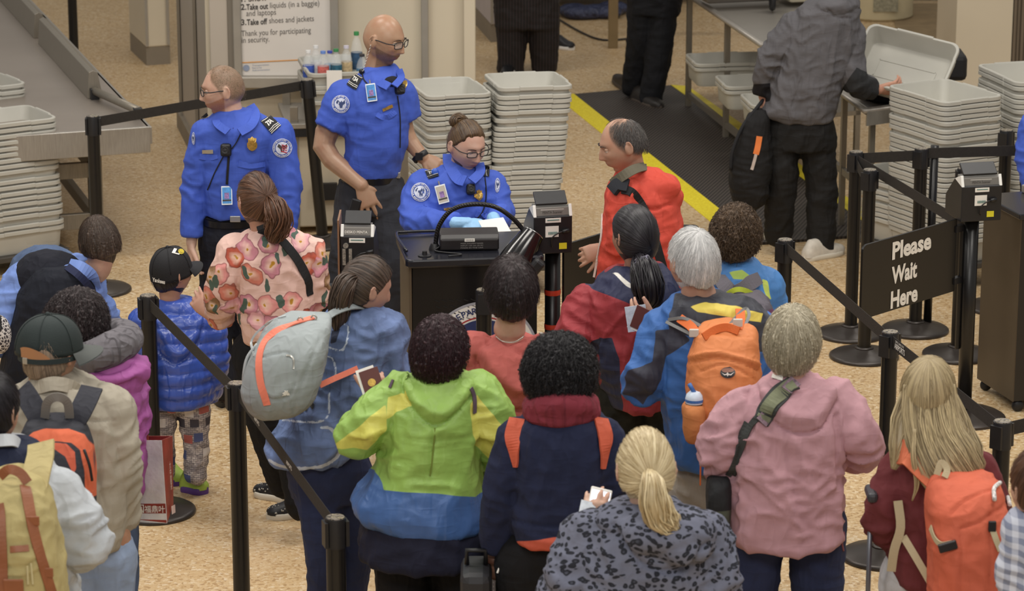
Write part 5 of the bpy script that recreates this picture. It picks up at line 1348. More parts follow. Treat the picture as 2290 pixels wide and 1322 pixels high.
# 2: bald officer
p = Person(G(838, 853)[1], 'bald person in short-sleeved royal blue officer uniform with black-framed glasses', 'B08763', .0048, 12)
p.head(858, 90, 118, 10, 0, size=1.09, neck=(848, 168, .02, .066))
bear = lambda V: (lambda l: np.minimum(np.minimum(l[:, 1] - .004, -.018 - .42 * (l[:, 1] - .01) - l[:, 2]), l[:, 2] + .13))(p.loc(V))
lips = lambda V: (lambda l: np.where((l[:, 1] > .05), .011 - np.hypot(l[:, 0] * .5, (l[:, 2] + .0605)), -1))(p.loc(V))
must = lambda V: (lambda l: np.where((l[:, 1] > .05), .009 - np.hypot(l[:, 0] * .3, (l[:, 2] + .048)), -1))(p.loc(V))
p.smasks = [(bear, ('2E1F18', .6)), (must, ('2E1F18', .5)), (lips, ('8C4F44', .7))]
SL = [([(775, 225, 0), (742, 290, -.03)], (.105, .092)), ([(893, 215, .02), (905, 265, .03)], (.085, .08))]
p.torso([(170, 820, 885, .13), (220, 765, 905, .24), (320, 778, 905, .26), (385, 770, 890, .24)]); 
p.arm([(772, 235, 0), (724, 328, -.04), (808, 414, -.14)], (.066, .056, .036), dict(d=(.36, -.1, -.9), n=(.25, -1, .2), t=-1, curl=(.2, .2, .2, .25), size=1.2, thumb=1.0, spread=.2))
p.arm([(893, 225, .02), (908, 300, .02), (945, 352, -.02)], (.055, .045, .034), dict(d=(.7, -.2, -.35), n=(0, -.8, .6), t=1, curl=(.3, .3, .3, .3)))
J = [[(800, 430, 0), (772, 590, -.05), (742, 790, .0)], [(862, 430, 0), (880, 590, -.1), (872, 800, -.05)]]
for j in J: p.leg(j)
p.garment('shirt', [(146, 822, 888, .13, .02), (165, 806, 896, .2, 0), (195, 772, 905, .27, 0), (250, 762, 912, .32, 0), (320, 775, 912, .33, 0), (370, 770, 898, .3, 0), (405, 766, 890, .27, 0)], SL, mat_=UNIM, folds=.006,
          creases=[([(886, 190), (897, 290), (890, 385)], .004, .004), ([(838, 250), (870, 268), (885, 245)], .003, -.005), ([(800, 260), (790, 330), (770, 380)], .01, -.006)])
patch(p, (763, 233), 20); board(p, [(796, 165), (812, 175), (797, 202), (775, 190)], 'TSA', (787, 190), (21, 3), (4, -9), 2)
idcard(p, 831, 208, 22, 40, -.25); p.strap('badge_cord', [(811, 163), (813, 178), (824, 190)], .006, M_STRAPBK)
mb = MB(); c_, n_ = p.hit(811, 163, .01); mb.ball(c_, (.014, .01, .014), n=12); p.add(mb.build('badge_reel', M_BLK, smooth=True))
p.dgrid('name_plate', [(854, 243), (876, 233), (878, 240), (856, 250)], 3, 1, M_GOLD, .006); p.strap('pocket_flap', [(842, 255), (862, 264), (884, 250)], .03, UNIM(), .003, .001)
radio(p, 889, 200, 12); p.strap('mic_cord', [(888, 215), (894, 260), (893, 330)], .005, M_STRAPBK, .004, .006); metal_badge(p, 901, 190, 8)
collar(p, UC, [(836, 132, .06), (828, 154, -.0), (845, 180, -.10), (870, 194, -.165)], .044); collar(p, UC, [(892, 156, -.03), (897, 174, -.1), (882, 192, -.165)], .036)
mb = MB(); mb.ball(p.P(872, 182, -.075), (.045, .05, .03), n=16); p.add(mb.build('undershirt', mat('tee_navy', ''), smooth=True))
mb = MB(); hx = [p.L([.088 + .004 * math.sin(t * 9), -.012 - .012 * t * .3, -.01 - t * .022]) for t in np.linspace(0, 6, 60)]; mb.tube(hx, .0016, 5); p.add(mb.build('earpiece_coil', mat('coil_clear', 'C9C4B8', .2), smooth=True))
b = belt_ring(p, 392, 765, 888, .27); buckle(p, b, 884, 392, .1)
def tr(mb):
    mb.rings(p.rings([(386, 768, 888, .25, 0), (420, 758, 898, .28, 0), (470, 760, 900, .28, 0)], 30, 2.3, 3))
    for j in J: mb.limb(p.Q(*j), (.105, .08, .064), 18, 4)
p.garment('trousers', extra=tr, mat_=CHAR, folds=.006, voxel=.01)
mb = MB(); mb.box(p.P(792, 470, -.16), (.05, .03, .12), np.array(Matrix.Rotation(.3, 3, 'Y'))); o = mb.build('belt_radio', M_BLK, bevel=.008); p.add(o); MB().box(p.P(805, 484, -.18), (.022, .004, .018)).build('radio_label', mat('tag_olive', 'A8A388', .6), o)
shoe(p.kids, G(730, 835), G(748, 790), .1, .09); shoe(p.kids, G(880, 850), G(872, 800), .1, .09)
w0 = p.P(940, 350, -.02); mb = MB(); d_ = unit(p.P(945, 352, -.02) - p.P(908, 300, .02)); u_ = unit(np.cross(d_, [0, 1, 0])); v_ = np.cross(d_, u_)
mb.lathe(w0, [(.040, -.014), (.043, -.01), (.043, .01), (.040, .014)], 24, R=np.stack([u_, v_, d_], 1), cap=False); mb.box(w0 + np.array([-.005, -.044, .01]), (.036, .01, .036)); p.add(mb.build('wristwatch', M_BLK, smooth=True, auto=40))
p.eyes('2A1A10', '2A1A12', lid=None); p.glasses(M_BLK, w=.052, h=.03)
p.finish(rough=.34)

# 3: seated officer
p = Person(14.05, 'person in blue officer uniform and light blue gloves seated behind the podium', 'CB9F88', .0045, 13)
p.head(1044, 327, 146, 15, 0, size=1.02, neck=(1030, 385, .06, .052), dy=-.03)
lips = lambda V: (lambda l: np.where((l[:, 1] > .05), .0095 - np.hypot(l[:, 0] * .5, (l[:, 2] + .0605)), -1))(p.loc(V))
p.smasks = [(lips, ('A8514E', .7))]
SL = [([(945, 415, 0), (925, 490, -.12), (1022, 500, -.34)], (.075, .068, .05)), ([(1098, 412, 0), (1118, 475, -.1), (1108, 498, -.32)], (.072, .06, .045))]
p.torso([(385, 1000, 1060, .12), (420, 945, 1100, .2), (500, 930, 1110, .25), (570, 930, 1105, .27)]); p.sleeves(SL, .55)
p.leg([(980, 560, 0), (985, 640, -.25), (985, 760, -.2)]); p.leg([(1060, 560, 0), (1060, 640, -.25), (1060, 760, -.2)])
p.mb.limb([np.array([p.P(1020, 560)[0], 14.05, .55])] * 1 + [np.array([p.P(1020, 560)[0], 14.05, .95])], [.12, .12], 16, 1)
p.garment('shirt', [(362, 1005, 1062, .13, .02), (378, 985, 1075, .18, .01), (398, 950, 1100, .24, 0), (440, 925, 1112, .29, 0), (500, 922, 1115, .31, 0), (575, 925, 1110, .33, 0)], SL, mat_=UNIM, folds=.007,
          creases=[([(1062, 430), (1058, 500), (1060, 560)], .004, .005), ([(995, 470), (1020, 482), (1048, 472)], .003, -.005)])
patch(p, (941, 430), 21); patch(p, (1112, 415), 16, sq=.35)
board(p, [(950, 384), (975, 378), (983, 395), (958, 402)], 'TSA', (955, 392), (22, -5), (-3, -8), 1); board(p, [(1071, 393), (1073, 366), (1095, 372), (1094, 396)], 'TSA', (1085, 389), (4, -16), (-9, 0), 1)
mb = MB(); c_, n_ = p.hit(974, 390, .012); mb.ball(c_, (.018, .01, .018), n=14); p.add(mb.build('badge_reel', mat('reel_blue', '3F66C8', .4), smooth=True))
idcard(p, 989, 434, 24, 42, -.2, mat('card_tan', 'B8AFA0', .5)); radio(p, 1052, 425, 12); metal_badge(p, 1069, 436, 10)
p.dgrid('name_plate', [(992, 465), (1020, 462), (1021, 470), (993, 473)], 3, 1, M_GOLD, .006)
p.strap('mic_cord', [(1082, 385), (1086, 440), (1075, 480), (1050, 500)], .005, M_STRAPBK, .004, .006); p.strap('pocket_flap', [(1064, 478), (1085, 484), (1105, 478)], .03, UNIM(), .003, .001)
collar(p, UC, [(1003, 345, .06), (1005, 368, -.02), (1022, 398, -.13), (1040, 405, -.165)], .055); collar(p, UC, [(1072, 365, -.02), (1074, 385, -.1), (1055, 405, -.16)], .045)
glove = mat('glove_blue', '8DBBE3', .45, var=.06, vs=40, bs=90, bst=.3)
g = MB(); w_ = p.P(1032, 500, -.36); p.hand(w_, unit(np.array([.9, -.25, -.05])), (0, -.6, .8), 1, (.35, .35, .4, .4), 1., .5, .1, g); g.limb([w_ - np.array([.03, 0, 0]), w_ + np.array([.03, 0, 0])], [.032, .03], 12, 1)
w2 = p.P(1108, 498, -.36); p.hand(w2, unit(np.array([.35, -.75, -.25])), (.3, -.2, .9), -1, (.25, .3, .3, .3), 1., .5, .18, g); g.limb([w2 + np.array([-.01, .04, .01]), w2], [.032, .03], 12, 1)
me = fuse(g, .0035, 1); me.materials.append(glove); me.polygons.foreach_set('use_smooth', [True] * len(me.polygons)); o = bpy.data.objects.new('gloves', me); COL.objects.link(o); p.kids.append(o)
p.mb.limb([p.P(1010, 500, -.32), w_], [.027, .025], 12, 1)
h_ = p.hair(HB['offb'], rad=(.084, .104, .124), off=(0, -.005, .003), pole=(0, -.9, .55), line=((0, .092), (.6, .085), (1.1, .05), (1.45, .02), (1.7, .0), (2., -.04), (3.2, -.07)), amp=.0012, freq=70, n=140, slen=.05)
p.bundle(HB['offb'], None, [.02, .034, .03, .012], world=[p.L([-.03, -.075, .085]), p.L([0, -.09, .095]), p.L([.03, -.08, .09]), p.L([.01, -.07, .07])], n=70, sr=.003, name='hair_bun', twist=3., parent=h_)
p.eyes('2A1A10', '2E1E16', closed=.75); p.glasses(M_BLK, w=.048, h=.026)
p.finish()
st = empty('stool', (p.P(1020, 560)[0], 14.05, 0)); sx = p.P(1020, 560)[0]
MB().lathe((sx, 14.1, .0), [(.001, .66), (.2, .66), (.21, .7), (.19, .73), (.001, .735)], 28).build('seat', M_BLK, st, smooth=True, auto=40); MB().tube([(sx, 14.1, .04), (sx, 14.1, .67)], .03, 14).build('pole', M_CHROME, st, smooth=True); MB().lathe((sx, 14.1, 0), [(.001, 0), (.24, 0), (.22, .03), (.001, .05)], 28).build('base', M_BLK, st, smooth=True)
tag(st, 'black round stool under the seated officer', 'stool')
def sheet(name, c, w, h, R, m, label, cat, t=.002): return tag(MB().box(c, (w, h, t), R).build(name, m), label, cat)
R_ = np.array(Matrix.Rotation(.5, 3, 'Z') @ Matrix.Rotation(.6, 3, 'X')); sheet('document', p.P(1106, 506, -.48), .13, .09, R_, M_WHITE, 'white travel documents held in the gloved hands behind the podium', 'document')
R_ = np.array(Matrix.Rotation(-1.2, 3, 'Z') @ Matrix.Rotation(-1.0, 3, 'Y')); sheet('paper_card', p.P(1128, 530, -.40), .07, .11, R_, mat('paper_grey', 'B4AFAA', .6), 'grey folded paper card beside the scanner on the podium', 'paper')

# 4: red coat, grey balding hair, facing left
p = Person(Yh(1400, 268, 1.72), 'person with thinning grey hair in bright red hooded coat facing left', 'B88A6C', .005, 14)
p.head(1393, 326, -100, 14, 0, size=1.03, neck=(1412, 395, .03, .06))
lips = lambda V: (lambda l: np.where((l[:, 1] > .05), .0085 - np.hypot(l[:, 0] * .5, (l[:, 2] + .0605)), -1))(p.loc(V)); hl4 = lambda V: (lambda l: np.minimum(np.minimum(.079 - np.abs(l[:, 0]), l[:, 2] - np.interp(np.abs(np.arctan2(l[:, 0], l[:, 1])), [0, .5, .85, 1.2, 1.45, 1.62, 1.9, 3.2], [.12, .105, .05, .01, -.01, .01, -.03, -.065])), np.abs(l[:, 0]) * .9 + np.maximum(-l[:, 1] - .02, 0) * .5 - (l[:, 2] - .092) * 1.1 - .012 + .006 * pn(l * 40)))(p.loc(V))
p.smasks = [(lips, ('8E5048', .6)), (hl4, ('38342F', .9, .014))]
SL = [([(1405, 440, -.12), (1400, 540, -.18), (1365, 562, .02)], (.085, .075, .05)), ([(1470, 440, .12), (1490, 560, .15), (1440, 600, .2)], (.08, .07, .05))]
p.torso([(400, 1375, 1440, .14), (440, 1365, 1490, .26), (600, 1355, 1505, .28), (700, 1360, 1505, .28)])
p.arm([(1375, 558, .04), (1350, 555, .03)], (.03, .027), dict(d=(-.85, -.1, -.3), n=(-.1, -1, .3), t=-1, curl=(.4, .55, .6, .6), size=.95, spread=.12))
red = jk('coat_red', 'D23C22', rough=.75, var=.1)
def hood(mb):
    for a in ((1440, 402, -.02, .10, .07, .055), (1475, 418, -.05, .09, .08, .06), (1490, 440, .0, .07, .1, .05)): mb.ball(p.P(*a[:3]), a[3:], n=18)
p.garment('coat', [(378, 1385, 1448, .15, .02), (398, 1372, 1478, .22, 0), (425, 1356, 1505, .3, 0), (480, 1352, 1522, .36, 0), (560, 1342, 1528, .4, 0), (640, 1335, 1530, .42, 0), (760, 1330, 1535, .44, 0)], [([(1400, 440, -.10), (1398, 545, -.14), (1372, 575, -.02)], (.085, .075, .055))], extra=hood, mat_=red, folds=.007,
          creases=[([(1352, 470), (1350, 540), (1328, 620)], .005, .008), ([(1420, 440), (1455, 470), (1500, 455)], .008, -.012), ([(1400, 440), (1395, 540), (1372, 600)], .006, -.008)])
wz = mat('white_piping', 'D8CFC8', .6); p.strap('zipper_piping', [(1348, 480), (1346, 530), (1336, 580), (1328, 620)], .01, wz, .005, .004)
p.strap('shoulder_strap', [(1392, 425), (1415, 432), (1440, 470), (1462, 530), (1482, 600)], .04, M_STRAPBK, .005, .006)
p.strap('strap_pad', [(1372, 428), (1385, 415), (1405, 418)], .06, mat('pad_black', '191C24', .85), .022, .012)
og = mat('collar_olive', '5E594A', .85, bs=200, bst=.3)
collar(p, og, [(1445, 372, -.02), (1420, 378, -.13), (1395, 392, -.16), (1368, 412, -.12)], .045); collar(p, og, [(1445, 376, .02), (1400, 390, .08), (1375, 404, -.02)], .04)
p.hair(HB['grey'], cap=False, rad=(.0785, .1005, .1185), off=(0, -.002, .0), line=((0, .12), (.5, .11), (.9, .065), (1.2, .02), (1.45, .0), (1.62, .01), (1.9, -.03), (3.2, -.065)), n=5200, slen=.04, lift=.004, fade=.018, sr=.0006, ok2=lambda w: (np.abs(w[:, 0]) * .9 + np.maximum(-w[:, 1] - .02, 0) * .5 - (w[:, 2] - .092) * 1.1 - .012 > 0) | (np.random.RandomState(1).rand(len(w)) < .22))
p.eyes('2A1A10', '2E2622', closed=.6)
pants_auto(p, p.P(1430, 700)[0], .09, m=BLKT); p.finish()
mb = MB(); R = []; q = p.Q
bag = p.garment('shoulder_bag', [(508, 1500, 1560, .1, .1), (520, 1490, 1566, .12, .1), (600, 1485, 1570, .14, .1), (680, 1490, 1566, .14, .1), (700, 1500, 1555, .1, .1)], ex=5, mat_=mat('bag_black', '121216', .7, bs=200, bst=.3), folds=.002, parent=False); tag(bag, 'black shoulder bag at the far hip of the person in red coat', 'bag')

# 5: grey jacket lifting a bin
p = Person(G(1790, 572)[1], 'person in dark grey hooded jacket and black trousers lifting a grey bin, seen from behind', 'C98E6E', .006, 15)
p.head(1898, -38, 40, 25, 8, size=1.0, neck=(1868, 12, 0, .055), dy=.05)
SL = [([(1775, 60, 0), (1722, 135, -.02), (1708, 208, .02)], (.085, .078, .058)), ([(1898, 75, .02), (1908, 175, -.04), (1958, 200, .0)], (.09, .082, .058))]
p.torso([(15, 1830, 1900, .14), (60, 1775, 1905, .25), (200, 1735, 1880, .26), (270, 1715, 1855, .25)]); p.sleeves(SL)
p.arm([(1945, 198, .0), (1966, 200, .0)], (.034, .03), dict(d=(.75, .1, .1), n=(.1, -.8, -.5), t=1, curl=(.5, .5, .5, .5), size=1.1))
p.arm([(1712, 190, .02), (1707, 215, .02)], (.034, .03), dict(d=(.0, 0, -1), n=(-1, -.2, 0), t=1, curl=(.8, .8, .8, .8), size=1.1))
J = [[(1748, 290, 0), (1748, 410, -.02), (1740, 525, .05)], [(1822, 290, 0), (1838, 420, 0), (1835, 555, 0)]]
for j in J: p.leg(j)
def hood(mb): mb.ball(p.P(1868, 12, -.06), (.12, .09, .05), n=20); mb.ball(p.P(1890, 4, -.0), (.09, .1, .05), n=20)
p.garment('jacket', [(-4, 1835, 1908, .15, 0), (10, 1800, 1918, .22, 0), (35, 1775, 1922, .3, 0), (90, 1752, 1918, .33, 0), (160, 1735, 1895, .34, 0), (230, 1712, 1875, .34, 0), (262, 1702, 1866, .34, 0), (282, 1730, 1862, .3, 0)], SL, extra=hood, mat_=jk('jacket_charcoal', '5C5A5E', rough=.75, var=.1),
          folds=.009, creases=[([(1850, 20), (1870, 40), (1905, 40)], .006, -.01), ([(1800, 100), (1790, 180), (1770, 240)], .008, -.006)],
          masks=[([(1690, 185), (1725, 185), (1725, 225), (1690, 225)], '17151A'), ([(1893, 185), (1915, 150), (1975, 180), (1975, 225), (1925, 225), (1880, 205)], '2B2C2E')])
def tr(mb):
    mb.rings(p.rings([(255, 1725, 1862, .27, 0), (300, 1715, 1868, .29, 0), (330, 1715, 1870, .27, 0)], 30, 2.3, 3))
    for j in J: mb.limb(p.Q(*j), (.105, .09, .078), 18, 4)
p.garment('trousers', extra=tr, mat_=cloth('trousers_black2', '1B1A1A', (), .8), folds=.007, voxel=.01)
snk = mat('sneaker_white', 'C9C2B6', .6, var=.1, vs=30); 
shoe(p.kids, G(1884, 566), G(1800, 584), .11, .1, um=snk, sm=mat('sole_offwhite', 'D2CBBC', .6)); shoe(p.kids, G(1715, 543), G(1762, 522), .11, .1, um=snk, sm=mat('sole_offwhite', ''))
p.hair(HB['dkbrown'], n=100); p.finish()
def bkp():
    b = p.garment('backpack', [(245, 1690, 1715, .1, -.05), (275, 1665, 1722, .2, -.05), (340, 1640, 1725, .26, -.05), (410, 1632, 1722, .28, -.05), (455, 1640, 1712, .22, -.05), (468, 1660, 1700, .12, -.05)], mat_=cloth('bag_blk5', '1A191A', (), .8), folds=.008, parent=False, ex=2.6)
    tag(b, 'black backpack hanging from the hand of the person in grey jacket', 'backpack'); bv = p.bvh
    mb = MB(); mb.tube(p.Q((1708, 222, .0), (1690, 245, -.05), (1660, 285, -.1), (1638, 340, -.12), (1634, 380, -.12)), .011, 8, 5); mb.build('shoulder_strap', M_STRAPBK, b, smooth=True)
    p.strap('orange_tag', [(1698, 305), (1694, 330), (1690, 345)], .035, mat('tag_orange', 'E07A3A', .6), .003, .006, parent=b); p.strap('white_tag', [(1690, 345), (1686, 362), (1681, 380)], .018, mat('tag_white', 'B9A9A0', .6), .003, .006, parent=b)
    mb = MB(); mb.tube(p.Q((1680, 465, -.08), (1686, 490, -.08), (1690, 462, -.08)), .006, 6, 4); mb.build('webbing_loop', M_STRAPBK, b, smooth=True)
bkp()
# bin in the hands
UPV = np.array([0, ST, CT]); DEP = np.array([0, CT, -ST]); RT = np.array([1., 0, 0])
cc = PY(2020, 136, p.Y + .1); ex_ = unit(RT * .96 - UPV * .28 - DEP * .355); e2_ = RT * .4 + UPV * .8 + DEP * .45; e2_ = unit(e2_ - ex_ * np.dot(ex_, e2_)); n_ = np.cross(ex_, e2_)
if np.dot(n_, DEP) > 0: e2_ = -e2_; n_ = -n_
o = bpy.data.objects.new('plastic_bin', BIN); COL.objects.link(o); Mx = Matrix(np.stack([ex_, e2_, n_], 1).tolist()).to_4x4(); Mx.translation = Vector((cc - n_ * BH).tolist()); o.matrix_world = Mx; tag(o, 'grey plastic bin tilted up in the hands of the person in grey jacket', 'bin')
t5 = G(1990, 235, .86); mb = MB(); 
for k in range(6): mb.ball(t5 + np.array([random.uniform(-.1, .25), random.uniform(-.05, .2), .035]), (.14, .12, .045), n=14)
me = fuse(mb, .012, 3); me.materials.append(cloth('black_coat', '141214', (), .85)); me.polygons.foreach_set('use_smooth', [True] * len(me.polygons)); o = bpy.data.objects.new('folded_coat', me); COL.objects.link(o); tag(o, 'black coat lying on the steel table under the tilted bin', 'coat')
o = MB().box(G(2132, 150, .9) + [0.0, .1, .0], (.16, .3, .16)).build('black_bag', mat('bag_black', ''), bevel=.03); o.name = 'bag'; tag(o, 'small black bag behind the right corner of the tilted grey bin', 'bag')

# 6, 7: people cut off by the top edge
p = Person(G(1175, 160)[1], 'person in black ribbed trousers behind the bin stacks, cut by the top edge', seed=16)
J = [[(1150, -40, 0), (1146, 60, 0), (1142, 158, 0)], [(1212, -40, 0), (1216, 60, 0), (1218, 150, .05)]]
for j in J: p.leg(j)
p.torso([(-220, 1140, 1200, .2), (-120, 1110, 1235, .25), (-30, 1115, 1245, .25)]); p.head(1172, -290, 10, neck=(1172, -230, 0))
t = NT('ribbed_black'); w = t.n('ShaderNodeTexWave'); w.inputs['Scale'].default_value = 14; t.l(t.coord(), w.inputs['Vector']); c = t.ramp(w.outputs['Fac'], ((.2, '0E0B0C'), (.9, '2A2122'))); t.bump(w.outputs['Fac'], .4, .004); rib = t.fin(c, .85)
def tr(mb):
    mb.rings(p.rings([(-80, 1110, 1245, .26, 0), (-10, 1104, 1250, .3, 0), (60, 1108, 1252, .3, 0)], 30, 2.4, 3))
    for j in J: mb.limb(p.Q(*j), (.125, .12, .1), 18, 4)
p.garment('trousers', extra=tr, mat_=rib, folds=.006, voxel=.012)
p.garment('top', [(-230, 1140, 1205, .2, 0), (-180, 1100, 1245, .28, 0), (-60, 1098, 1240, .32, 0), (-6, 1100, 1165, .33, .0)], mat_=cloth('red_top', 'A02A30', ()), folds=.004, voxel=.012)
shoe(p.kids, G(1284, 112), G(1240, 108), .11, .09); shoe(p.kids, G(1130, 175), G(1146, 150), .1, .09); p.hair(HB['dkbrown']); p.finish()
p = Person(G(1425, 228)[1], 'person in plain black trousers standing on the floor mat, cut by the top edge', seed=17)
J = [[(1435, -40, 0), (1432, 80, 0), (1415, 192, .1)], [(1480, -40, 0), (1478, 90, -.05), (1455, 222, -.1)]]
for j in J: p.leg(j)
p.torso([(-300, 1440, 1500, .2), (-200, 1400, 1530, .25), (-60, 1405, 1520, .25)]); p.head(1465, -370, -10, neck=(1465, -300, 0))
def tr(mb):
    mb.rings(p.rings([(-120, 1400, 1525, .26, 0), (-10, 1402, 1525, .28, 0), (30, 1405, 1520, .28, 0)], 30, 2.4, 3))
    for j in J: mb.limb(p.Q(*j), (.11, .095, .08), 18, 4)
p.garment('trousers', extra=tr, mat_=cloth('trousers_inky', '191A20', (), .85), folds=.007, voxel=.012)
p.garment('jacket', [(-310, 1440, 1500, .2, 0), (-260, 1400, 1535, .28, 0), (-110, 1398, 1530, .32, 0)], mat_=cloth('dark_top', '1A1A20', ()), folds=.004, voxel=.012)
so = mat('sole_taupe', '4A4038', .6); dk = mat('shoe_dark', '221E1C', .5); shoe(p.kids, G(1378, 180), G(1412, 212), .11, .1, um=dk, sm=so); shoe(p.kids, G(1395, 226), G(1440, 222), .11, .1, um=dk, sm=so) if False else shoe(p.kids, G(1478, 246), G(1418, 224), .12, .1, um=dk, sm=so); p.hair(HB['black']); p.finish()
# 8: officer at the right edge
p = Person(15.4, 'person in royal blue officer uniform just entering at the right edge', seed=18)
p.head(2345, 195, -60, 5, neck=(2345, 262, 0)); p.torso([(260, 2320, 2380, .14), (300, 2300, 2420, .24), (480, 2300, 2420, .25)]); SL = [([(2316, 285, 0), (2304, 345, -.03), (2312, 430, -.1)], (.085, .08, .055))]; p.sleeves(SL)
p.garment('shirt', [(245, 2320, 2380, .14, 0), (275, 2295, 2420, .25, 0), (400, 2295, 2420, .28, 0), (480, 2300, 2420, .28, 0)], SL, mat_=UNIM, folds=.005)
pants_auto(p, p.P(2360, 480)[0], m=NAVY); p.hair(HB['dkbrown']); p.finish()
# ================================================================== the queue
JEAN = cloth('navy_jeans', '2A3356', (), .85, bs=300, bst=.4); PALEJ = cloth('pale_jeans', '8FA3C4', (), .85, var=.2); MIDJ = cloth('mid_jeans', '4F6488', (), .85, var=.2)
def flap(p, name, quad, m, off=.006, nu=8, nv=5, t=.004, parent=None):
    o = p.dgrid(name, quad, nu, nv, m, off, parent); sm = o.modifiers.new('s', 'SOLIDIFY'); sm.thickness = t; return o
def pack_done(b, label): tag(b, label, 'backpack')

# 15: floral blouse
p = Person(Yh(580, 385, 1.60), 'person in pink floral blouse with brown ponytail and black cross strap, seen from behind', 'C08E74', .006, 21)
p.head(575, 452, -28, 6, 0, size=1.0, neck=(590, 515, 0, .05))
SL = [([(528, 565, 0), (500, 650, -.03), (492, 715, .12)], (.078, .068, .055)), ([(690, 565, 0), (702, 650, .0), (690, 740, .12)], (.075, .065, .05))]
p.torso([(530, 565, 645, .14), (570, 530, 685, .24), (740, 545, 695, .26)]); p.sleeves(SL)
p.arm([(492, 715, .10), (470, 705, .16)], (.03, .027), dict(d=(-.55, .3, .55), n=(-.3, -.8, .4), t=1, curl=(.3, .4, .5, .5), size=.95))
J = [[(575, 790, 0), (590, 930, -.02), (636, 1085, .06)], [(655, 790, 0), (650, 950, -.02), (672, 1130, -.1)]]
for j in J: p.leg(j)
def floral(t, v, c):
    mp = t.n('ShaderNodeMapping'); mp.inputs['Rotation'].default_value = (math.pi / 2, 0, 0); t.l(v, mp.inputs[0])
    nz = t.n('ShaderNodeTexNoise'); nz.inputs['Scale'].default_value = 14; t.l(v, nz.inputs['Vector']); sc_ = t.n('ShaderNodeVectorMath'); sc_.operation = 'SCALE'; sc_.inputs['Scale'].default_value = .07; t.l(nz.outputs['Color'], sc_.inputs[0])
    dd = t.n('ShaderNodeVectorMath'); dd.operation = 'ADD'; t.l(mp.outputs[0], dd.inputs[0]); t.l(sc_.outputs[0], dd.inputs[1])
    vo = t.n('ShaderNodeTexVoronoi'); vo.voronoi_dimensions = '2D'; vo.inputs['Scale'].default_value = 10; vo.inputs['Randomness'].default_value = .85; t.l(dd.outputs[0], vo.inputs['Vector'])
    s_ = t.n('ShaderNodeSeparateColor'); t.l(vo.outputs['Color'], s_.inputs[0])
    petal = t.ramp(s_.outputs[0], ((0, 'D9908C'), (.22, 'C0808C'), (.45, 'CC7A68'), (.6, 'D8A0A6'), (.8, '8A6A4A'), (.9, 'B85844')), 'CONSTANT')
    ctr = t.mix(t.ramp(vo.outputs['Distance'], ((.05, 1.), (.30, 0.))), petal, 'EBC8B4'); ctr = t.mix(t.ramp(vo.outputs['Distance'], ((.36, 0.), (.43, .75))), ctr, '6B3B3A')
    core = t.mix(t.ramp(vo.outputs['Distance'], ((.05, 1.), (.09, 0.))), ctr, 'B8872E')
    on = t.ramp(vo.outputs['Distance'], ((.42, 1.), (.45, 0.))); c = t.mix(on, 'DDB9AE', core)
    v2 = t.n('ShaderNodeTexVoronoi'); v2.voronoi_dimensions = '2D'; v2.inputs['Scale'].default_value = 11; m2 = t.n('ShaderNodeMapping'); m2.inputs['Rotation'].default_value = (0, 0, .6); m2.inputs['Scale'].default_value = (1.6, .7, 1); t.l(dd.outputs[0], m2.inputs[0]); t.l(m2.outputs[0], v2.inputs['Vector'])
    s2 = t.n('ShaderNodeSeparateColor'); t.l(v2.outputs['Color'], s2.inputs[0]); leaf = t.mth('MULTIPLY', t.ramp(v2.outputs['Distance'], ((.2, 1.), (.23, 0.))), t.ramp(s2.outputs[1], ((.72, 0.), (.74, 1.))))
    return t.mix(leaf, c, '4C5E54')
p.garment('blouse', [(500, 575, 622, .12, .0), (515, 560, 655, .17, 0), (535, 535, 685, .24, 0), (580, 515, 703, .29, 0), (650, 525, 705, .3, 0), (730, 535, 708, .32, 0), (768, 545, 705, .32, 0), (776, 550, 690, .3, 0)], SL, mat_=lambda c=(): cloth('floral_cloth', 'DDB9AE', c, .65, var=.05, pattern=floral), folds=.008,
          creases=[([(535, 600), (528, 680), (540, 760)], .007, -.014), ([(600, 540), (610, 620), (615, 700)], .012, -.006)])
p.strap('cross_strap', [(582, 512), (620, 530), (660, 575), (685, 620), (694, 660)], .04, M_STRAPBK, .005, .006)
collar(p, M_STRAPBK, [(628, 512, -.04), (600, 505, -.10), (575, 512, -.10)], .02)
def tr(mb):
    for j in J: mb.limb(p.Q(*j), (.105, .08, .062), 18, 4)
    mb.rings(p.rings([(750, 558, 700, .26, 0), (800, 548, 705, .28, 0), (850, 552, 700, .26, 0)], 30, 2.3, 3))
p.garment('trousers', extra=tr, mat_=BLKT, folds=.006, voxel=.01)
sb_ = mat('studded_black', '141316', .5); wh = mat('sole_offwhite', ''); shoe(p.kids, G(572, 1105), G(645, 1122), .1, .075, um=sb_, sm=wh, studs=M_SILV); shoe(p.kids, G(598, 1160), G(692, 1150), .1, .075, um=sb_, sm=wh, studs=M_SILV)
h_ = p.hair(HB['brown'], rad=(.086, .106, .126), pole=(.0, -.8, .25), amp=.002, freq=42, n=350, slen=.05, line=((0, .08), (.9, .06), (1.3, .02), (1.6, -.01), (1.95, -.05), (3.2, -.08)))
p.bundle(HB['brown'], [(606, 448, -.08), (618, 468, -.14), (624, 492, -.15), (616, 520, -.15), (606, 540, -.14)], [.03, .05, .055, .045, .02], n=90, sr=.003, parent=h_, fray=.35, curl=.004)
p.finish()
hb = p.garment('handbag', [(640, 703, 750, .1, .05), (650, 700, 800, .12, .05), (700, 700, 800, .12, .05), (790, 700, 795, .12, .05)], ex=6, mat_=mat('bag_black', ''), folds=.002, parent=False); tag(hb, 'black handbag at the right side of the person in floral blouse', 'handbag')

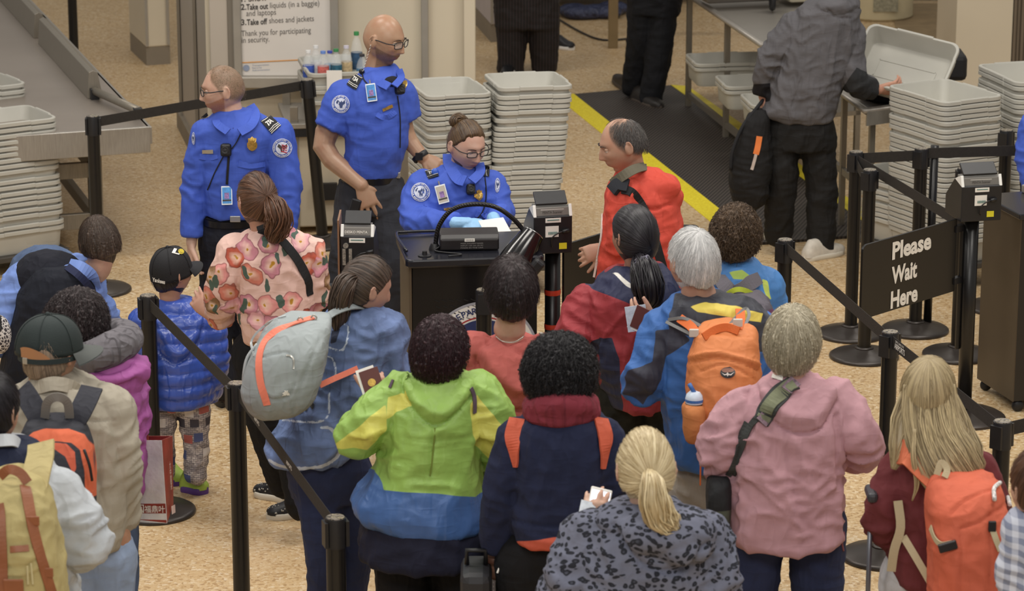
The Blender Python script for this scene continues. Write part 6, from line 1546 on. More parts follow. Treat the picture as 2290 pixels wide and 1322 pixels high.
# 14: child
p = Person(G(430, 1108)[1], 'child in shiny blue puffer jacket and printed trousers wearing a black cap', 'B98668', .006, 22)
p.head(385, 612, 48, 4, 0, size=.92, neck=(385, 685, 0, .045))
SL = [([(325, 725, 0), (318, 800, -.02), (330, 880, .05)], (.08, .075, .06)), ([(462, 725, 0), (474, 810, -.02), (462, 885, .05)], (.08, .075, .06))]
p.torso([(700, 360, 420, .12), (730, 330, 460, .22), (880, 335, 465, .26)]); p.sleeves(SL)
J = [[(360, 900, 0), (360, 985, 0), (366, 1050, .03)], [(430, 900, 0), (438, 980, 0), (437, 1062, -.02)]]
for j in J: p.leg(j, (.06, .045, .035))
def puff(V, N):
    w = pn(V * 5 + 3) * .012; z = (V[:, 2] + w) / .062; return .014 * (np.abs(np.sin(z * np.pi)) ** .55 - .6) * ssp(.72 - np.abs(V[:, 2] - .30) * 0, 0, 1)
p.garment('puffer_jacket', [(668, 360, 425, .13, .0), (690, 345, 445, .18, 0), (715, 325, 470, .25, 0), (770, 310, 482, .32, 0), (850, 306, 486, .36, 0), (905, 318, 480, .34, 0), (916, 340, 462, .3, 0)], SL, mat_=lambda c=(): cloth('puffer_blue', '2F55BE', c, .32, var=.12, spec=.6, wr=.3, bst=.05), folds=.004, disp=puff,
          creases=[([(335, 700), (350, 770), (395, 815), (440, 770), (455, 705)], .007, -.014), ([(345, 700), (365, 750), (400, 790), (435, 750), (445, 705)], .022, .018)])
def news(t, v, c):
    br = t.n('ShaderNodeTexBrick'); br.inputs['Scale'].default_value = 26; br.inputs['Color1'].default_value = rgba('CFC6C2'); br.inputs['Color2'].default_value = rgba('B9AFAE'); br.inputs['Mortar'].default_value = rgba('6A6468'); br.inputs['Mortar Size'].default_value = .02
    m = t.n('ShaderNodeMapping'); m.inputs['Rotation'].default_value = (math.pi / 2, 0, 0); t.l(v, m.inputs[0]); t.l(m.outputs[0], br.inputs['Vector'])
    w = t.n('ShaderNodeTexWave'); w.bands_direction = 'Z'; w.inputs['Scale'].default_value = 55; w.inputs['Distortion'].default_value = 1.5; t.l(v, w.inputs['Vector']); n = t.noise(v, 30, 2)
    c = t.mix(t.mth('MULTIPLY', t.ramp(w.outputs['Fac'], ((.6, 0.), (.7, 1.))), t.ramp(n, ((.45, 0.), (.5, 1.)))), br.outputs['Color'], '4A4650')
    vo = t.n('ShaderNodeTexVoronoi'); vo.voronoi_dimensions = '2D'; vo.distance = 'CHEBYCHEV'; vo.inputs['Scale'].default_value = 15; t.l(m.outputs[0], vo.inputs['Vector']); s_ = t.n('ShaderNodeSeparateColor'); t.l(vo.outputs['Color'], s_.inputs[0])
    pc = t.ramp(s_.outputs[0], ((0, '56608A'), (.3, 'B0645E'), (.6, 'D9D2CE'), (.85, '4A4650')), 'CONSTANT'); return t.mix(t.mth('MULTIPLY', t.ramp(vo.outputs['Distance'], ((.28, 1.), (.32, 0.))), t.ramp(s_.outputs[1], ((.4, 0.), (.42, 1.)))), c, pc)
def tr(mb):
    for j in J: mb.limb(p.Q(*j), (.075, .058, .05), 18, 4)
    mb.ball(p.P(395, 890), (.13, .11, .06), n=20)
p.garment('trousers', extra=tr, mat_=lambda c=(): cloth('print_trousers', 'CFC6C2', c, .8, pattern=news), folds=.007, voxel=.008)
lime = mat('shoe_lime', 'A3BC4E', .5, var=.15, vs=30); pur = mat('sole_purple', '5A3A86', .5); shoe(p.kids, G(464, 1104), G(408, 1096), .09, .08, um=lime, sm=pur); shoe(p.kids, G(410, 1085), G(375, 1075), .09, .08, um=lime, sm=pur)
def cap(p, m, yaw, sz=1., low=0., logo=None, opening=False, peak_m=None, tilt=0):
    R0, hc = p.R.copy(), p.hc.copy(); p.R = frame(yaw, tilt)
    a = np.linspace(0, 2 * np.pi, 48, endpoint=False); mb = MB(); R = []
    for t_ in np.linspace(0.02, 1.62, 16):
        r = np.array([.089 * sz, .109 * sz]); z = .022 + .112 * sz * math.cos(t_); s_ = math.sin(min(t_, 1.57)) ** .8; R.append(p.L(np.stack([r[0] * s_ * np.sin(a), r[1] * s_ * np.cos(a) - .004, np.full(48, z)], 1)))
    if low: R += [R[-1] - p.R[:, 2] * low * k_ + np.zeros((48, 3)) + p.R[:, 1] * .0 for k_ in (.5, 1.)]
    R.append(R[-1] + (R[-1].mean(0) - R[-1]) * .03); mb.rings(R); c = mb.build('cap', m, None, smooth=True); p.kids.append(c)
    mb = MB(); V = []; 
    for k in range(7):
        row = []
        for i in range(15):
            t_ = -1.05 + 2.1 * i / 14; rr = 1 + k / 6 * .62 * math.cos(t_ * 1.2) ** .7; row.append([.089 * sz * math.sin(t_) * (1 + (rr - 1) * .55), .105 * sz * math.cos(t_) * rr, .020 - .012 * (k / 6) - .055 * math.sin(t_) ** 2 * (k / 6) * .6])
        V.append(p.L(row))
    n0 = [v - np.array([0, 0, .004]) for v in V]; mb.rings([np.vstack([V[k], n0[k][::-1]]) for k in range(7)]); mb.build('peak', peak_m or m, c, smooth=True, auto=50)
    MB().ball(p.L([0, -.004, .135 * sz]), (.009,) * 3, n=10).build('button', m, c, smooth=True)
    sm = MB()
    for k in range(6):
        t0 = k * math.pi / 3; sm.tube([p.L([.09 * sz * math.sin(t_) ** .8 * math.sin(t0), .11 * sz * math.sin(t_) ** .8 * math.cos(t0) - .004, .022 + .1135 * sz * math.cos(t_)]) for t_ in np.linspace(.05, 1.5, 10)], .0014, 5)
    sm.build('seam', m, c, smooth=True)
    Vc = vco(c.data); p.bvh = BVHTree.FromPolygons([tuple(v) for v in Vc], [tuple(q.vertices) for q in c.data.polygons]); p.R, p.hc = R0, hc; return c
capb = mat('cap_black', '131318', .75, bs=300, bst=.3, var=.1)
p.hair(HB['black'], rad=(.083, .103, .12), line=((0, .03), (1.2, .03), (1.6, -.01), (2., -.06), (3.2, -.09)), n=150)
c = cap(p, capb, 48, 1.0, .026, tilt=-8); p.text('cap_lettering', 'Yankees', (343, 629), (27, 6), (-1, -9), M_WHITE, .03, .003, c, shear=.3)
sv = p.text('cap_emblem', 'L', (384, 566), (16, 4), (5, -9), M_WHITE, .05, .004, c); p.dgrid('emblem_patch', [(398, 557), (411, 559), (410, 570), (397, 568)], 2, 2, mat('emblem_yellow', 'B9A628', .6, var=.5, vs=120), .004, c, round_=True)
p.finish()

# 16: denim jacket with the grey backpack
p = Person(Yh(812, 583, 1.60), 'person in ripped denim jacket with dark ponytail leaning to the right, seen from behind', 'B98A72', .006, 23)
p.head(818, 645, 62, 16, 4, size=1.0, neck=(800, 715, 0, .05))
SL = [([(850, 745, 0), (858, 815, -.05), (905, 838, .1)], (.095, .075, .055)), ([(760, 740, .05), (745, 820, .1), (800, 860, .3)], (.09, .07, .05))]
p.torso([(710, 760, 845, .14), (760, 735, 865, .26), (900, 690, 850, .3), (1010, 640, 800, .3)]); p.sleeves(SL)
p.arm([(795, 858, .3), (835, 880, .3)], (.028, .025), dict(d=(.8, .1, .3), n=(0, -.6, .6), t=1, curl=(.5, .6, .6, .6), size=.95))
J = [[(700, 1050, 0), (725, 1200, -.1), (722, 1370, -.05)], [(775, 1050, 0), (790, 1200, .02), (775, 1370, .05)]]
for j in J: p.leg(j)
fr = []
def band(pts, w): return (lambda V, N, q=None: w - poly_d(uv_(V) + .003 * np.stack([pn(V * 90), pn(V * 90 + 9)], 1), catmull(uv_([p.P(x[0], x[1], -.14) for x in pts]), 3)), 'C3D0E4')
p.garment('denim_jacket', [(676, 775, 838, .14, .02), (692, 755, 858, .2, 0), (715, 735, 878, .27, 0), (770, 722, 890, .33, 0), (850, 700, 880, .36, 0), (930, 650, 850, .38, 0), (990, 610, 825, .4, 0), (1035, 602, 795, .38, 0), (1046, 640, 750, .34, 0)], SL,
          mat_=lambda c=(): cloth('denim', '667DAE', c, .85, var=.34, vs=7, bs=350, bst=.5, wr=.5), folds=.013,
          creases=[([(830, 700), (850, 760), (845, 830)], .006, -.008), ([(700, 860), (760, 900), (800, 960)], .01, .008)],
          masks=[band([(735, 725), (778, 728), (768, 782), (725, 775)], .0035), band([(720, 800), (742, 800), (752, 835), (738, 850)], .0035), band([(600, 1030), (640, 1045), (720, 1042), (762, 1010), (745, 960), (722, 955)], .006), band([(598, 940), (650, 942), (730, 938), (737, 880)], .004),
                 (lambda V, N: poly_sdf(uv_(V), uv_([p.P(x[0], x[1], -.14) for x in ((740, 740), (760, 735), (752, 765), (738, 770))])), '30364A')])
p.text('jacket_lettering', 'NEW', (640, 932), (72, -22), (-4, -20), M_BLK, .06, .004)
def tr(mb):
    for j in J: mb.limb(p.Q(*j), (.1, .075, .06), 18, 4)
    mb.rings(p.rings([(990, 650, 815, .28, 0), (1060, 645, 820, .3, 0), (1110, 655, 812, .28, 0)], 30, 2.3, 3))
p.garment('trousers', extra=tr, mat_=JEAN, folds=.006, voxel=.01)
sh_ = mat('shoe_teal', '2C4458', .6); f0 = G(760, 1400); shoe(p.kids, p.P(722, 1370) * [1, 1, 0] + [.02, .16, 0], p.P(722, 1370) * [1, 1, 0] + [0, -.08, 0], um=sh_); shoe(p.kids, p.P(775, 1370, .05) * [1, 1, 0] + [.08, .14, 0], p.P(775, 1370, .05) * [1, 1, 0] + [0, -.08, 0], um=sh_)
h_ = p.hair(HB['dkbrown'], rad=(.086, .107, .124), pole=(-.35, -.85, .35), amp=.0015, freq=46, n=250, slen=.05, line=((0, .08), (.9, .06), (1.3, .02), (1.6, -.01), (1.95, -.05), (3.2, -.075)))
p.bundle(HB['dkbrown'], [(790, 622, -.06), (772, 638, -.11), (762, 670, -.12), (758, 710, -.11), (752, 740, -.1)], [.022, .045, .045, .035, .012], n=80, sr=.0028, parent=h_, fray=.15)
p.finish()
gm = cloth('pack_grey', '98A1A3', (), .75, var=.06); gm2 = mat('pack_coral', 'E88068', .65, var=.05)
b = p.garment('backpack', [(706, 640, 735, .12, -.22), (725, 610, 738, .2, -.26), (770, 575, 732, .27, -.3), (840, 548, 722, .3, -.31), (890, 545, 705, .3, -.30), (925, 565, 675, .24, -.28), (936, 590, 650, .16, -.26)], mat_=gm, folds=.005, parent=False, ex=3.5, freq=5,
              creases=[([(580, 800), (650, 790), (665, 850), (640, 890), (590, 880), (575, 830)], .004, -.007), ([(595, 760), (650, 725), (725, 715)], .004, -.008), ([(715, 760), (680, 850), (660, 920)], .006, -.006)])
pack_done(b, 'light grey backpack with coral straps on the back of the person in denim jacket')
p.strap('coral_strap', [(700, 712), (650, 728), (605, 750), (582, 790), (582, 850), (598, 905)], .028, gm2, .005, .004, parent=b)
p.strap('zip', [(570, 795), (562, 760), (600, 722), (640, 708)], .008, mat('zip_grey', 'B9BFC0', .5), .006, .003, parent=b); p.strap('pocket_zip', [(640, 795), (655, 800), (656, 825)], .006, M_SILV, .005, .003, parent=b)
for q_ in ((672, 720), (702, 715)):
    c_, n_ = p.hit(*q_, .008); MB().tube([c_ + [0, 0, .012], c_ + [.01, 0, 0], c_ + [0, 0, -.014], c_ + [-.01, 0, 0], c_ + [0, 0, .012]], .003, 8, 4).build('zip_pull', M_SILV, b, smooth=True)
V = [(-1, .9), (-.6, .2), (-.9, .1), (-.3, -.6), (-.45, -.9), (-.1, -1), (0, -.6), (.1, -1), (.45, -.9), (.3, -.6), (.9, .1), (.6, .2), (1, .9), (.1, .7), (0, .3), (-.1, .7)]
p.decal('logo', [(640 + a * 10, 879 + c_ * 6) for a, c_ in V], [tuple(range(16))], M_WHITE, .004, b)
mb = MB(); mb.ribbon(p.Q((722, 718, -.2), (745, 700, -.17), (775, 688, -.14), (800, 686, -.08), (820, 692, 0)), .03, .006, (0, -.6, .8), 4); mb.build('shoulder_strap', gm, b)
mb = MB(); mb.ribbon(p.Q((715, 862, -.28), (745, 848, -.26), (775, 835, -.22), (800, 824, -.19)), .022, .004, (0, -1, .2), 4); mb.build('waist_strap', gm2, b)
MB().tube(p.Q((545, 880, -.26), (545, 840, -.3), (553, 800, -.3), (575, 770, -.3)), .006, 8, 5).build('side_cord', mat('zip_grey', ''), b, smooth=True)
def passport(px, py, Y, ang, label, paper=True, w=.088, h=.125, col='5A2A26', s=1.):
    R = np.array(Matrix.Rotation(ang, 3, 'Y') @ Matrix.Rotation(1.1, 3, 'X')); c = PY(px, py, Y); e = empty('passport', c)
    MB().box(c, (w * s, h * s, .006), R).build('cover', mat('pp_' + col, col, .55, var=.1), e, bevel=.001)
    MB().lathe(c + R @ np.array([0, .0, .0035]), [(.001, 0), (.018 * s, 0), (.018 * s, .001), (.001, .001)], 16, R=R).build('crest', M_GOLD, e)
    if paper: tag(MB().box(c + R @ np.array([-.012, .008, -.005]), (w * s * .95, h * s * 1.06, .002), R).build('boarding_pass', M_WHITE), 'white boarding pass tucked behind the ' + label.replace('dark red ', '').split(' with')[0], 'boarding pass')
    tag(e, label, 'passport')
passport(832, 856, Yh(975, 708, 1.60) + .12, -.35, 'dark red passport held beside the shoulder of the lime jacket', s=.8)

# 17: lime jacket
p = Person(Yh(980, 708, 1.60), 'person in lime green, yellow and blue jacket with dark maroon hair, seen from behind', 'B98A72', .006, 24)
p.head(985, 785, 20, 8, 0, size=1.0, neck=(990, 850, 0, .05))
SL = [([(890, 890, 0), (800, 978, -.05), (845, 905, .22)], (.088, .078, .055)), ([(1065, 885, 0), (1105, 965, -.02), (1105, 1050, .14)], (.085, .08, .06))]
p.torso([(855, 930, 1040, .15), (900, 880, 1070, .26), (1000, 880, 1055, .28), (1150, 870, 1050, .3)]); p.sleeves(SL)
p.arm([(838, 912, .2), (845, 895, .2)], (.03, .026), dict(d=(-.1, .2, .9), n=(.3, -1, 0), t=-1, curl=(.5, .6, .6, .6), size=.9))
def mk(pts, col): return ([tuple(x) for x in pts], col)
p.garment('jacket', [(832, 935, 1030, .15, .0), (846, 915, 1058, .2, 0), (870, 885, 1080, .27, 0), (930, 862, 1085, .33, 0), (1010, 852, 1070, .36, 0), (1080, 828, 1075, .4, 0), (1140, 786, 1082, .44, 0), (1180, 815, 1085, .44, 0), (1198, 900, 1080, .4, 0)], SL,
          mat_=lambda c=(): cloth('lime_nylon', '8DB83C', c, .5, var=.08, spec=.45, wr=.3), folds=.009,
          creases=[([(895, 855), (915, 905), (965, 950), (1010, 935), (1050, 890)], .006, -.014), ([(900, 850), (930, 890), (975, 925), (1020, 905), (1045, 870)], .024, .022), ([(972, 955), (968, 1000), (964, 1060)], .005, -.008), ([(965, 995), (930, 990), (900, 985)], .006, .004), ([(970, 995), (1010, 990), (1050, 985)], .006, .004)],
          masks=[mk([(866, 890), (912, 880), (920, 905), (862, 940)], 'D2CF34'), mk([(745, 1000), (862, 905), (864, 960), (820, 1010)], 'D2CF34'), mk([(1050, 905), (1065, 885), (1150, 985), (1150, 1070), (1058, 995)], 'D2CF34'), mk([(740, 1055), (840, 1056), (860, 1096), (980, 1102), (1060, 1112), (1120, 1080), (1120, 1240), (740, 1240)], '3A66A8'),
                 ([(1180, 800), (1100, 860), (1075, 880), (1060, 890)], '9DC93E')][:4])
p.strap('bag_strap', [(1052, 868), (1060, 890), (1060, 925)], .016, mat('strap_plum', '5A4A58', .8), .004, .004); p.strap('vent_slit', [(973, 958), (970, 1000), (962, 1065)], .006, mat('slit_olive', '6F8030', .8), .002, .002); p.strap('strap_edge', [(880, 850), (872, 868)], .012, mat('strap_plum', ''), .003, .003)
nt = cloth('navy_tunic', '1E2036', (), .85)
p.garment('tunic', [(1120, 830, 1075, .4, 0), (1190, 812, 1080, .44, 0), (1250, 805, 1085, .46, 0), (1275, 815, 1080, .44, 0)], mat_=nt, folds=.01, voxel=.011)
pants_auto(p, p.P(968, 1250)[0], .11, (.125, .09, .075), m=BLKT, hw=.2)
p.hair(HB['maroon'], rad=(.1, .115, .134), off=(0, -.006, -.006), pole=(0, -.2, 1), line=((0, .06), (1.2, .02), (1.6, -.05), (2., -.105), (3.2, -.135)), amp=.006, n=2600, lump=.010, lf=9, slen=.06, curl=.003, lift=.006)
p.finish()

# 18: coral hoodie
p = Person(Yh(1146, 583, 1.70), 'person in coral red hooded sweatshirt with short dark hair and side parting, seen from behind', 'C39A7E', .006, 25)
p.head(1143, 655, -6, 2, 0, size=1.04, neck=(1140, 735, 0, .054))
p.add(MB().tube(p.Q((1108, 752, -.04), (1125, 764, -.075), (1150, 765, -.08), (1172, 752, -.05)), .002, 6, 6).build('necklace', M_SILV, smooth=True))
SL = [([(1060, 800, 0), (1045, 900, -.02), (1050, 1000, .08)], (.09, .075, .06)), ([(1215, 800, 0), (1235, 900, 0), (1225, 1000, .08)], (.085, .07, .06))]
p.torso([(760, 1100, 1180, .15), (800, 1060, 1225, .26), (1000, 1050, 1225, .28)]); p.sleeves(SL)
p.garment('hoodie', [(752, 1115, 1175, .14, .02), (762, 1095, 1200, .2, 0), (785, 1062, 1225, .28, 0), (840, 1048, 1238, .34, 0), (950, 1045, 1238, .36, 0), (1080, 1050, 1235, .38, 0), (1105, 1065, 1225, .36, 0)], SL,
          mat_=jk('coral_sweat', 'B8544C', bs=350, bst=.4), folds=.008, creases=[([(1062, 800), (1085, 860), (1150, 915), (1200, 900), (1235, 850)], .006, -.014), ([(1085, 790), (1120, 840), (1170, 870), (1215, 840)], .028, .024), ([(1120, 762), (1165, 790), (1200, 770)], .008, -.01)])
p.strap('hood_cord', [(1208, 750), (1218, 758), (1226, 768)], .012, mat('cord_pale', 'A8A29C', .5), .008, .008)
pants_auto(p, p.P(1142, 1110)[0], m=BLKT)
p.hair(HB['bk2'], rad=(.092, .112, .134), off=(0, -.004, .004), amp=.004, n=1800, lump=.004, lf=10, slen=.05, lift=.007, line=((0, .06), (1.2, .02), (1.55, .0), (1.8, -.03), (2.3, -.07), (3.2, -.095)))
p.finish()

# 21: dark red and navy jacket, long black ponytail
p = Person(Yh(1420, 466, 1.63), 'person in dark red and navy jacket with black ponytail and silver hair clip', 'A9785E', .006, 26)
p.head(1418, 530, -35, 4, 0, size=1.02, neck=(1425, 600, 0, .05))
SL = [([(1322, 690, 0), (1290, 770, -.04), (1345, 790, .18)], (.1, .09, .06)), ([(1490, 690, 0), (1500, 780, 0), (1480, 850, .1)], (.09, .08, .06))]
p.torso([(620, 1380, 1470, .16), (670, 1330, 1500, .26), (850, 1330, 1480, .3)]); p.sleeves(SL)
p.garment('jacket', [(596, 1385, 1480, .16, .0), (615, 1350, 1500, .25, -.02), (645, 1325, 1512, .34, -.02), (700, 1305, 1512, .38, 0), (790, 1310, 1505, .4, 0), (870, 1345, 1500, .4, 0), (922, 1365, 1495, .4, 0)], SL, mat_=jk('dark_red', '9C2630', rough=.65, spec=.35), folds=.010,
          creases=[([(1395, 700), (1350, 760), (1335, 850)], .008, .01), ([(1430, 720), (1400, 790), (1390, 870)], .008, .01)],
          masks=[([(1310, 640), (1340, 612), (1420, 590), (1530, 595), (1530, 690), (1480, 710), (1400, 676), (1345, 655)], '23284A'), ([(1340, 755), (1368, 755), (1385, 800), (1392, 930), (1355, 930)], '252A45'), ([(1372, 614), (1385, 616), (1415, 640), (1420, 652), (1400, 640)], 'D8D5CC'), ([(1320, 765), (1345, 755), (1345, 790), (1320, 790)], '1A1C2C')])
pants_auto(p, p.P(1430, 930)[0], m=cloth('camo_dark', '2A2A22', (), .85, var=.6, vs=14))
h_ = p.hair(HB['black'], rad=(.088, .11, .127), pole=(0, -.75, -.25), amp=.0008, freq=40, n=120, slen=.05, line=((0, .08), (.9, .06), (1.3, .02), (1.6, -.02), (1.95, -.06), (3.2, -.09)))
p.bundle(HB['black'], [(1430, 580, -.10), (1440, 600, -.16), (1450, 640, -.20), (1452, 670, -.2), (1440, 695, -.2)], [.03, .055, .065, .05, .02], n=100, sr=.003, parent=h_, fray=.1)
c_ = p.P(1436, 586, -.15); mb = MB(); mb.ribbon(p.Q((1415, 590, -.13), (1425, 588, -.165), (1440, 582, -.175), (1450, 572, -.155)), [.01, .035, .035, .01], .006, (0, -1, .2), 4)
for i in range(14): mb.ball(p.P(1418 + i * 2.3, 589 - i * .9 + random.uniform(-5, 5), -.172), (.004,) * 3, n=6)
cl = mb.build('hair_clip', mat('clip_silver', '9A97A8', .25, .5, var=.5, vs=200)); cl.parent = None; p.kids.append(cl)
p.finish()

# 23: curly hair, blue jacket, grey/plum backpack
p = Person(Yh(1650, 468, 1.64), 'person with curly brown hair in blue and lime jacket behind the white-haired person', 'B98A72', .006, 27)
p.head(1645, 530, 10, 6, 0, size=1.0, neck=(1645, 598, 0, .05))
SL = [([(1612, 640, 0), (1600, 740, 0), (1610, 820, .05)], (.08, .07, .06)), ([(1712, 640, 0), (1722, 730, 0), (1712, 820, .05)], (.078, .07, .06))]
p.torso([(600, 1610, 1690, .14), (640, 1600, 1715, .24), (850, 1600, 1715, .28)]); p.sleeves(SL)
p.garment('jacket', [(578, 1610, 1682, .15, .0), (595, 1600, 1700, .22, 0), (630, 1590, 1722, .3, 0), (700, 1592, 1730, .34, 0), (900, 1595, 1728, .36, 0)], SL, mat_=jk('jacket_azure', '3A7CC0', rough=.6), folds=.006,
          masks=[([(1632, 610), (1660, 605), (1680, 618), (1675, 625), (1640, 625)], '9DB83A'), ([(1704, 625), (1716, 630), (1722, 670), (1712, 668)], 'B5C83C')])
pants_auto(p, p.P(1660, 920)[0], m=MIDJ)
p.hair(HB['curly'], rad=(.1, .115, .132), off=(0, -.004, .0), line=((0, .05), (1.2, .01), (1.6, -.03), (2., -.07), (3.2, -.1)), amp=.004, n=2600, lump=.013, lf=12, slen=.05, curl=.007, lift=.006)
p.finish()
b = p.garment('backpack', [(655, 1640, 1690, .12, -.2), (668, 1615, 1712, .2, -.24), (700, 1605, 1728, .26, -.26), (780, 1605, 1732, .28, -.26), (900, 1610, 1730, .26, -.26)], mat_=lambda c=(): cloth('pack_plum', '57525C', c, .75), folds=.006, parent=False, ex=3,
              masks=[([(1660, 705), (1740, 690), (1740, 800), (1690, 780)], '6A3A5C')], creases=[([(1640, 690), (1690, 680), (1725, 700)], .004, -.008)])
pack_done(b, 'grey and plum backpack between the curly-haired person and the pink jacket')
gy = mat('strap_grey', '5E5A62', .8, bs=200, bst=.3)
mb = MB(); mb.ribbon(p.Q((1604, 615, -.08), (1622, 640, -.16), (1640, 652, -.19), (1660, 645, -.19), (1680, 632, -.17), (1698, 622, -.12)), [.05, .06, .05, .05, .06, .05], .012, (0, -1, .3), 4); mb.build('shoulder_yoke', gy, b)
mb = MB(); mb.ribbon(p.Q((1618, 665, -.2), (1640, 650, -.22), (1660, 648, -.22), (1685, 660, -.2), (1712, 690, -.17)), .02, .008, (0, -1, .3), 4); mb.build('lime_trim', mat('lime_trim', 'B5C23A', .7), b)
p.strap('zip', [(1672, 680), (1690, 690), (1698, 712)], .01, M_BLK, .01, .004, parent=b)
mb = MB(); 
# 22: white hair, blue/grey jacket, orange backpack
p = Person(Yh(1555, 518, 1.72), 'person with short white hair in blue and charcoal jacket, seen from behind', 'BC8C70', .006, 28)
p.head(1550, 590, -28, 5, 0, size=1.06, neck=(1562, 660, 0, .062))
SL = [([(1490, 745, 0), (1440, 860, -.04), (1490, 770, .22)], (.095, .085, .06)), ([(1685, 740, 0), (1700, 850, 0), (1680, 930, .1)], (.09, .08, .06))]
p.torso([(690, 1520, 1640, .18), (740, 1490, 1690, .28), (1000, 1500, 1680, .32)]); p.sleeves(SL)
p.arm([(1485, 765, .2), (1470, 735, .2)], (.032, .028), dict(d=(-.7, .1, .4), n=(0, -.7, -.5), t=1, curl=(.35, .4, .45, .45), size=1.0))
p.garment('jacket', [(655, 1525, 1622, .16, .0), (672, 1500, 1670, .25, -.02), (705, 1475, 1710, .34, 0), (760, 1468, 1715, .38, 0), (860, 1472, 1708, .4, 0), (960, 1490, 1690, .42, 0), (1045, 1500, 1680, .42, 0), (1058, 1520, 1660, .38, 0)], SL,
          mat_=lambda c=(): cloth('jacket_blue', '2F69B4', c, .6, wr=.25), folds=.009,
          masks=[([(1518, 660), (1560, 650), (1720, 640), (1730, 790), (1640, 780), (1500, 740), (1500, 700)], '3A3C46'), ([(1545, 688), (1580, 676), (1650, 690), (1705, 705), (1702, 722), (1640, 712), (1560, 698)], 'D9C22C'), ([(1470, 740), (1515, 735), (1545, 760), (1490, 800), (1480, 850), (1440, 905), (1400, 880), (1410, 830), (1460, 810)], '3A3C4A')])
def tr(mb):
    mb.rings(p.rings([(1020, 1520, 1655, .28, 0), (1090, 1512, 1662, .3, 0), (1140, 1518, 1655, .27, 0)], 30, 2.3, 3))
    for sg in (1545, 1628): mb.limb(p.Q((sg, 1120, 0), (sg, 1280, 0), (sg, 1480, 0)), (.1, .085, .07), 18, 3)
for sg in (1545, 1628): p.leg([(sg, 1120, 0), (sg, 1280, 0), (sg, 1500, 0)]); shoe(p.kids, p.P(sg, 1500) * [1, 1, 0] + [0, .2, 0], p.P(sg, 1500) * [1, 1, 0] + [0, -.08, 0])
p.garment('trousers', extra=tr, mat_=cloth('khaki', 'A39A8C', (), .85), folds=.010, voxel=.01)
p.hair(HB['white'], rad=(.087, .108, .128), off=(0, -.003, .003), amp=.003, freq=60, n=2600, slen=.03, lift=.004, line=((0, .07), (.9, .05), (1.3, .015), (1.6, .01), (1.8, -.02), (2.2, -.06), (3.2, -.085)), sr=.0005)
p.finish()
om = lambda c=(): cloth('pack_orange', 'D4762A', c, .6, var=.08, spec=.35, wr=.25)
b = p.garment('backpack', [(722, 1590, 1668, .12, -.24), (740, 1562, 1690, .2, -.27), (790, 1545, 1698, .27, -.30), (860, 1538, 1700, .32, -.32), (930, 1535, 1700, .32, -.32), (985, 1540, 1690, .28, -.31), (1000, 1560, 1660, .2, -.3)], mat_=om, folds=.005, parent=False, ex=2.8,
              creases=[([(1545, 800), (1600, 790), (1650, 800), (1695, 815)], .006, .010), ([(1545, 812), (1600, 802), (1650, 812), (1695, 828)], .004, -.010), ([(1565, 830), (1620, 815), (1690, 850)], .003, -.007), ([(1570, 750), (1620, 745), (1680, 755)], .004, -.006)])
pack_done(b, 'orange backpack with haul loop on the back of the white-haired person')
orm = mat('orange_web', 'D0662A', .7, bs=200, bst=.3); gy2 = mat('web_grey', '7F8080', .7)
mb = MB(); mb.ribbon([p.hit(x, y, .012)[0] for x, y in ((1576, 758), (1600, 742), (1625, 738), (1652, 746))], .03, .008, (0, -1, .2), 4); mb.build('haul_loop', orm, b)
for pts in (((1520, 712, -.16), (1545, 730, -.24), (1558, 748, -.30)), ((1655, 692, -.18), (1656, 715, -.25), (1650, 735, -.31))):
    mb = MB(); mb.ribbon(p.Q(*pts), .035, .006, (0, -1, .3), 4); mb.build('orange_strap', orm, b)
for pts in (((1495, 715, -.12), (1530, 712, -.19), (1565, 728, -.24), (1590, 745, -.28)), ((1490, 720, -.12), (1520, 735, -.19), (1550, 750, -.26)), ((1625, 735, -.28), (1650, 705, -.22), (1668, 690, -.18), (1675, 705, -.22), (1665, 730, -.28))):
    mb = MB(); mb.ribbon(p.Q(*pts), .012, .005, (0, -1, .3), 5); mb.build('grey_webbing', gy2, b)
for x, y in ((1552, 745), (1650, 722)): MB().box(p.P(x, y, -.31), (.035, .012, .03)).build('buckle', mat('buckle_clear', 'C8C2B8', .4), b, bevel=.003)
o = p.dgrid('logo_disc', [(1611, 822), (1644, 822), (1644, 846), (1611, 846)], 1, 1, mat('logo_black', '2A2A2E', .4), .004, b, round_=True); p.dgrid('logo_inner', [(1614, 824), (1641, 824), (1641, 834), (1614, 834)], 2, 2, mat('logo_copper', '8A6050', .4), .0052, o, round_=True)
V = [(-1, -.3), (-.45, .1), (-.15, -.1), (0, -.35), (.15, -.1), (.45, .1), (1, -.3), (.5, .45), (.15, .3), (0, .75), (-.15, .3), (-.5, .45)]
p.decal('logo_bird', [(1627.5 + a * 14, 836 + c_ * 8) for a, c_ in V], [tuple(range(12))], M_WHITE, .0065, o)
pk_ = p.garment('side_pocket', [(903, 1532, 1570, .1, -.45), (913, 1526, 1576, .14, -.45), (960, 1526, 1578, .15, -.45), (992, 1532, 1570, .12, -.45)], mat_=cloth('pocket_orange', 'BE702C', (), .8, bs=180, bst=.5), folds=.003, parent=False); pk_.parent = b
MB().tube(p.Q((1567, 1000, -.3), (1566, 1085, -.3)), .008, 6, flat=.4).build('loose_strap', orm, b)
bt = p.P(1553, 903, -.45); e = MB(); e.lathe(bt, [(.001, -.1), (.032, -.1), (.034, 0), (.030, .012), (.001, .014)], 20); o = e.build('water_bottle', mat('bottle_black', '1E2228', .3), smooth=True, auto=40); MB().lathe(bt, [(.033, .004), (.034, .02), (.03, .035), (.02, .045), (.001, .046)], 20).build('bottle_lid', mat('lid_whiteblue', 'C9D6E6', .4), o, smooth=True, auto=40)
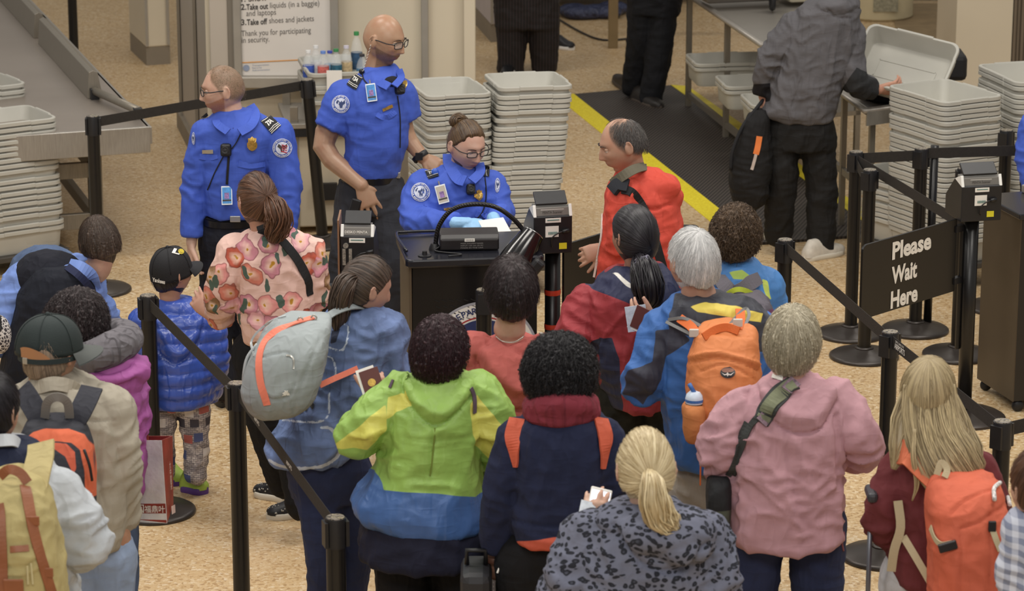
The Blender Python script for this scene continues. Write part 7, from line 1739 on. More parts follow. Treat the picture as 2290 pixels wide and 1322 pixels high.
MB().lathe(bt, [(.0345, .010), (.0347, .02)], 20, cap=False).build('lid_ring', mat('ring_blue', '3F6FB4', .4), o); MB().tube([bt + [0, 0, .04], bt + [-.012, 0, .06], bt + [-.02, 0, .075]], .008, 8).build('spout', mat('ring_blue', ''), o, smooth=True); tag(o, 'black water bottle with white and blue lid in the side pocket of the orange backpack', 'water bottle')
for i, (x, y) in enumerate(((1556, 832), (1562, 830))): MB().tube([p.hit(x, y, .01)[0], p.hit(x - 1, y + 12, .014)[0]], .004, 8).build('zip_pull', M_SILV, b, smooth=True)
passport(1449, 720, p.Y + .14, -1.25, 'dark red passport held by the white-haired person')
tag(MB().box(PY(1424, 712, p.Y + .17), (.08, .002, .1), np.array(Matrix.Rotation(-.15, 3, 'Y'))).build('boarding_pass', mat('pass_white', 'D5DCE4', .6, var=.15, vs=60)), 'pale boarding pass behind the passport of the white-haired person', 'boarding pass')
tag(MB().box(PY(1450, 765, p.Y + .1), (.035, .002, .075), np.array(Matrix.Rotation(.4, 3, 'Y'))).build('paper_slip', M_WHITE), 'small white paper slip at the left cuff of the white-haired person', 'paper')
# ================================================================== the queue, nearest people
# 9: bending person, navy vest
p = Person(13.3, 'person with short brown hair in navy vest over light blue shirt bending forward at left', 'C79A7E', .0065, 31)
p.head(224, 548, -14, 30, -8, size=1.02, neck=(205, 610, 0, .055))
SL = [([(55, 625, 0), (15, 690, -.05), (-25, 790, -.1)], (.085, .075, .06)), ([(222, 690, .05), (236, 730, .1), (245, 790, .12)], (.075, .065, .05))]
p.torso([(610, 100, 190, .2), (660, 60, 215, .3), (800, 40, 225, .35), (880, 40, 225, .3)]); p.sleeves(SL)
p.garment('shirt', [(582, 120, 200, .2, .02), (600, 75, 218, .3, .02), (640, 40, 232, .36, .02), (700, 30, 236, .38, .02)], SL, mat_=jk('shirt_sky', '6F8FD8'), folds=.008)
p.garment('vest', [(588, 95, 185, .28, -.02), (606, 68, 208, .36, -.02), (650, 42, 222, .44, -.02), (720, 28, 226, .46, -.03), (800, 8, 232, .46, -.03), (880, 0, 240, .46, -.03), (960, 5, 235, .44, -.02)], mat_=jk('vest_navy', '151926', bs=320, bst=.5), folds=.005)
collar(p, mat('shirt_sky_collar', '7C98DC', .7), [(155, 590, -.1), (180, 596, -.14), (205, 615, -.12), (214, 645, -.06)], .05); collar(p, mat('navy_band', '1D2547', .8), [(150, 596, -.14), (172, 612, -.19), (192, 632, -.17), (207, 655, -.12)], .035)
pants_auto(p, p.P(125, 960)[0], m=NAVY)
p.hair(HB['dkbrown'], rad=(.088, .112, .130), pole=(0, -.5, 1), amp=.0025, n=1500, slen=.06, lift=.005, line=((0, .04), (1.2, .0), (1.6, -.03), (2., -.06), (3.2, -.09)), lump=.004)
p.finish()
# 10: blond head behind
p = Person(13.85, 'blond person mostly hidden behind the bending person in navy vest', seed=32)
p.head(114, 612, 20, 10, neck=(112, 690, 0)); p.torso([(690, 90, 140, .14), (720, 70, 160, .22), (850, 75, 155, .24)])
p.garment('top', [(675, 90, 140, .15, 0), (700, 70, 160, .22, 0), (850, 70, 160, .26, 0)], mat_=jk('grey_top', '5A5A60')); pants_auto(p, p.P(114, 860)[0], m=MIDJ, hipz=.8)
p.hair(HB['blond'], rad=(.088, .108, .126), n=600, line=((0, .05), (1.2, .0), (1.6, -.06), (3.2, -.1))); p.finish()
lace = NT('lace_print'); v = lace.coord(); vo = lace.n('ShaderNodeTexVoronoi'); vo.feature = 'DISTANCE_TO_EDGE'; vo.inputs['Scale'].default_value = 70; lace.l(v, vo.inputs['Vector']); lace.fin(lace.ramp(vo.outputs['Distance'], ((.05, 'D0CBC8'), (.16, '3A363C'))), .7); lace = lace.m
for (x, y, dd, lb) in ((282, 772, 13.0, 'black and white patterned shoulder bag behind the magenta jacket'), (-2, 748, 12.9, 'black and white patterned bag at the left edge under the blue sleeve')):
    mb = MB(); mb.ball(PY(x, y, dd), (.055, .05, .09), n=18); me = fuse(mb, .008, 1); me.materials.append(lace); me.polygons.foreach_set('use_smooth', [True] * len(me.polygons)); o = bpy.data.objects.new('patterned_bag', me); COL.objects.link(o); tag(o, lb, 'bag')
    MB().tube([PY(x - 12, y - 60, dd), PY(x + 2, y - 40, dd - .03), PY(x + 4, y - 10, dd - .05)], .004, 6, 5).build('handle', M_STRAPBK, o, smooth=True)

# 12: magenta jacket
p = Person(Yh(172, 652, 1.60), 'person in magenta jacket with grey scarf and curly dark hair', 'B98A72', .0065, 33)
p.head(172, 722, 40, 22, 8, size=1.0, neck=(200, 780, 0, .052))
SL = [([(268, 850, 0), (283, 930, -.03), (290, 1010, .1)], (.09, .075, .06)), ([(190, 850, 0), (190, 950, 0), (200, 1030, .1)], (.08, .07, .06))]
p.torso([(800, 180, 260, .16), (850, 175, 300, .26), (1100, 220, 310, .28)]); p.sleeves(SL)
def hood(mb): mb.ball(p.P(250, 828, -.06), (.14, .14, .06), n=20); mb.ball(p.P(235, 850, -.09), (.13, .1, .07), n=20)
p.garment('jacket', [(790, 175, 280, .22, .0), (812, 165, 305, .32, 0), (860, 165, 322, .38, 0), (930, 185, 328, .4, 0), (1020, 215, 325, .4, 0), (1110, 240, 318, .38, 0), (1142, 258, 312, .34, 0)], SL, extra=hood, mat_=jk('magenta', 'A94F9E', rough=.6), folds=.010,
          creases=[([(185, 800), (230, 830), (290, 815)], .01, -.014), ([(190, 850), (240, 875), (305, 850)], .01, -.014), ([(250, 880), (262, 960), (285, 1040)], .008, -.01)], masks=[([(258, 890), (275, 880), (300, 960), (300, 1010), (275, 990), (262, 940)], '6E2F72')])
mb = MB(); mb.tube(p.Q((165, 800, -.1), (200, 800, -.14), (250, 780, -.12), (285, 760, -.02), (270, 745, .08), (220, 745, .12)), [.05, .06, .065, .06, .055, .05], 16, 4)
me = fuse(mb, .008, 3); me.materials.append(cloth('scarf_grey', '6E6A70', (), .9, wr=1.2)); me.polygons.foreach_set('use_smooth', [True] * len(me.polygons)); o = bpy.data.objects.new('scarf', me); COL.objects.link(o); p.kids.append(o)
pants_auto(p, p.P(222, 1150)[0], .06, m=MIDJ, r=(.09, .07, .055))
p.hair(HB['bk2'], rad=(.108, .122, .13), off=(0, -.006, -.002), pole=(-.1, -.3, 1), line=((0, .04), (1.2, .0), (1.6, -.04), (2., -.08), (3.2, -.1)), amp=.006, n=2400, lump=.011, lf=10, slen=.06, curl=.005, lift=.006)
p.finish()
# trolley bag beside
e = p.garment('suitcase', [(1150, 262, 290, .2, .05), (1165, 258, 293, .24, .05), (1240, 258, 293, .24, .05), (1255, 264, 288, .2, .05)], ex=4, mat_=mat('case_black', '26262A', .6), folds=.0, parent=False); tag(e, 'small black suitcase beside the magenta jacket, only its right end showing', 'suitcase')
# shopping bag
def shopping():
    Y = p.Y + .02; Q = lambda x, y, d=0: PY(x, y, Y + d)
    tl, tm, tr_ = Q(290, 985), Q(362, 985, -.05), Q(386, 975, .14); bl, bm, br = Q(292, 1166), Q(374, 1170, -.05), Q(388, 1128, .14)
    tb = tl + (tr_ - tm); bb = bl + (br - bm); e = empty('shopping_bag', bm)
    mb = MB(); mb.add([tl, tm, bm, bl], [(0, 1, 2, 3)]); o = mb.build('front_panel', foil, e); s_ = o.modifiers.new('s', 'SOLIDIFY'); s_.thickness = .003
    mb = MB(); mb.add([tm, tr_, br, bm, tl, tb, bb, bl, tr_, tb, bb, br, bl, bm, br, bb], [(0, 1, 2, 3), (4, 5, 6, 7), (8, 9, 10, 11), (12, 13, 14, 15)]); o = mb.build('side_panel', redb, e); s_ = o.modifiers.new('s', 'SOLIDIFY'); s_.thickness = .003
    n = np.array([0, -1, .0]); u = unit(tm - tl); w = np.array([0, 0, 1.]); nn = np.cross(u, w)
    f = lambda a, b, o_=.003: tl + (tm - tl) * a + ((bl - tl) + ((bm - tm) - (bl - tl)) * a) * b + nn * o_
    mb = MB(); mb.add([f(0, .78), f(1, .76), f(1, .88), f(0, .9)], [(0, 1, 2, 3)]); bd = mb.build('red_band', redb, e)
    mb = MB(); mb.add([f(.0, .97), f(1, .96), f(1, 1), f(0, 1)], [(0, 1, 2, 3)]); mb.build('red_hem', redb, e)
    tx = MB(); text3d(tx, '福鼎叶', f(.42, .87, .006), u, w, .03, .01, .001, width=.085); text3d(tx, '回', f(.18, .875, .006), u, w, .036, .01, .001, width=.034); tx.build('bag_lettering', M_WHITE, bd)
    u2 = unit(tr_ - tm); tx = MB(); g = lambda a, b: tm + (tr_ - tm) * a + (bm - tm) * b + np.cross(u2, w) * .005
    for i, ch in enumerate('大中国茶'): text3d(tx, ch, g(.38, .36 + i * .085), u2, w, .03, .01, .001, width=.026)
    tx.build('vertical_lettering', mat('print_pinkwhite', 'E0C4BC', .6), e)
    tx = MB(); a, b, c, d = g(.35, .82), g(.7, .82), g(.7, .92), g(.35, .92); tx.add([a, b, c, d], [(0, 1, 2, 3)]); tx.build('printed_square', mat('print_pinkwhite', ''), e)
    mb = MB(); mb.ribbon([Q(303, 982, .0), Q(306, 970, -.0), Q(320, 964, 0), Q(326, 970, 0), Q(328, 985, 0)], .016, .004, (0, -1, 0), 4); mb.build('handle', mat('handle_red', '96402C', .7), e)
    tag(e, 'silver-white and red shopping bag standing on the round base of a belt post', 'shopping bag')
t = NT('silver_foil'); v = t.coord(); n = t.noise(v, 9, 4); t.bump(n, .6, .03); foil = t.fin(t.ramp(n, ((.3, 'C4C4C6'), (.7, 'E6E6E6'))), .35, .0)
t = NT('red_bag'); v = t.coord(); n = t.noise(v, 12, 3); t.bump(n, .4, .02); redb = t.fin(t.ramp(n, ((.3, '852E24'), (.7, 'A33C2E'))), .5)
shopping()

# 11: black cap, tan jacket
p = Person(Yh(118, 712, 1.70), 'older person in tan jacket and black cap with a dark and orange backpack', 'B5835F', .0065, 34)
p.head(113, 795, 26, 6, 0, size=1.05, neck=(108, 848, 0, .062))
SL = [([(240, 920, 0), (262, 1040, -.03), (270, 1170, .05)], (.095, .08, .065)), ([(62, 920, 0), (45, 1040, 0), (60, 1150, .05)], (.09, .08, .065))]
p.torso([(850, 70, 150, .16), (900, 50, 250, .28), (1200, 50, 270, .32)]); p.sleeves(SL)
p.garment('jacket', [(834, 78, 148, .15, .0), (850, 62, 185, .22, 0), (878, 42, 235, .3, 0), (930, 28, 268, .36, 0), (1040, 30, 288, .4, 0), (1150, 45, 290, .42, 0), (1230, 80, 276, .4, 0), (1246, 110, 258, .36, 0)], SL, mat_=jk('tan_cotton', 'A59C8A', wr=.25), folds=.009, creases=[([(75, 880), (120, 862), (175, 872)], .005, -.01), ([(180, 940), (230, 942), (262, 940)], .003, -.005), ([(225, 970), (222, 1060), (240, 1140)], .008, -.01)])
collar(p, cloth('tan_collar', 'A99F8C', ()), [(66, 862, -.06), (85, 866, -.115), (120, 858, -.13), (160, 866, -.10), (178, 885, -.05)], .05, rise=0); collar(p, M_WHITE, [(82, 842, -.04), (110, 838, -.075), (140, 844, -.04)], .025)
def tr(mb):
    for sg in (190, 245): mb.limb(p.Q((sg, 1240, 0), (sg - 4, 1400, 0), (sg - 5, 1560, 0)), (.095, .08, .065), 18, 3)
p.leg([(190, 1200, 0), (186, 1400, 0), (185, 1590, 0)]); p.leg([(245, 1200, 0), (241, 1400, 0), (240, 1590, 0)]); 
for sg in (185, 240): shoe(p.kids, p.P(sg, 1600) * [1, 1, 0] + [0, .2, 0], p.P(sg, 1600) * [1, 1, 0] + [0, -.07, 0])
p.garment('trousers', extra=tr, mat_=PALEJ, folds=.006, voxel=.01); bvj = p.kids[0]
p.hair(hairmat('hair_ashgrey', '6A5A4C', 'A08A74'), rad=(.0805, .1015, .119), line=((0, .0), (1.2, .01), (1.6, .0), (1.8, -.03), (2.4, -.06), (3.2, -.075)), amp=.001, n=300, slen=.02, fade=.02)
c = cap(p, mat('cap_green', '1F2A2A', .75, bs=300, bst=.3, var=.1), 66, 1.02, peak_m=mat('peak_grey', '4A4E4C', .7), tilt=0)
mb = MB(); R0_ = p.R.copy(); p.R = frame(30); R = [p.L([.0915 * math.sin(a), .111 * math.cos(a) - .004, .004 - .006 * math.cos(a)]) for a in np.linspace(1.2, 4.9, 24)]; mb.ribbon(R, .018, .003, [unit(r - p.hc) for r in R]); mb.build('strap', mat('cap_green', ''), c)
c_ = p.L([-.01, -.116, .01]); MB().box(c_, (.02, .006, .022), p.R).build('buckle', M_SILV, c, bevel=.002)
mb = MB(); q0 = [p.L([.0875 * math.sin(a) * k, .1075 * math.cos(a) * k - .004, .018 + h_ + .0]) for a, k, h_ in [(t_, 1.025, .038 * math.sin((t_ - 2.35) / 1.6 * math.pi) ** .8) for t_ in np.linspace(2.36, 3.94, 14)]]; q1 = [p.L([.0875 * math.sin(a) * 1.03, .1075 * math.cos(a) * 1.03 - .004, .016]) for a in np.linspace(2.36, 3.94, 14)]
mb.rings([np.array(q0), np.array(q1)], cap=False, closed=False); mb.build('opening_skin', mat('opening_skin', 'A8764F', .6), c, smooth=True); p.R = R0_
p.finish()
b = p.garment('backpack', [(932, 75, 175, .1, -.24), (950, 55, 192, .17, -.27), (1000, 44, 206, .22, -.3), (1060, 42, 212, .25, -.31), (1120, 48, 212, .25, -.3), (1180, 60, 210, .22, -.28)], mat_=lambda c=(): cloth('pack_slate', '33343C', c, .75), folds=.003, parent=False, ex=2.9,
              masks=[([(50, 990), (70, 968), (100, 960), (150, 960), (185, 972), (200, 1000), (207, 1060), (209, 1112), (194, 1112), (190, 1050), (180, 1006), (160, 990), (110, 986), (60, 1004)], 'DC6030'), ([(118, 990), (150, 992), (170, 1010), (175, 1045), (170, 1060), (150, 1020), (118, 1000)], 'CC5430')], creases=[([(55, 962), (125, 950), (190, 968)], .004, -.006)])
pack_done(b, 'dark grey backpack with orange stripes on the person in tan jacket'); bvb = p.bvh
for pts in (((48, 870, -.17), (62, 890, -.22), (80, 920, -.26), (92, 942, -.27)), ((205, 868, -.15), (195, 890, -.21), (180, 920, -.26), (165, 945, -.27))):
    mb = MB(); mb.ribbon(p.Q(*pts), .075, .012, (0, -1, .35), 4); mb.build('shoulder_strap', cloth('strap_slate', '34353E', ()), b)
mb = MB(); mb.ribbon(p.Q((100, 935, -.27), (106, 900, -.29), (128, 888, -.3), (150, 900, -.29), (156, 935, -.27)), .03, .006, (0, -1, .1), 5); mb.build('top_handle', mat('handle_taupe', '77726C', .7), b)
MB().tube(p.Q((188, 1005, -.39), (200, 1040, -.4), (206, 1075, -.39)), .005, 6, 4).build('zip', M_BLK, b, smooth=True)

# 13: khaki rucksack at the lower left
p = Person(Yh(-10, 848, 1.75), 'person in pale grey-white jacket carrying a khaki rucksack at the lower left edge', 'B98A6C', .007, 35)
p.head(-22, 925, 20, 4, 0, size=1.06, neck=(-20, 1000, 0, .06))
SL = [([(132, 1110, 0), (188, 1210, -.04), (120, 1215, .1)], (.085, .085, .06)), ([(-120, 1100, 0), (-150, 1200, 0), (-130, 1300, .1)], (.09, .08, .06))]
p.torso([(1000, -60, 40, .16), (1060, -110, 130, .28), (1500, -80, 160, .32)]); p.sleeves(SL)
p.garment('jacket', [(985, -60, 45, .17, .0), (1005, -80, 85, .26, 0), (1045, -110, 112, .32, 0), (1120, -130, 160, .38, 0), (1250, -110, 160, .42, 0), (1400, -100, 180, .44, 0), (1520, -90, 180, .44, 0)], SL, mat_=jk('white_fleece', 'B4BAC0', wr=.3), folds=.009, masks=[([(-60, 985), (45, 985), (78, 1010), (72, 1045), (0, 1065), (-80, 1060)], '1E2640')])
collar(p, mat('collar_pale', 'C5CAD0', .7), [(-40, 990, -.05), (0, 985, -.11), (30, 985, -.08), (45, 995, -.02)], .04)
pants_auto(p, p.P(40, 1400)[0], m=MIDJ)
p.hair(HB['black'], rad=(.088, .108, .128), amp=.002, n=800, slen=.04, line=((0, .07), (.9, .05), (1.3, .01), (1.6, .0), (1.8, -.03), (2.3, -.06), (3.2, -.085))); p.finish()
kh = lambda c=(): cloth('khaki_canvas', 'B0A062', c, .85, var=.12, bs=220, bst=.5, wr=.3)
b = p.garment('rucksack', [(1052, 0, 62, .12, -.26), (1072, -30, 88, .2, -.3), (1120, -45, 110, .27, -.34), (1200, -50, 130, .32, -.36), (1300, -55, 145, .34, -.37), (1420, -50, 150, .34, -.37), (1460, -40, 140, .3, -.36)], mat_=kh, folds=.006, parent=False, ex=2.8,
              creases=[([(5, 1262), (60, 1265), (85, 1250), (100, 1235)], .004, -.01), ([(5, 1275), (60, 1280), (95, 1262)], .006, .008)])
b['category'] = 'backpack'; tag(b, 'khaki canvas rucksack with brown leather straps at the lower left', 'backpack'); lt = mat('tan_leather', '8A5232', .5, bs=120, bst=.2, var=.15)
for pts in (((55, 1090), (62, 1120), (70, 1170), (85, 1230), (100, 1280), (115, 1330)), ((-2, 1130), (2, 1200), (5, 1260), (5, 1330))): p.strap('leather_strap', pts, .034, lt, .005, .005, parent=b)
p.strap('leather_patch', [(24, 1229), (44, 1228), (64, 1226)], .02, lt, .004, .004, parent=b)
mb = MB(); mb.ribbon(p.Q((0, 1065, -.36), (20, 1050, -.37), (45, 1058, -.37), (62, 1080, -.38)), .03, .008, (0, -1, .4), 4); mb.build('top_loop', lt, b)
mb = MB(); mb.ribbon(p.Q((92, 992, -.12), (90, 1020, -.2), (82, 1055, -.27), (75, 1090, -.31)), .085, .012, (0, -1, .35), 4); mb.build('shoulder_strap', cloth('khaki_strap', 'B5A468', ()), b)
for y in (1165, 1280): c_ = p.hit(70 if y < 1200 else 101, y, .008); MB().box(c_[0], (.04, .006, .03)).build('strap_loop', lt, b, bevel=.003)
for x in (60, 70): c0, c1 = p.hit(x, 1262, .01)[0], p.hit(x + 2, 1305, .012)[0]; MB().tube([c0, c1], .003, 6).build('drawstring', mat('cord_cream', 'C2B68A', .7), b)
mb = MB(); c_ = p.hit(30, 1312, .01); mb.box(c_[0], (.06, .008, .05)); mb.build('leather_buckle', lt, b, bevel=.01)

# 19: navy sweater, orange straps, black curly hair
p = Person(Yh(1255, 755, 1.66), 'person in navy sweater with orange bag straps, maroon scarf and black curly hair', 'A9795E', .006, 36)
p.head(1252, 835, 6, 8, 0, size=1.04, neck=(1252, 905, 0, .054))
SL = [([(1165, 990, 0), (1128, 1100, -.02), (1108, 1225, .03)], (.088, .072, .052)), ([(1345, 990, 0), (1372, 1080, 0), (1380, 1180, .06)], (.085, .07, .05))]
p.torso([(910, 1200, 1310, .2), (960, 1160, 1355, .26), (1200, 1155, 1330, .28)]); p.sleeves(SL)
p.arm([(1108, 1215, .03), (1107, 1242, .03)], (.03, .027), dict(d=(-.02, .1, -1), n=(-.5, -1, 0), t=1, curl=(.8, .8, .8, .8), size=.95))
p.garment('sweater', [(905, 1205, 1310, .2, .0), (925, 1182, 1335, .25, 0), (952, 1155, 1362, .3, 0), (1010, 1142, 1368, .34, 0), (1100, 1145, 1352, .36, 0), (1165, 1140, 1345, .38, 0), (1212, 1146, 1340, .38, 0), (1222, 1150, 1335, .36, 0)], SL, mat_=lambda c=(): cloth('navy_knit', '1F2644', c, .9, bs=380, bst=.5), folds=.006,
          creases=[([(1150, 1165), (1240, 1175), (1335, 1160)], .006, -.008)], masks=[([(1135, 1215), (1240, 1198), (1345, 1200), (1345, 1240), (1135, 1240)], 'D0563A')])
mb = MB()
for dy_, r_ in ((0, .032), (16, .03)): mb.tube(p.Q((1186, 905 + dy_, .0), (1200, 915 + dy_, -.08), (1250, 922 + dy_, -.12), (1305, 915 + dy_, -.08), (1320, 900 + dy_, .0), (1290, 890 + dy_, .08), (1220, 890 + dy_, .08), (1186, 905 + dy_, .0)), r_, 14, 4)
mb.tube(p.Q((1195, 920, -.03), (1230, 905, -.11), (1290, 905, -.1), (1318, 925, -.02)), .045, 14, 4)
me = fuse(mb, .007, 2); me.materials.append(cloth('scarf_maroon', '85293A', (), .9, wr=1.0)); me.polygons.foreach_set('use_smooth', [True] * len(me.polygons)); o = bpy.data.objects.new('scarf', me); COL.objects.link(o); p.kids.append(o)
os_ = cloth('strap_orange', 'D2552E', (), .7)
body_bvh = None
p.strap('shoulder_strap', [(1156, 940), (1148, 975), (1152, 1010), (1156, 1045)], .05, os_, .008, .006, wide=[.055, .06, .045, .02]); p.strap('shoulder_strap', [(1342, 938), (1352, 975), (1350, 1010), (1346, 1048)], .05, os_, .008, .006, wide=[.055, .06, .045, .02])
w_ = p.P(1107, 1248, .03); p.add(MB().lathe(w_, [(.036, -.01), (.04, 0), (.036, .01)], 24, cap=False).build('bracelet', mat('bracelet_brown', '5A3A2C', .5), smooth=True))
pants_auto(p, p.P(1245, 1220)[0], .1, (.12, .09, .075), m=BLKT, hw=.18)
p.hair(HB['bk2'] if False else hairmat('hair_jet', '0A0A0C', '2E2C30', .45), rad=(.118, .125, .128), off=(0, -.006, .004), pole=(0, -.3, 1), line=((0, .03), (1.2, .0), (1.6, -.05), (2., -.09), (3.2, -.11)), amp=.006, n=3200, lump=.014, lf=11, slen=.055, curl=.008, lift=.008)
p.finish()
tag(MB().tube([PY(1130, 1238, p.Y - .03), PY(1112, 1282, p.Y - .06)], .0035, 8).build('stylus', M_WHITE), 'white pen held in the hand of the person in navy sweater', 'pen')
# grey dotted suitcase
t = NT('dotted_grey'); v = t.coord(); vo = t.n('ShaderNodeTexVoronoi'); vo.inputs['Scale'].default_value = 65; vo.inputs['Randomness'].default_value = 0; t.l(v, vo.inputs['Vector']); dotm = t.fin(t.ramp(vo.outputs['Distance'], ((.25, 'C9C6C2'), (.38, '77747A'))), .5, .3)
Yd = p.Y + .35
def suitcase(x0, x1, y0, y1, Y, m, label, d=.22):
    a, b = PY(x0, y0, Y), PY(x1, y0, Y); z1 = a[2]; e = empty('suitcase', ((a[0] + b[0]) / 2, Y, 0)); c = np.array([(a[0] + b[0]) / 2, Y, (z1 + .05) / 2])
    MB().box(c, (b[0] - a[0], d, z1 - .05)).build('shell', m, e, bevel=.03)
    for sx in (-1, 1): MB().ball((c[0] + sx * (b[0] - a[0]) * .38, Y, .027), (.014, .027, .027), n=14).build('wheel', M_BLK, e, smooth=True)
    mb = MB(); w = (b[0] - a[0]) * .3; mb.tube([(c[0] - w, Y, z1), (c[0] - w, Y, z1 + .05), (c[0] + w, Y, z1 + .05), (c[0] + w, Y, z1)], .009, 8); mb.build('trolley_handle', M_BLK, e, smooth=True)
    tag(e, label, 'suitcase'); return e
suitcase(1100, 1190, 1165, 0, Yd, dotm, 'grey dotted suitcase behind the person in navy sweater')
suitcase(1030, 1100, 1262, 0, p.Y - .02, mat('case_black', ''), 'black suitcase between the lime jacket and the navy sweater')

# 20: leopard hoodie, blond ponytail
p = Person(Yh(1445, 966, 1.63), 'person in grey leopard-print hoodie with blond ponytail, seen from behind', 'CBA084', .0055, 37)
p.head(1443, 1055, -8, 12, 0, size=1.04, neck=(1450, 1140, 0, .055))
SL = [([(1325, 1215, 0), (1272, 1330, -.03), (1310, 1300, .4)], (.11, .095, .07)), ([(1565, 1215, 0), (1590, 1330, -.03), (1540, 1300, .4)], (.105, .09, .07))]
p.torso([(1150, 1390, 1510, .18), (1200, 1330, 1560, .3), (1500, 1300, 1570, .34)]); p.sleeves(SL)
p.arm([(1310, 1300, .38), (1325, 1180, .42)], (.034, .028), dict(d=(.1, .1, 1), n=(-.2, -1, 0), t=1, curl=(.5, .5, .5, .5), size=.95))
def leo(t, v, c):
    n = t.n('ShaderNodeTexNoise'); n.inputs['Scale'].default_value = 11; t.l(v, n.inputs['Vector']); s_ = t.n('ShaderNodeVectorMath'); s_.operation = 'SCALE'; s_.inputs['Scale'].default_value = .06; t.l(n.outputs['Color'], s_.inputs[0])
    ad = t.n('ShaderNodeVectorMath'); ad.operation = 'ADD'; t.l(v, ad.inputs[0]); t.l(s_.outputs[0], ad.inputs[1]); mp = t.n('ShaderNodeMapping'); mp.inputs['Scale'].default_value = (1, 1, 1.5); t.l(ad.outputs[0], mp.inputs[0])
    vo = t.n('ShaderNodeTexVoronoi'); vo.inputs['Scale'].default_value = 40; t.l(mp.outputs[0], vo.inputs['Vector'])
    n2 = t.noise(mp.outputs[0], 38, 2); ds = t.mth('ADD', vo.outputs['Distance'], t.mth('MULTIPLY', t.mth('SUBTRACT', n2, .5), .5))
    r = t.ramp(ds, ((.0, .55), (.12, .8), (.2, 1.), (.40, 1.), (.46, 0.))); return t.mix(r, c, '25272F')
def hood(mb): mb.ball(p.P(1490, 1185, -.12), (.15, .12, .07), n=22); mb.ball(p.P(1440, 1160, -.05), (.14, .13, .05), n=22); mb.ball(p.P(1520, 1215, -.14), (.1, .1, .06), n=20)
p.garment('hoodie', [(1128, 1395, 1500, .2, .0), (1145, 1360, 1540, .28, 0), (1175, 1318, 1578, .36, 0), (1240, 1282, 1600, .42, 0), (1330, 1262, 1602, .44, 0), (1450, 1270, 1590, .46, 0), (1560, 1280, 1580, .46, 0)], SL, extra=hood, mat_=lambda c=(): cloth('leopard', '6C7084', c, .9, pattern=leo, bs=300, bst=.4), folds=.008, creases=[([(1370, 1175), (1430, 1255), (1520, 1275), (1575, 1215)], .008, -.016)])
pants_auto(p, p.P(1430, 1500)[0], m=BLKT)
h_ = p.hair(HB['blond'], rad=(.086, .108, .13), pole=(0, -.95, -.18), amp=.0022, freq=52, n=500, slen=.06, lift=.002, line=((0, .08), (.9, .06), (1.3, .02), (1.6, -.01), (1.95, -.05), (3.2, -.075)))
p.bundle(HB['blond'], [(1452, 1062, -.13), (1458, 1085, -.19), (1462, 1120, -.21), (1475, 1155, -.2), (1500, 1178, -.2), (1518, 1190, -.21)], [.02, .035, .045, .045, .035, .01], n=110, sr=.0026, parent=h_, fray=.5, curl=.003)
p.add(MB().lathe(p.P(1453, 1066, -.15), [(.018, -.008), (.024, 0), (.018, .008)], 16, cap=False).build('hair_tie', mat('tie_yellow', 'C9B46A', .7), smooth=True))
p.finish()
R = np.array(Matrix.Rotation(.25, 3, 'Y') @ Matrix.Rotation(.95, 3, 'X')); c = PY(1337, 1138, p.Y + .42); e = empty('phone', c)
MB().box(c, (.07, .14, .009), R).build('body', M_WHITE, e, bevel=.004)
t = NT('phone_screen'); t.fin('DCE3F2', .2); t.b.inputs['Emission Color'].default_value = (.85, .92, 1, 1); t.b.inputs['Emission Strength'].default_value = .8; MB().box(c + R @ [0, 0, .0052], (.062, .118, .001), R).build('screen', t.m, e)
MB().box(c + R @ [.004, -.02, .006], (.046, .03, .001), R).build('message_bubble', mat('msg_green', 'BFD8C4', .5), e); tag(e, 'white phone with a lit screen held by the person in leopard print', 'phone')
tag(MB().box(PY(1312, 1146, p.Y + .40), (.05, .075, .002), R).build('card', mat('pass_white', '')), 'pale card held beside the lit phone', 'card')
# trolley handle loop behind
Yl = Yh(1255, 755, 1.66) + .1; e = MB(); e.tube([PY(1366, 1150, Yl), PY(1366, 1110, Yl), PY(1373, 1102, Yl), PY(1384, 1110, Yl), PY(1387, 1150, Yl)], .008, 8, 4); e.box(PY(1376, 1200, Yl) - [0, 0, .14], (.1, .06, .3)); tag(e.build('trolley_handle', M_CHROME, smooth=True), 'silver trolley handle between navy sweater and leopard print', 'handle')

# 24: dusty pink jacket
p = Person(Yh(1770, 686, 1.66), 'person in dusty pink hooded jacket with a camera strap, seen from behind', 'C99B80', .006, 38)
p.head(1772, 762, 14, 8, 0, size=1.0, neck=(1765, 850, 0, .056))
SL = [([(1660, 920, 0), (1618, 1010, -.02), (1655, 1080, .16)], (.09, .085, .06)), ([(1868, 905, 0), (1928, 1000, -.03), (1880, 1005, .3)], (.088, .072, .06))]
p.torso([(860, 1735, 1800, .14), (920, 1680, 1860, .24), (1200, 1660, 1860, .3)]); p.sleeves(SL)
p.garment('jacket', [(836, 1738, 1802, .14, .0), (852, 1712, 1838, .2, 0), (878, 1672, 1876, .27, 0), (930, 1640, 1894, .34, 0), (1010, 1632, 1890, .37, 0), (1100, 1628, 1884, .4, 0), (1200, 1620, 1886, .42, 0), (1224, 1632, 1880, .42, 0), (1232, 1650, 1860, .4, 0)], SL, mat_=lambda c=(): cloth('pink_cotton', 'C08E98', c, .85, var=.07, wr=.25), folds=.0105,
          creases=[([(1700, 862), (1712, 925), (1770, 968), (1840, 955), (1872, 900)], .006, -.016), ([(1708, 860), (1730, 905), (1775, 935), (1830, 925), (1858, 880)], .026, .024), ([(1720, 855), (1750, 880), (1800, 880), (1835, 862)], .006, -.008), ([(1872, 930), (1868, 1020), (1872, 1090)], .008, -.012), ([(1660, 950), (1650, 1040), (1648, 1120)], .008, -.010), ([(1665, 1060), (1720, 1110), (1790, 1180)], .008, .008), ([(1745, 945), (1755, 1080), (1790, 1200)], .010, .008)])
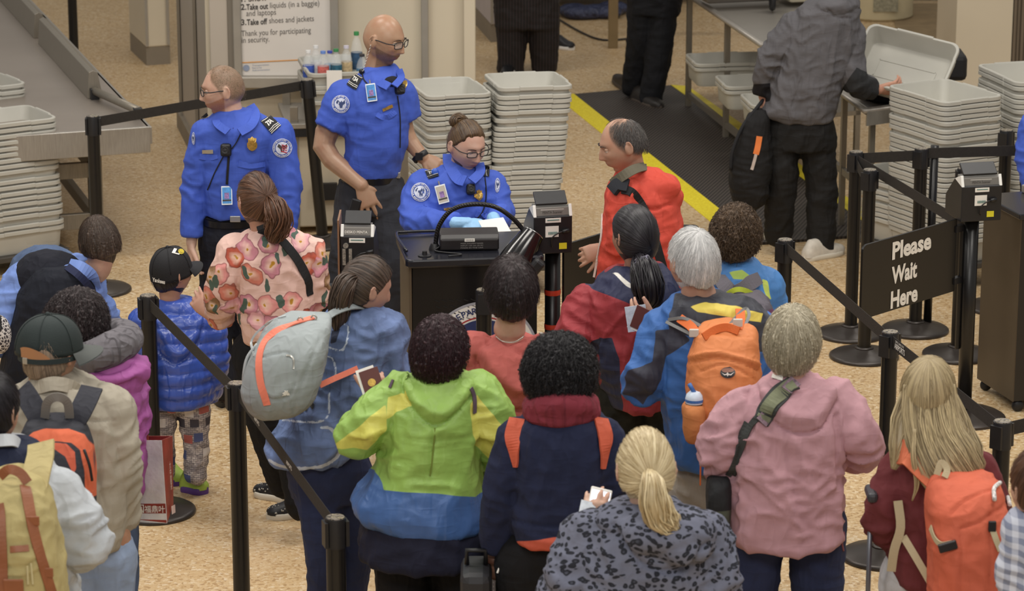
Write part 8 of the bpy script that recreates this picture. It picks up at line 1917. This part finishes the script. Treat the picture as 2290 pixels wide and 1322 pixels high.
h = p.hit; ms = mat('strap_dk', '3A3D3C', .8, bs=250, bst=.3)
p.strap('camera_strap', [(1672, 945), (1652, 990), (1640, 1040), (1628, 1062)], .022, ms, .004, .006)
p.strap('camera_strap', [(1776, 858), (1745, 880), (1718, 915), (1700, 945)], .068, ms, .008, .008, wide=[.06, .07, .07, .06]); p.strap('strap_webbing', [(1700, 930), (1676, 960), (1655, 1010), (1640, 1060)], .026, ms, .004, .007)
p.strap('strap_panel', [(1772, 862), (1745, 882), (1720, 912), (1704, 938)], .05, mat('strap_olive', '70745C', .8, var=.2, vs=30), .003, .0135)
for q_ in ((1768, 864), (1706, 936)): p.strap('strap_pattern', [(q_[0] + 8, q_[1] - 8), (q_[0] - 6, q_[1] + 9)], .045, mat('strap_mauve', '85707C', .8, var=.4, vs=90), .003, .0155)
p.dgrid('collar_label', [(1730, 838), (1752, 843), (1750, 852), (1727, 847)], 3, 2, M_WHITE, .006)
mb = MB(); mb.tube(p.Q((1885, 1185, -.04), (1888, 1200, -.06), (1883, 1215, -.06), (1886, 1232, -.05)), .004, 6, 4); p.add(mb.build('drawcord', mat('cord_pink', '8C5058', .7), smooth=True))
pants_auto(p, p.P(1758, 1230)[0], .118, (.105, .085, .07), m=JEAN, hw=.185)
p.hair(HB['gblond'], rad=(.097, .112, .132), off=(0, -.006, -.002), line=((0, .05), (1.2, .0), (1.6, -.06), (2., -.11), (3.2, -.13)), amp=.006, freq=26, n=2200, lump=.006, slen=.07, lift=.005)
p.finish()
b = p.garment('camera_bag', [(1062, 1592, 1625, .1, -.05), (1080, 1582, 1632, .16, -.06), (1140, 1580, 1634, .18, -.06), (1190, 1590, 1632, .16, -.06), (1215, 1600, 1626, .12, -.05)], mat_=lambda c=(): cloth('cam_bag', '26272A', c, .8), ex=3, folds=.004, parent=False, masks=[([(1578, 1145), (1640, 1140), (1640, 1230), (1578, 1230)], '4E5548')]); tag(b, 'black and olive camera bag hanging at the left hip of the pink jacket', 'bag')

# 25: long blond hair, maroon sweater, orange backpack
p = Person(Yh(2078, 808, 1.62), 'person with very long blond hair in maroon sweater, seen from behind', 'CBA084', .006, 39)
p.head(2076, 882, 14, 6, 0, size=1.0, neck=(2085, 960, 0, .05))
SL = [([(2022, 1050, 0), (1976, 1160, -.03), (2020, 1215, .16)], (.082, .07, .055)), ([(2180, 1060, 0), (2220, 1160, 0), (2200, 1240, .12)], (.08, .07, .055))]
p.torso([(975, 2050, 2120, .14), (1030, 2010, 2180, .24), (1280, 2010, 2200, .28)]); p.sleeves(SL)
p.garment('sweater', [(975, 2045, 2125, .15, .0), (992, 2025, 2155, .2, 0), (1020, 2000, 2185, .27, 0), (1080, 1990, 2205, .31, 0), (1180, 2000, 2205, .33, 0), (1260, 1985, 2215, .35, 0), (1318, 1992, 2210, .34, 0)], SL, mat_=lambda c=(): cloth('maroon_knit', '6E2B30', c, .9, bs=350, bst=.45), folds=.006)
pants_auto(p, p.P(2100, 1320)[0], .1, (.11, .085, .07), m=cloth('white_jeans', 'B9B9BE', ()), hw=.18)
h_ = p.hair(HB['lblond'], rad=(.092, .11, .128), pole=(0, -.25, 1), amp=.0025, freq=44, n=300, slen=.08, lift=.002, line=((0, .05), (1.2, -.02), (1.6, -.08), (2., -.12), (3.2, -.13)))
p.bundle(HB['lblond'], [(2078, 860, -.035), (2080, 920, -.07), (2092, 980, -.13), (2116, 1030, -.17), (2145, 1075, -.19), (2160, 1098, -.19)], [.085, .095, .10, .11, .10, .04], n=950, sr=.0016, wob=.1, parent=h_, name='long_hair', fray=.12, flatn=.5, core=.93, twist=.1)
p.bundle(HB['lblond'], [(2038, 870, -.02), (2022, 940, -.06), (2012, 1000, -.10), (1998, 1050, -.12)], [.03, .045, .035, .008], n=60, sr=.003, parent=h_, name='long_lock', fray=.3, flatn=.6)
p.bundle(HB['lblond'], [(2118, 880, -.02), (2140, 950, -.08), (2165, 1010, -.14), (2190, 1065, -.17)], [.03, .05, .05, .01], n=70, sr=.003, parent=h_, name='long_lock', fray=.3, flatn=.6, seed=5)
p.bundle(HB['lblond'], [(2045, 960, -.16), (2042, 1020, -.2), (2050, 1080, -.2), (2040, 1120, -.19)], [.006, .008, .008, .003], n=12, sr=.002, parent=h_, name='loose_lock', fray=.5, seed=8)
p.finish()
b = p.garment('backpack', [(1058, 2110, 2205, .14, -.24), (1078, 2088, 2232, .22, -.28), (1120, 2075, 2245, .28, -.31), (1200, 2078, 2262, .33, -.33), (1280, 2082, 2275, .35, -.34), (1400, 2080, 2275, .35, -.34), (1450, 2090, 2260, .3, -.33)], mat_=lambda c=(): cloth('pack_tangerine', 'D05A34', c, .75, var=.08, wr=.25), folds=.005, parent=False, ex=3.2,
              creases=[([(2145, 1180), (2190, 1165), (2212, 1150)], .005, -.008), ([(2212, 1150), (2260, 1130), (2275, 1128)], .005, -.008), ([(2212, 1155), (2205, 1250), (2200, 1400)], .004, -.007), ([(2140, 1185), (2138, 1280), (2140, 1400)], .005, -.007), ([(2080, 1085), (2150, 1062), (2220, 1068), (2250, 1090)], .004, -.007), ([(2125, 1150), (2160, 1120), (2240, 1095)], .004, -.007)])
pack_done(b, 'tangerine orange backpack with beige webbing on the long-haired person'); be = mat('beige_web', 'B5A888', .8, bs=220, bst=.3)
mb = MB(); mb.ribbon(p.Q((2010, 1010, -.10), (2035, 1015, -.17), (2062, 1040, -.2), (2085, 1062, -.22), (2105, 1080, -.24)), .085, .012, (0, -1, .35), 4); mb.build('shoulder_strap', cloth('strap_tanger', 'D2683C', ()), b)
for pts in (((2085, 1180), (2095, 1205), (2110, 1218), (2130, 1215)), ((2215, 1170), (2222, 1195), (2235, 1232))): p.strap('webbing', pts, .02, be, .004, .007, parent=b)
mb = MB(); mb.ribbon(p.Q((2008, 1120, -.14), (2014, 1180, -.17), (2000, 1230, -.18), (1993, 1278, -.18)), .03, .004, (0, -1, .2), 4); mb.build('webbing', be, b)
mb = MB(); mb.ribbon(p.Q((2020, 1200, -.17), (2050, 1250, -.22), (2082, 1305, -.26)), .025, .004, (0, -1, .2), 4); mb.build('webbing', be, b)
mb = MB(); mb.ribbon(p.Q((2095, 1062, -.28), (2105, 1035, -.27), (2118, 1050, -.28), (2112, 1068, -.3)), .022, .005, (0, -1, .3), 4); mb.build('haul_loop', be, b)
c_ = p.hit(2122, 1222, .014); MB().box(c_[0], (.06, .014, .03), np.array(Matrix.Rotation(-.3, 3, 'Y'))).build('buckle', M_BLK, b, bevel=.004); c_ = p.hit(2218, 1178, .012); MB().box(c_[0], (.025, .012, .035)).build('buckle', M_BLK, b, bevel=.003)
for pts in (((2232, 1085), (2222, 1100), (2219, 1122)), ((2245, 1092), (2253, 1110), (2250, 1130))):
    A = [p.hit(*q_, .012)[0] for q_ in pts]; MB().tube(A, .007, 8, 4).build('zip_cord', mat('cord_check', 'C9C6C4', .6, var=.6, vs=160), b, smooth=True)
l_ = p.dgrid('logo_patch', [(2258, 1258), (2278, 1240), (2278, 1275), (2258, 1292)], 3, 3, M_WHITE, .005, b); p.text('logo_lettering', 'NORTH', (2261, 1276), (15, -13), (0, -6), M_BLK, .03, .007, l_); p.text('logo_lettering', 'FACE', (2261, 1286), (12, -10), (0, -6), M_BLK, .03, .007, l_)
o = p.dgrid('logo_dome', [(2264, 1258), (2275, 1249), (2275, 1259), (2264, 1268)], 1, 1, M_BLK, .0065, l_, round_=True)
# trolley of the suitcase beside
xs = PY(1948, 1110, Yh(2078, 808, 1.62) - .05); e = empty('suitcase', (xs[0], xs[1], 0))
MB().tube([xs - [0, 0, .0], [xs[0], xs[1], .5]], .0085, 10).build('trolley_pole', mat('pole_grey', '6E7077', .35, .6), e, smooth=True); MB().tube([[xs[0], xs[1], .55], [xs[0], xs[1], .45]], .012, 10).build('pole_sleeve', M_BLK, e)
mb = MB(); mb.box(xs + [.0, .0, .01], (.035, .11, .035)); mb.build('grip', mat('grip_grey', '35363C', .5), e, bevel=.012); MB().box((xs[0], xs[1] + .1, .28), (.25, .34, .46)).build('shell', mat('case_black', ''), e, bevel=.03)
tag(e, 'suitcase with raised grey trolley handle left of the maroon sweater', 'suitcase')

# 26: plaid shirt at the right edge
p = Person(Yh(2315, 1035, 1.6), 'person in pale plaid shirt cut by the right edge', seed=40)
t = NT('plaid'); v = t.coord(); a = t.n('ShaderNodeTexWave'); a.inputs['Scale'].default_value = 9; t.l(v, a.inputs['Vector']); b_ = t.n('ShaderNodeTexWave'); b_.bands_direction = 'Z'; b_.inputs['Scale'].default_value = 9; t.l(v, b_.inputs['Vector'])
pl = t.mth('ADD', t.ramp(a.outputs['Fac'], ((.45, 0.), (.55, .5))), t.ramp(b_.outputs['Fac'], ((.45, 0.), (.55, .5)))); plaid = t.fin(t.ramp(pl, ((.1, 'CBD0DE'), (.6, 'A3A9BC'), (1., '7E869E'))), .85)
p.head(2322, 1095, -20, 5, neck=(2325, 1160, 0)); SL = [([(2300, 1190, 0), (2285, 1290, 0), (2290, 1400, .05)], (.08, .07, .05))]; p.torso([(1160, 2300, 2360, .15), (1200, 2285, 2420, .25), (1500, 2290, 2420, .3)]); p.sleeves(SL)
p.garment('shirt', [(1140, 2300, 2365, .15, 0), (1165, 2278, 2400, .24, 0), (1230, 2268, 2440, .32, 0), (1500, 2272, 2440, .36, 0)], SL, mat_=plaid, folds=.006); pants_auto(p, p.P(2350, 1500)[0], m=MIDJ)
p.hair(HB['brown'], n=500); p.finish()
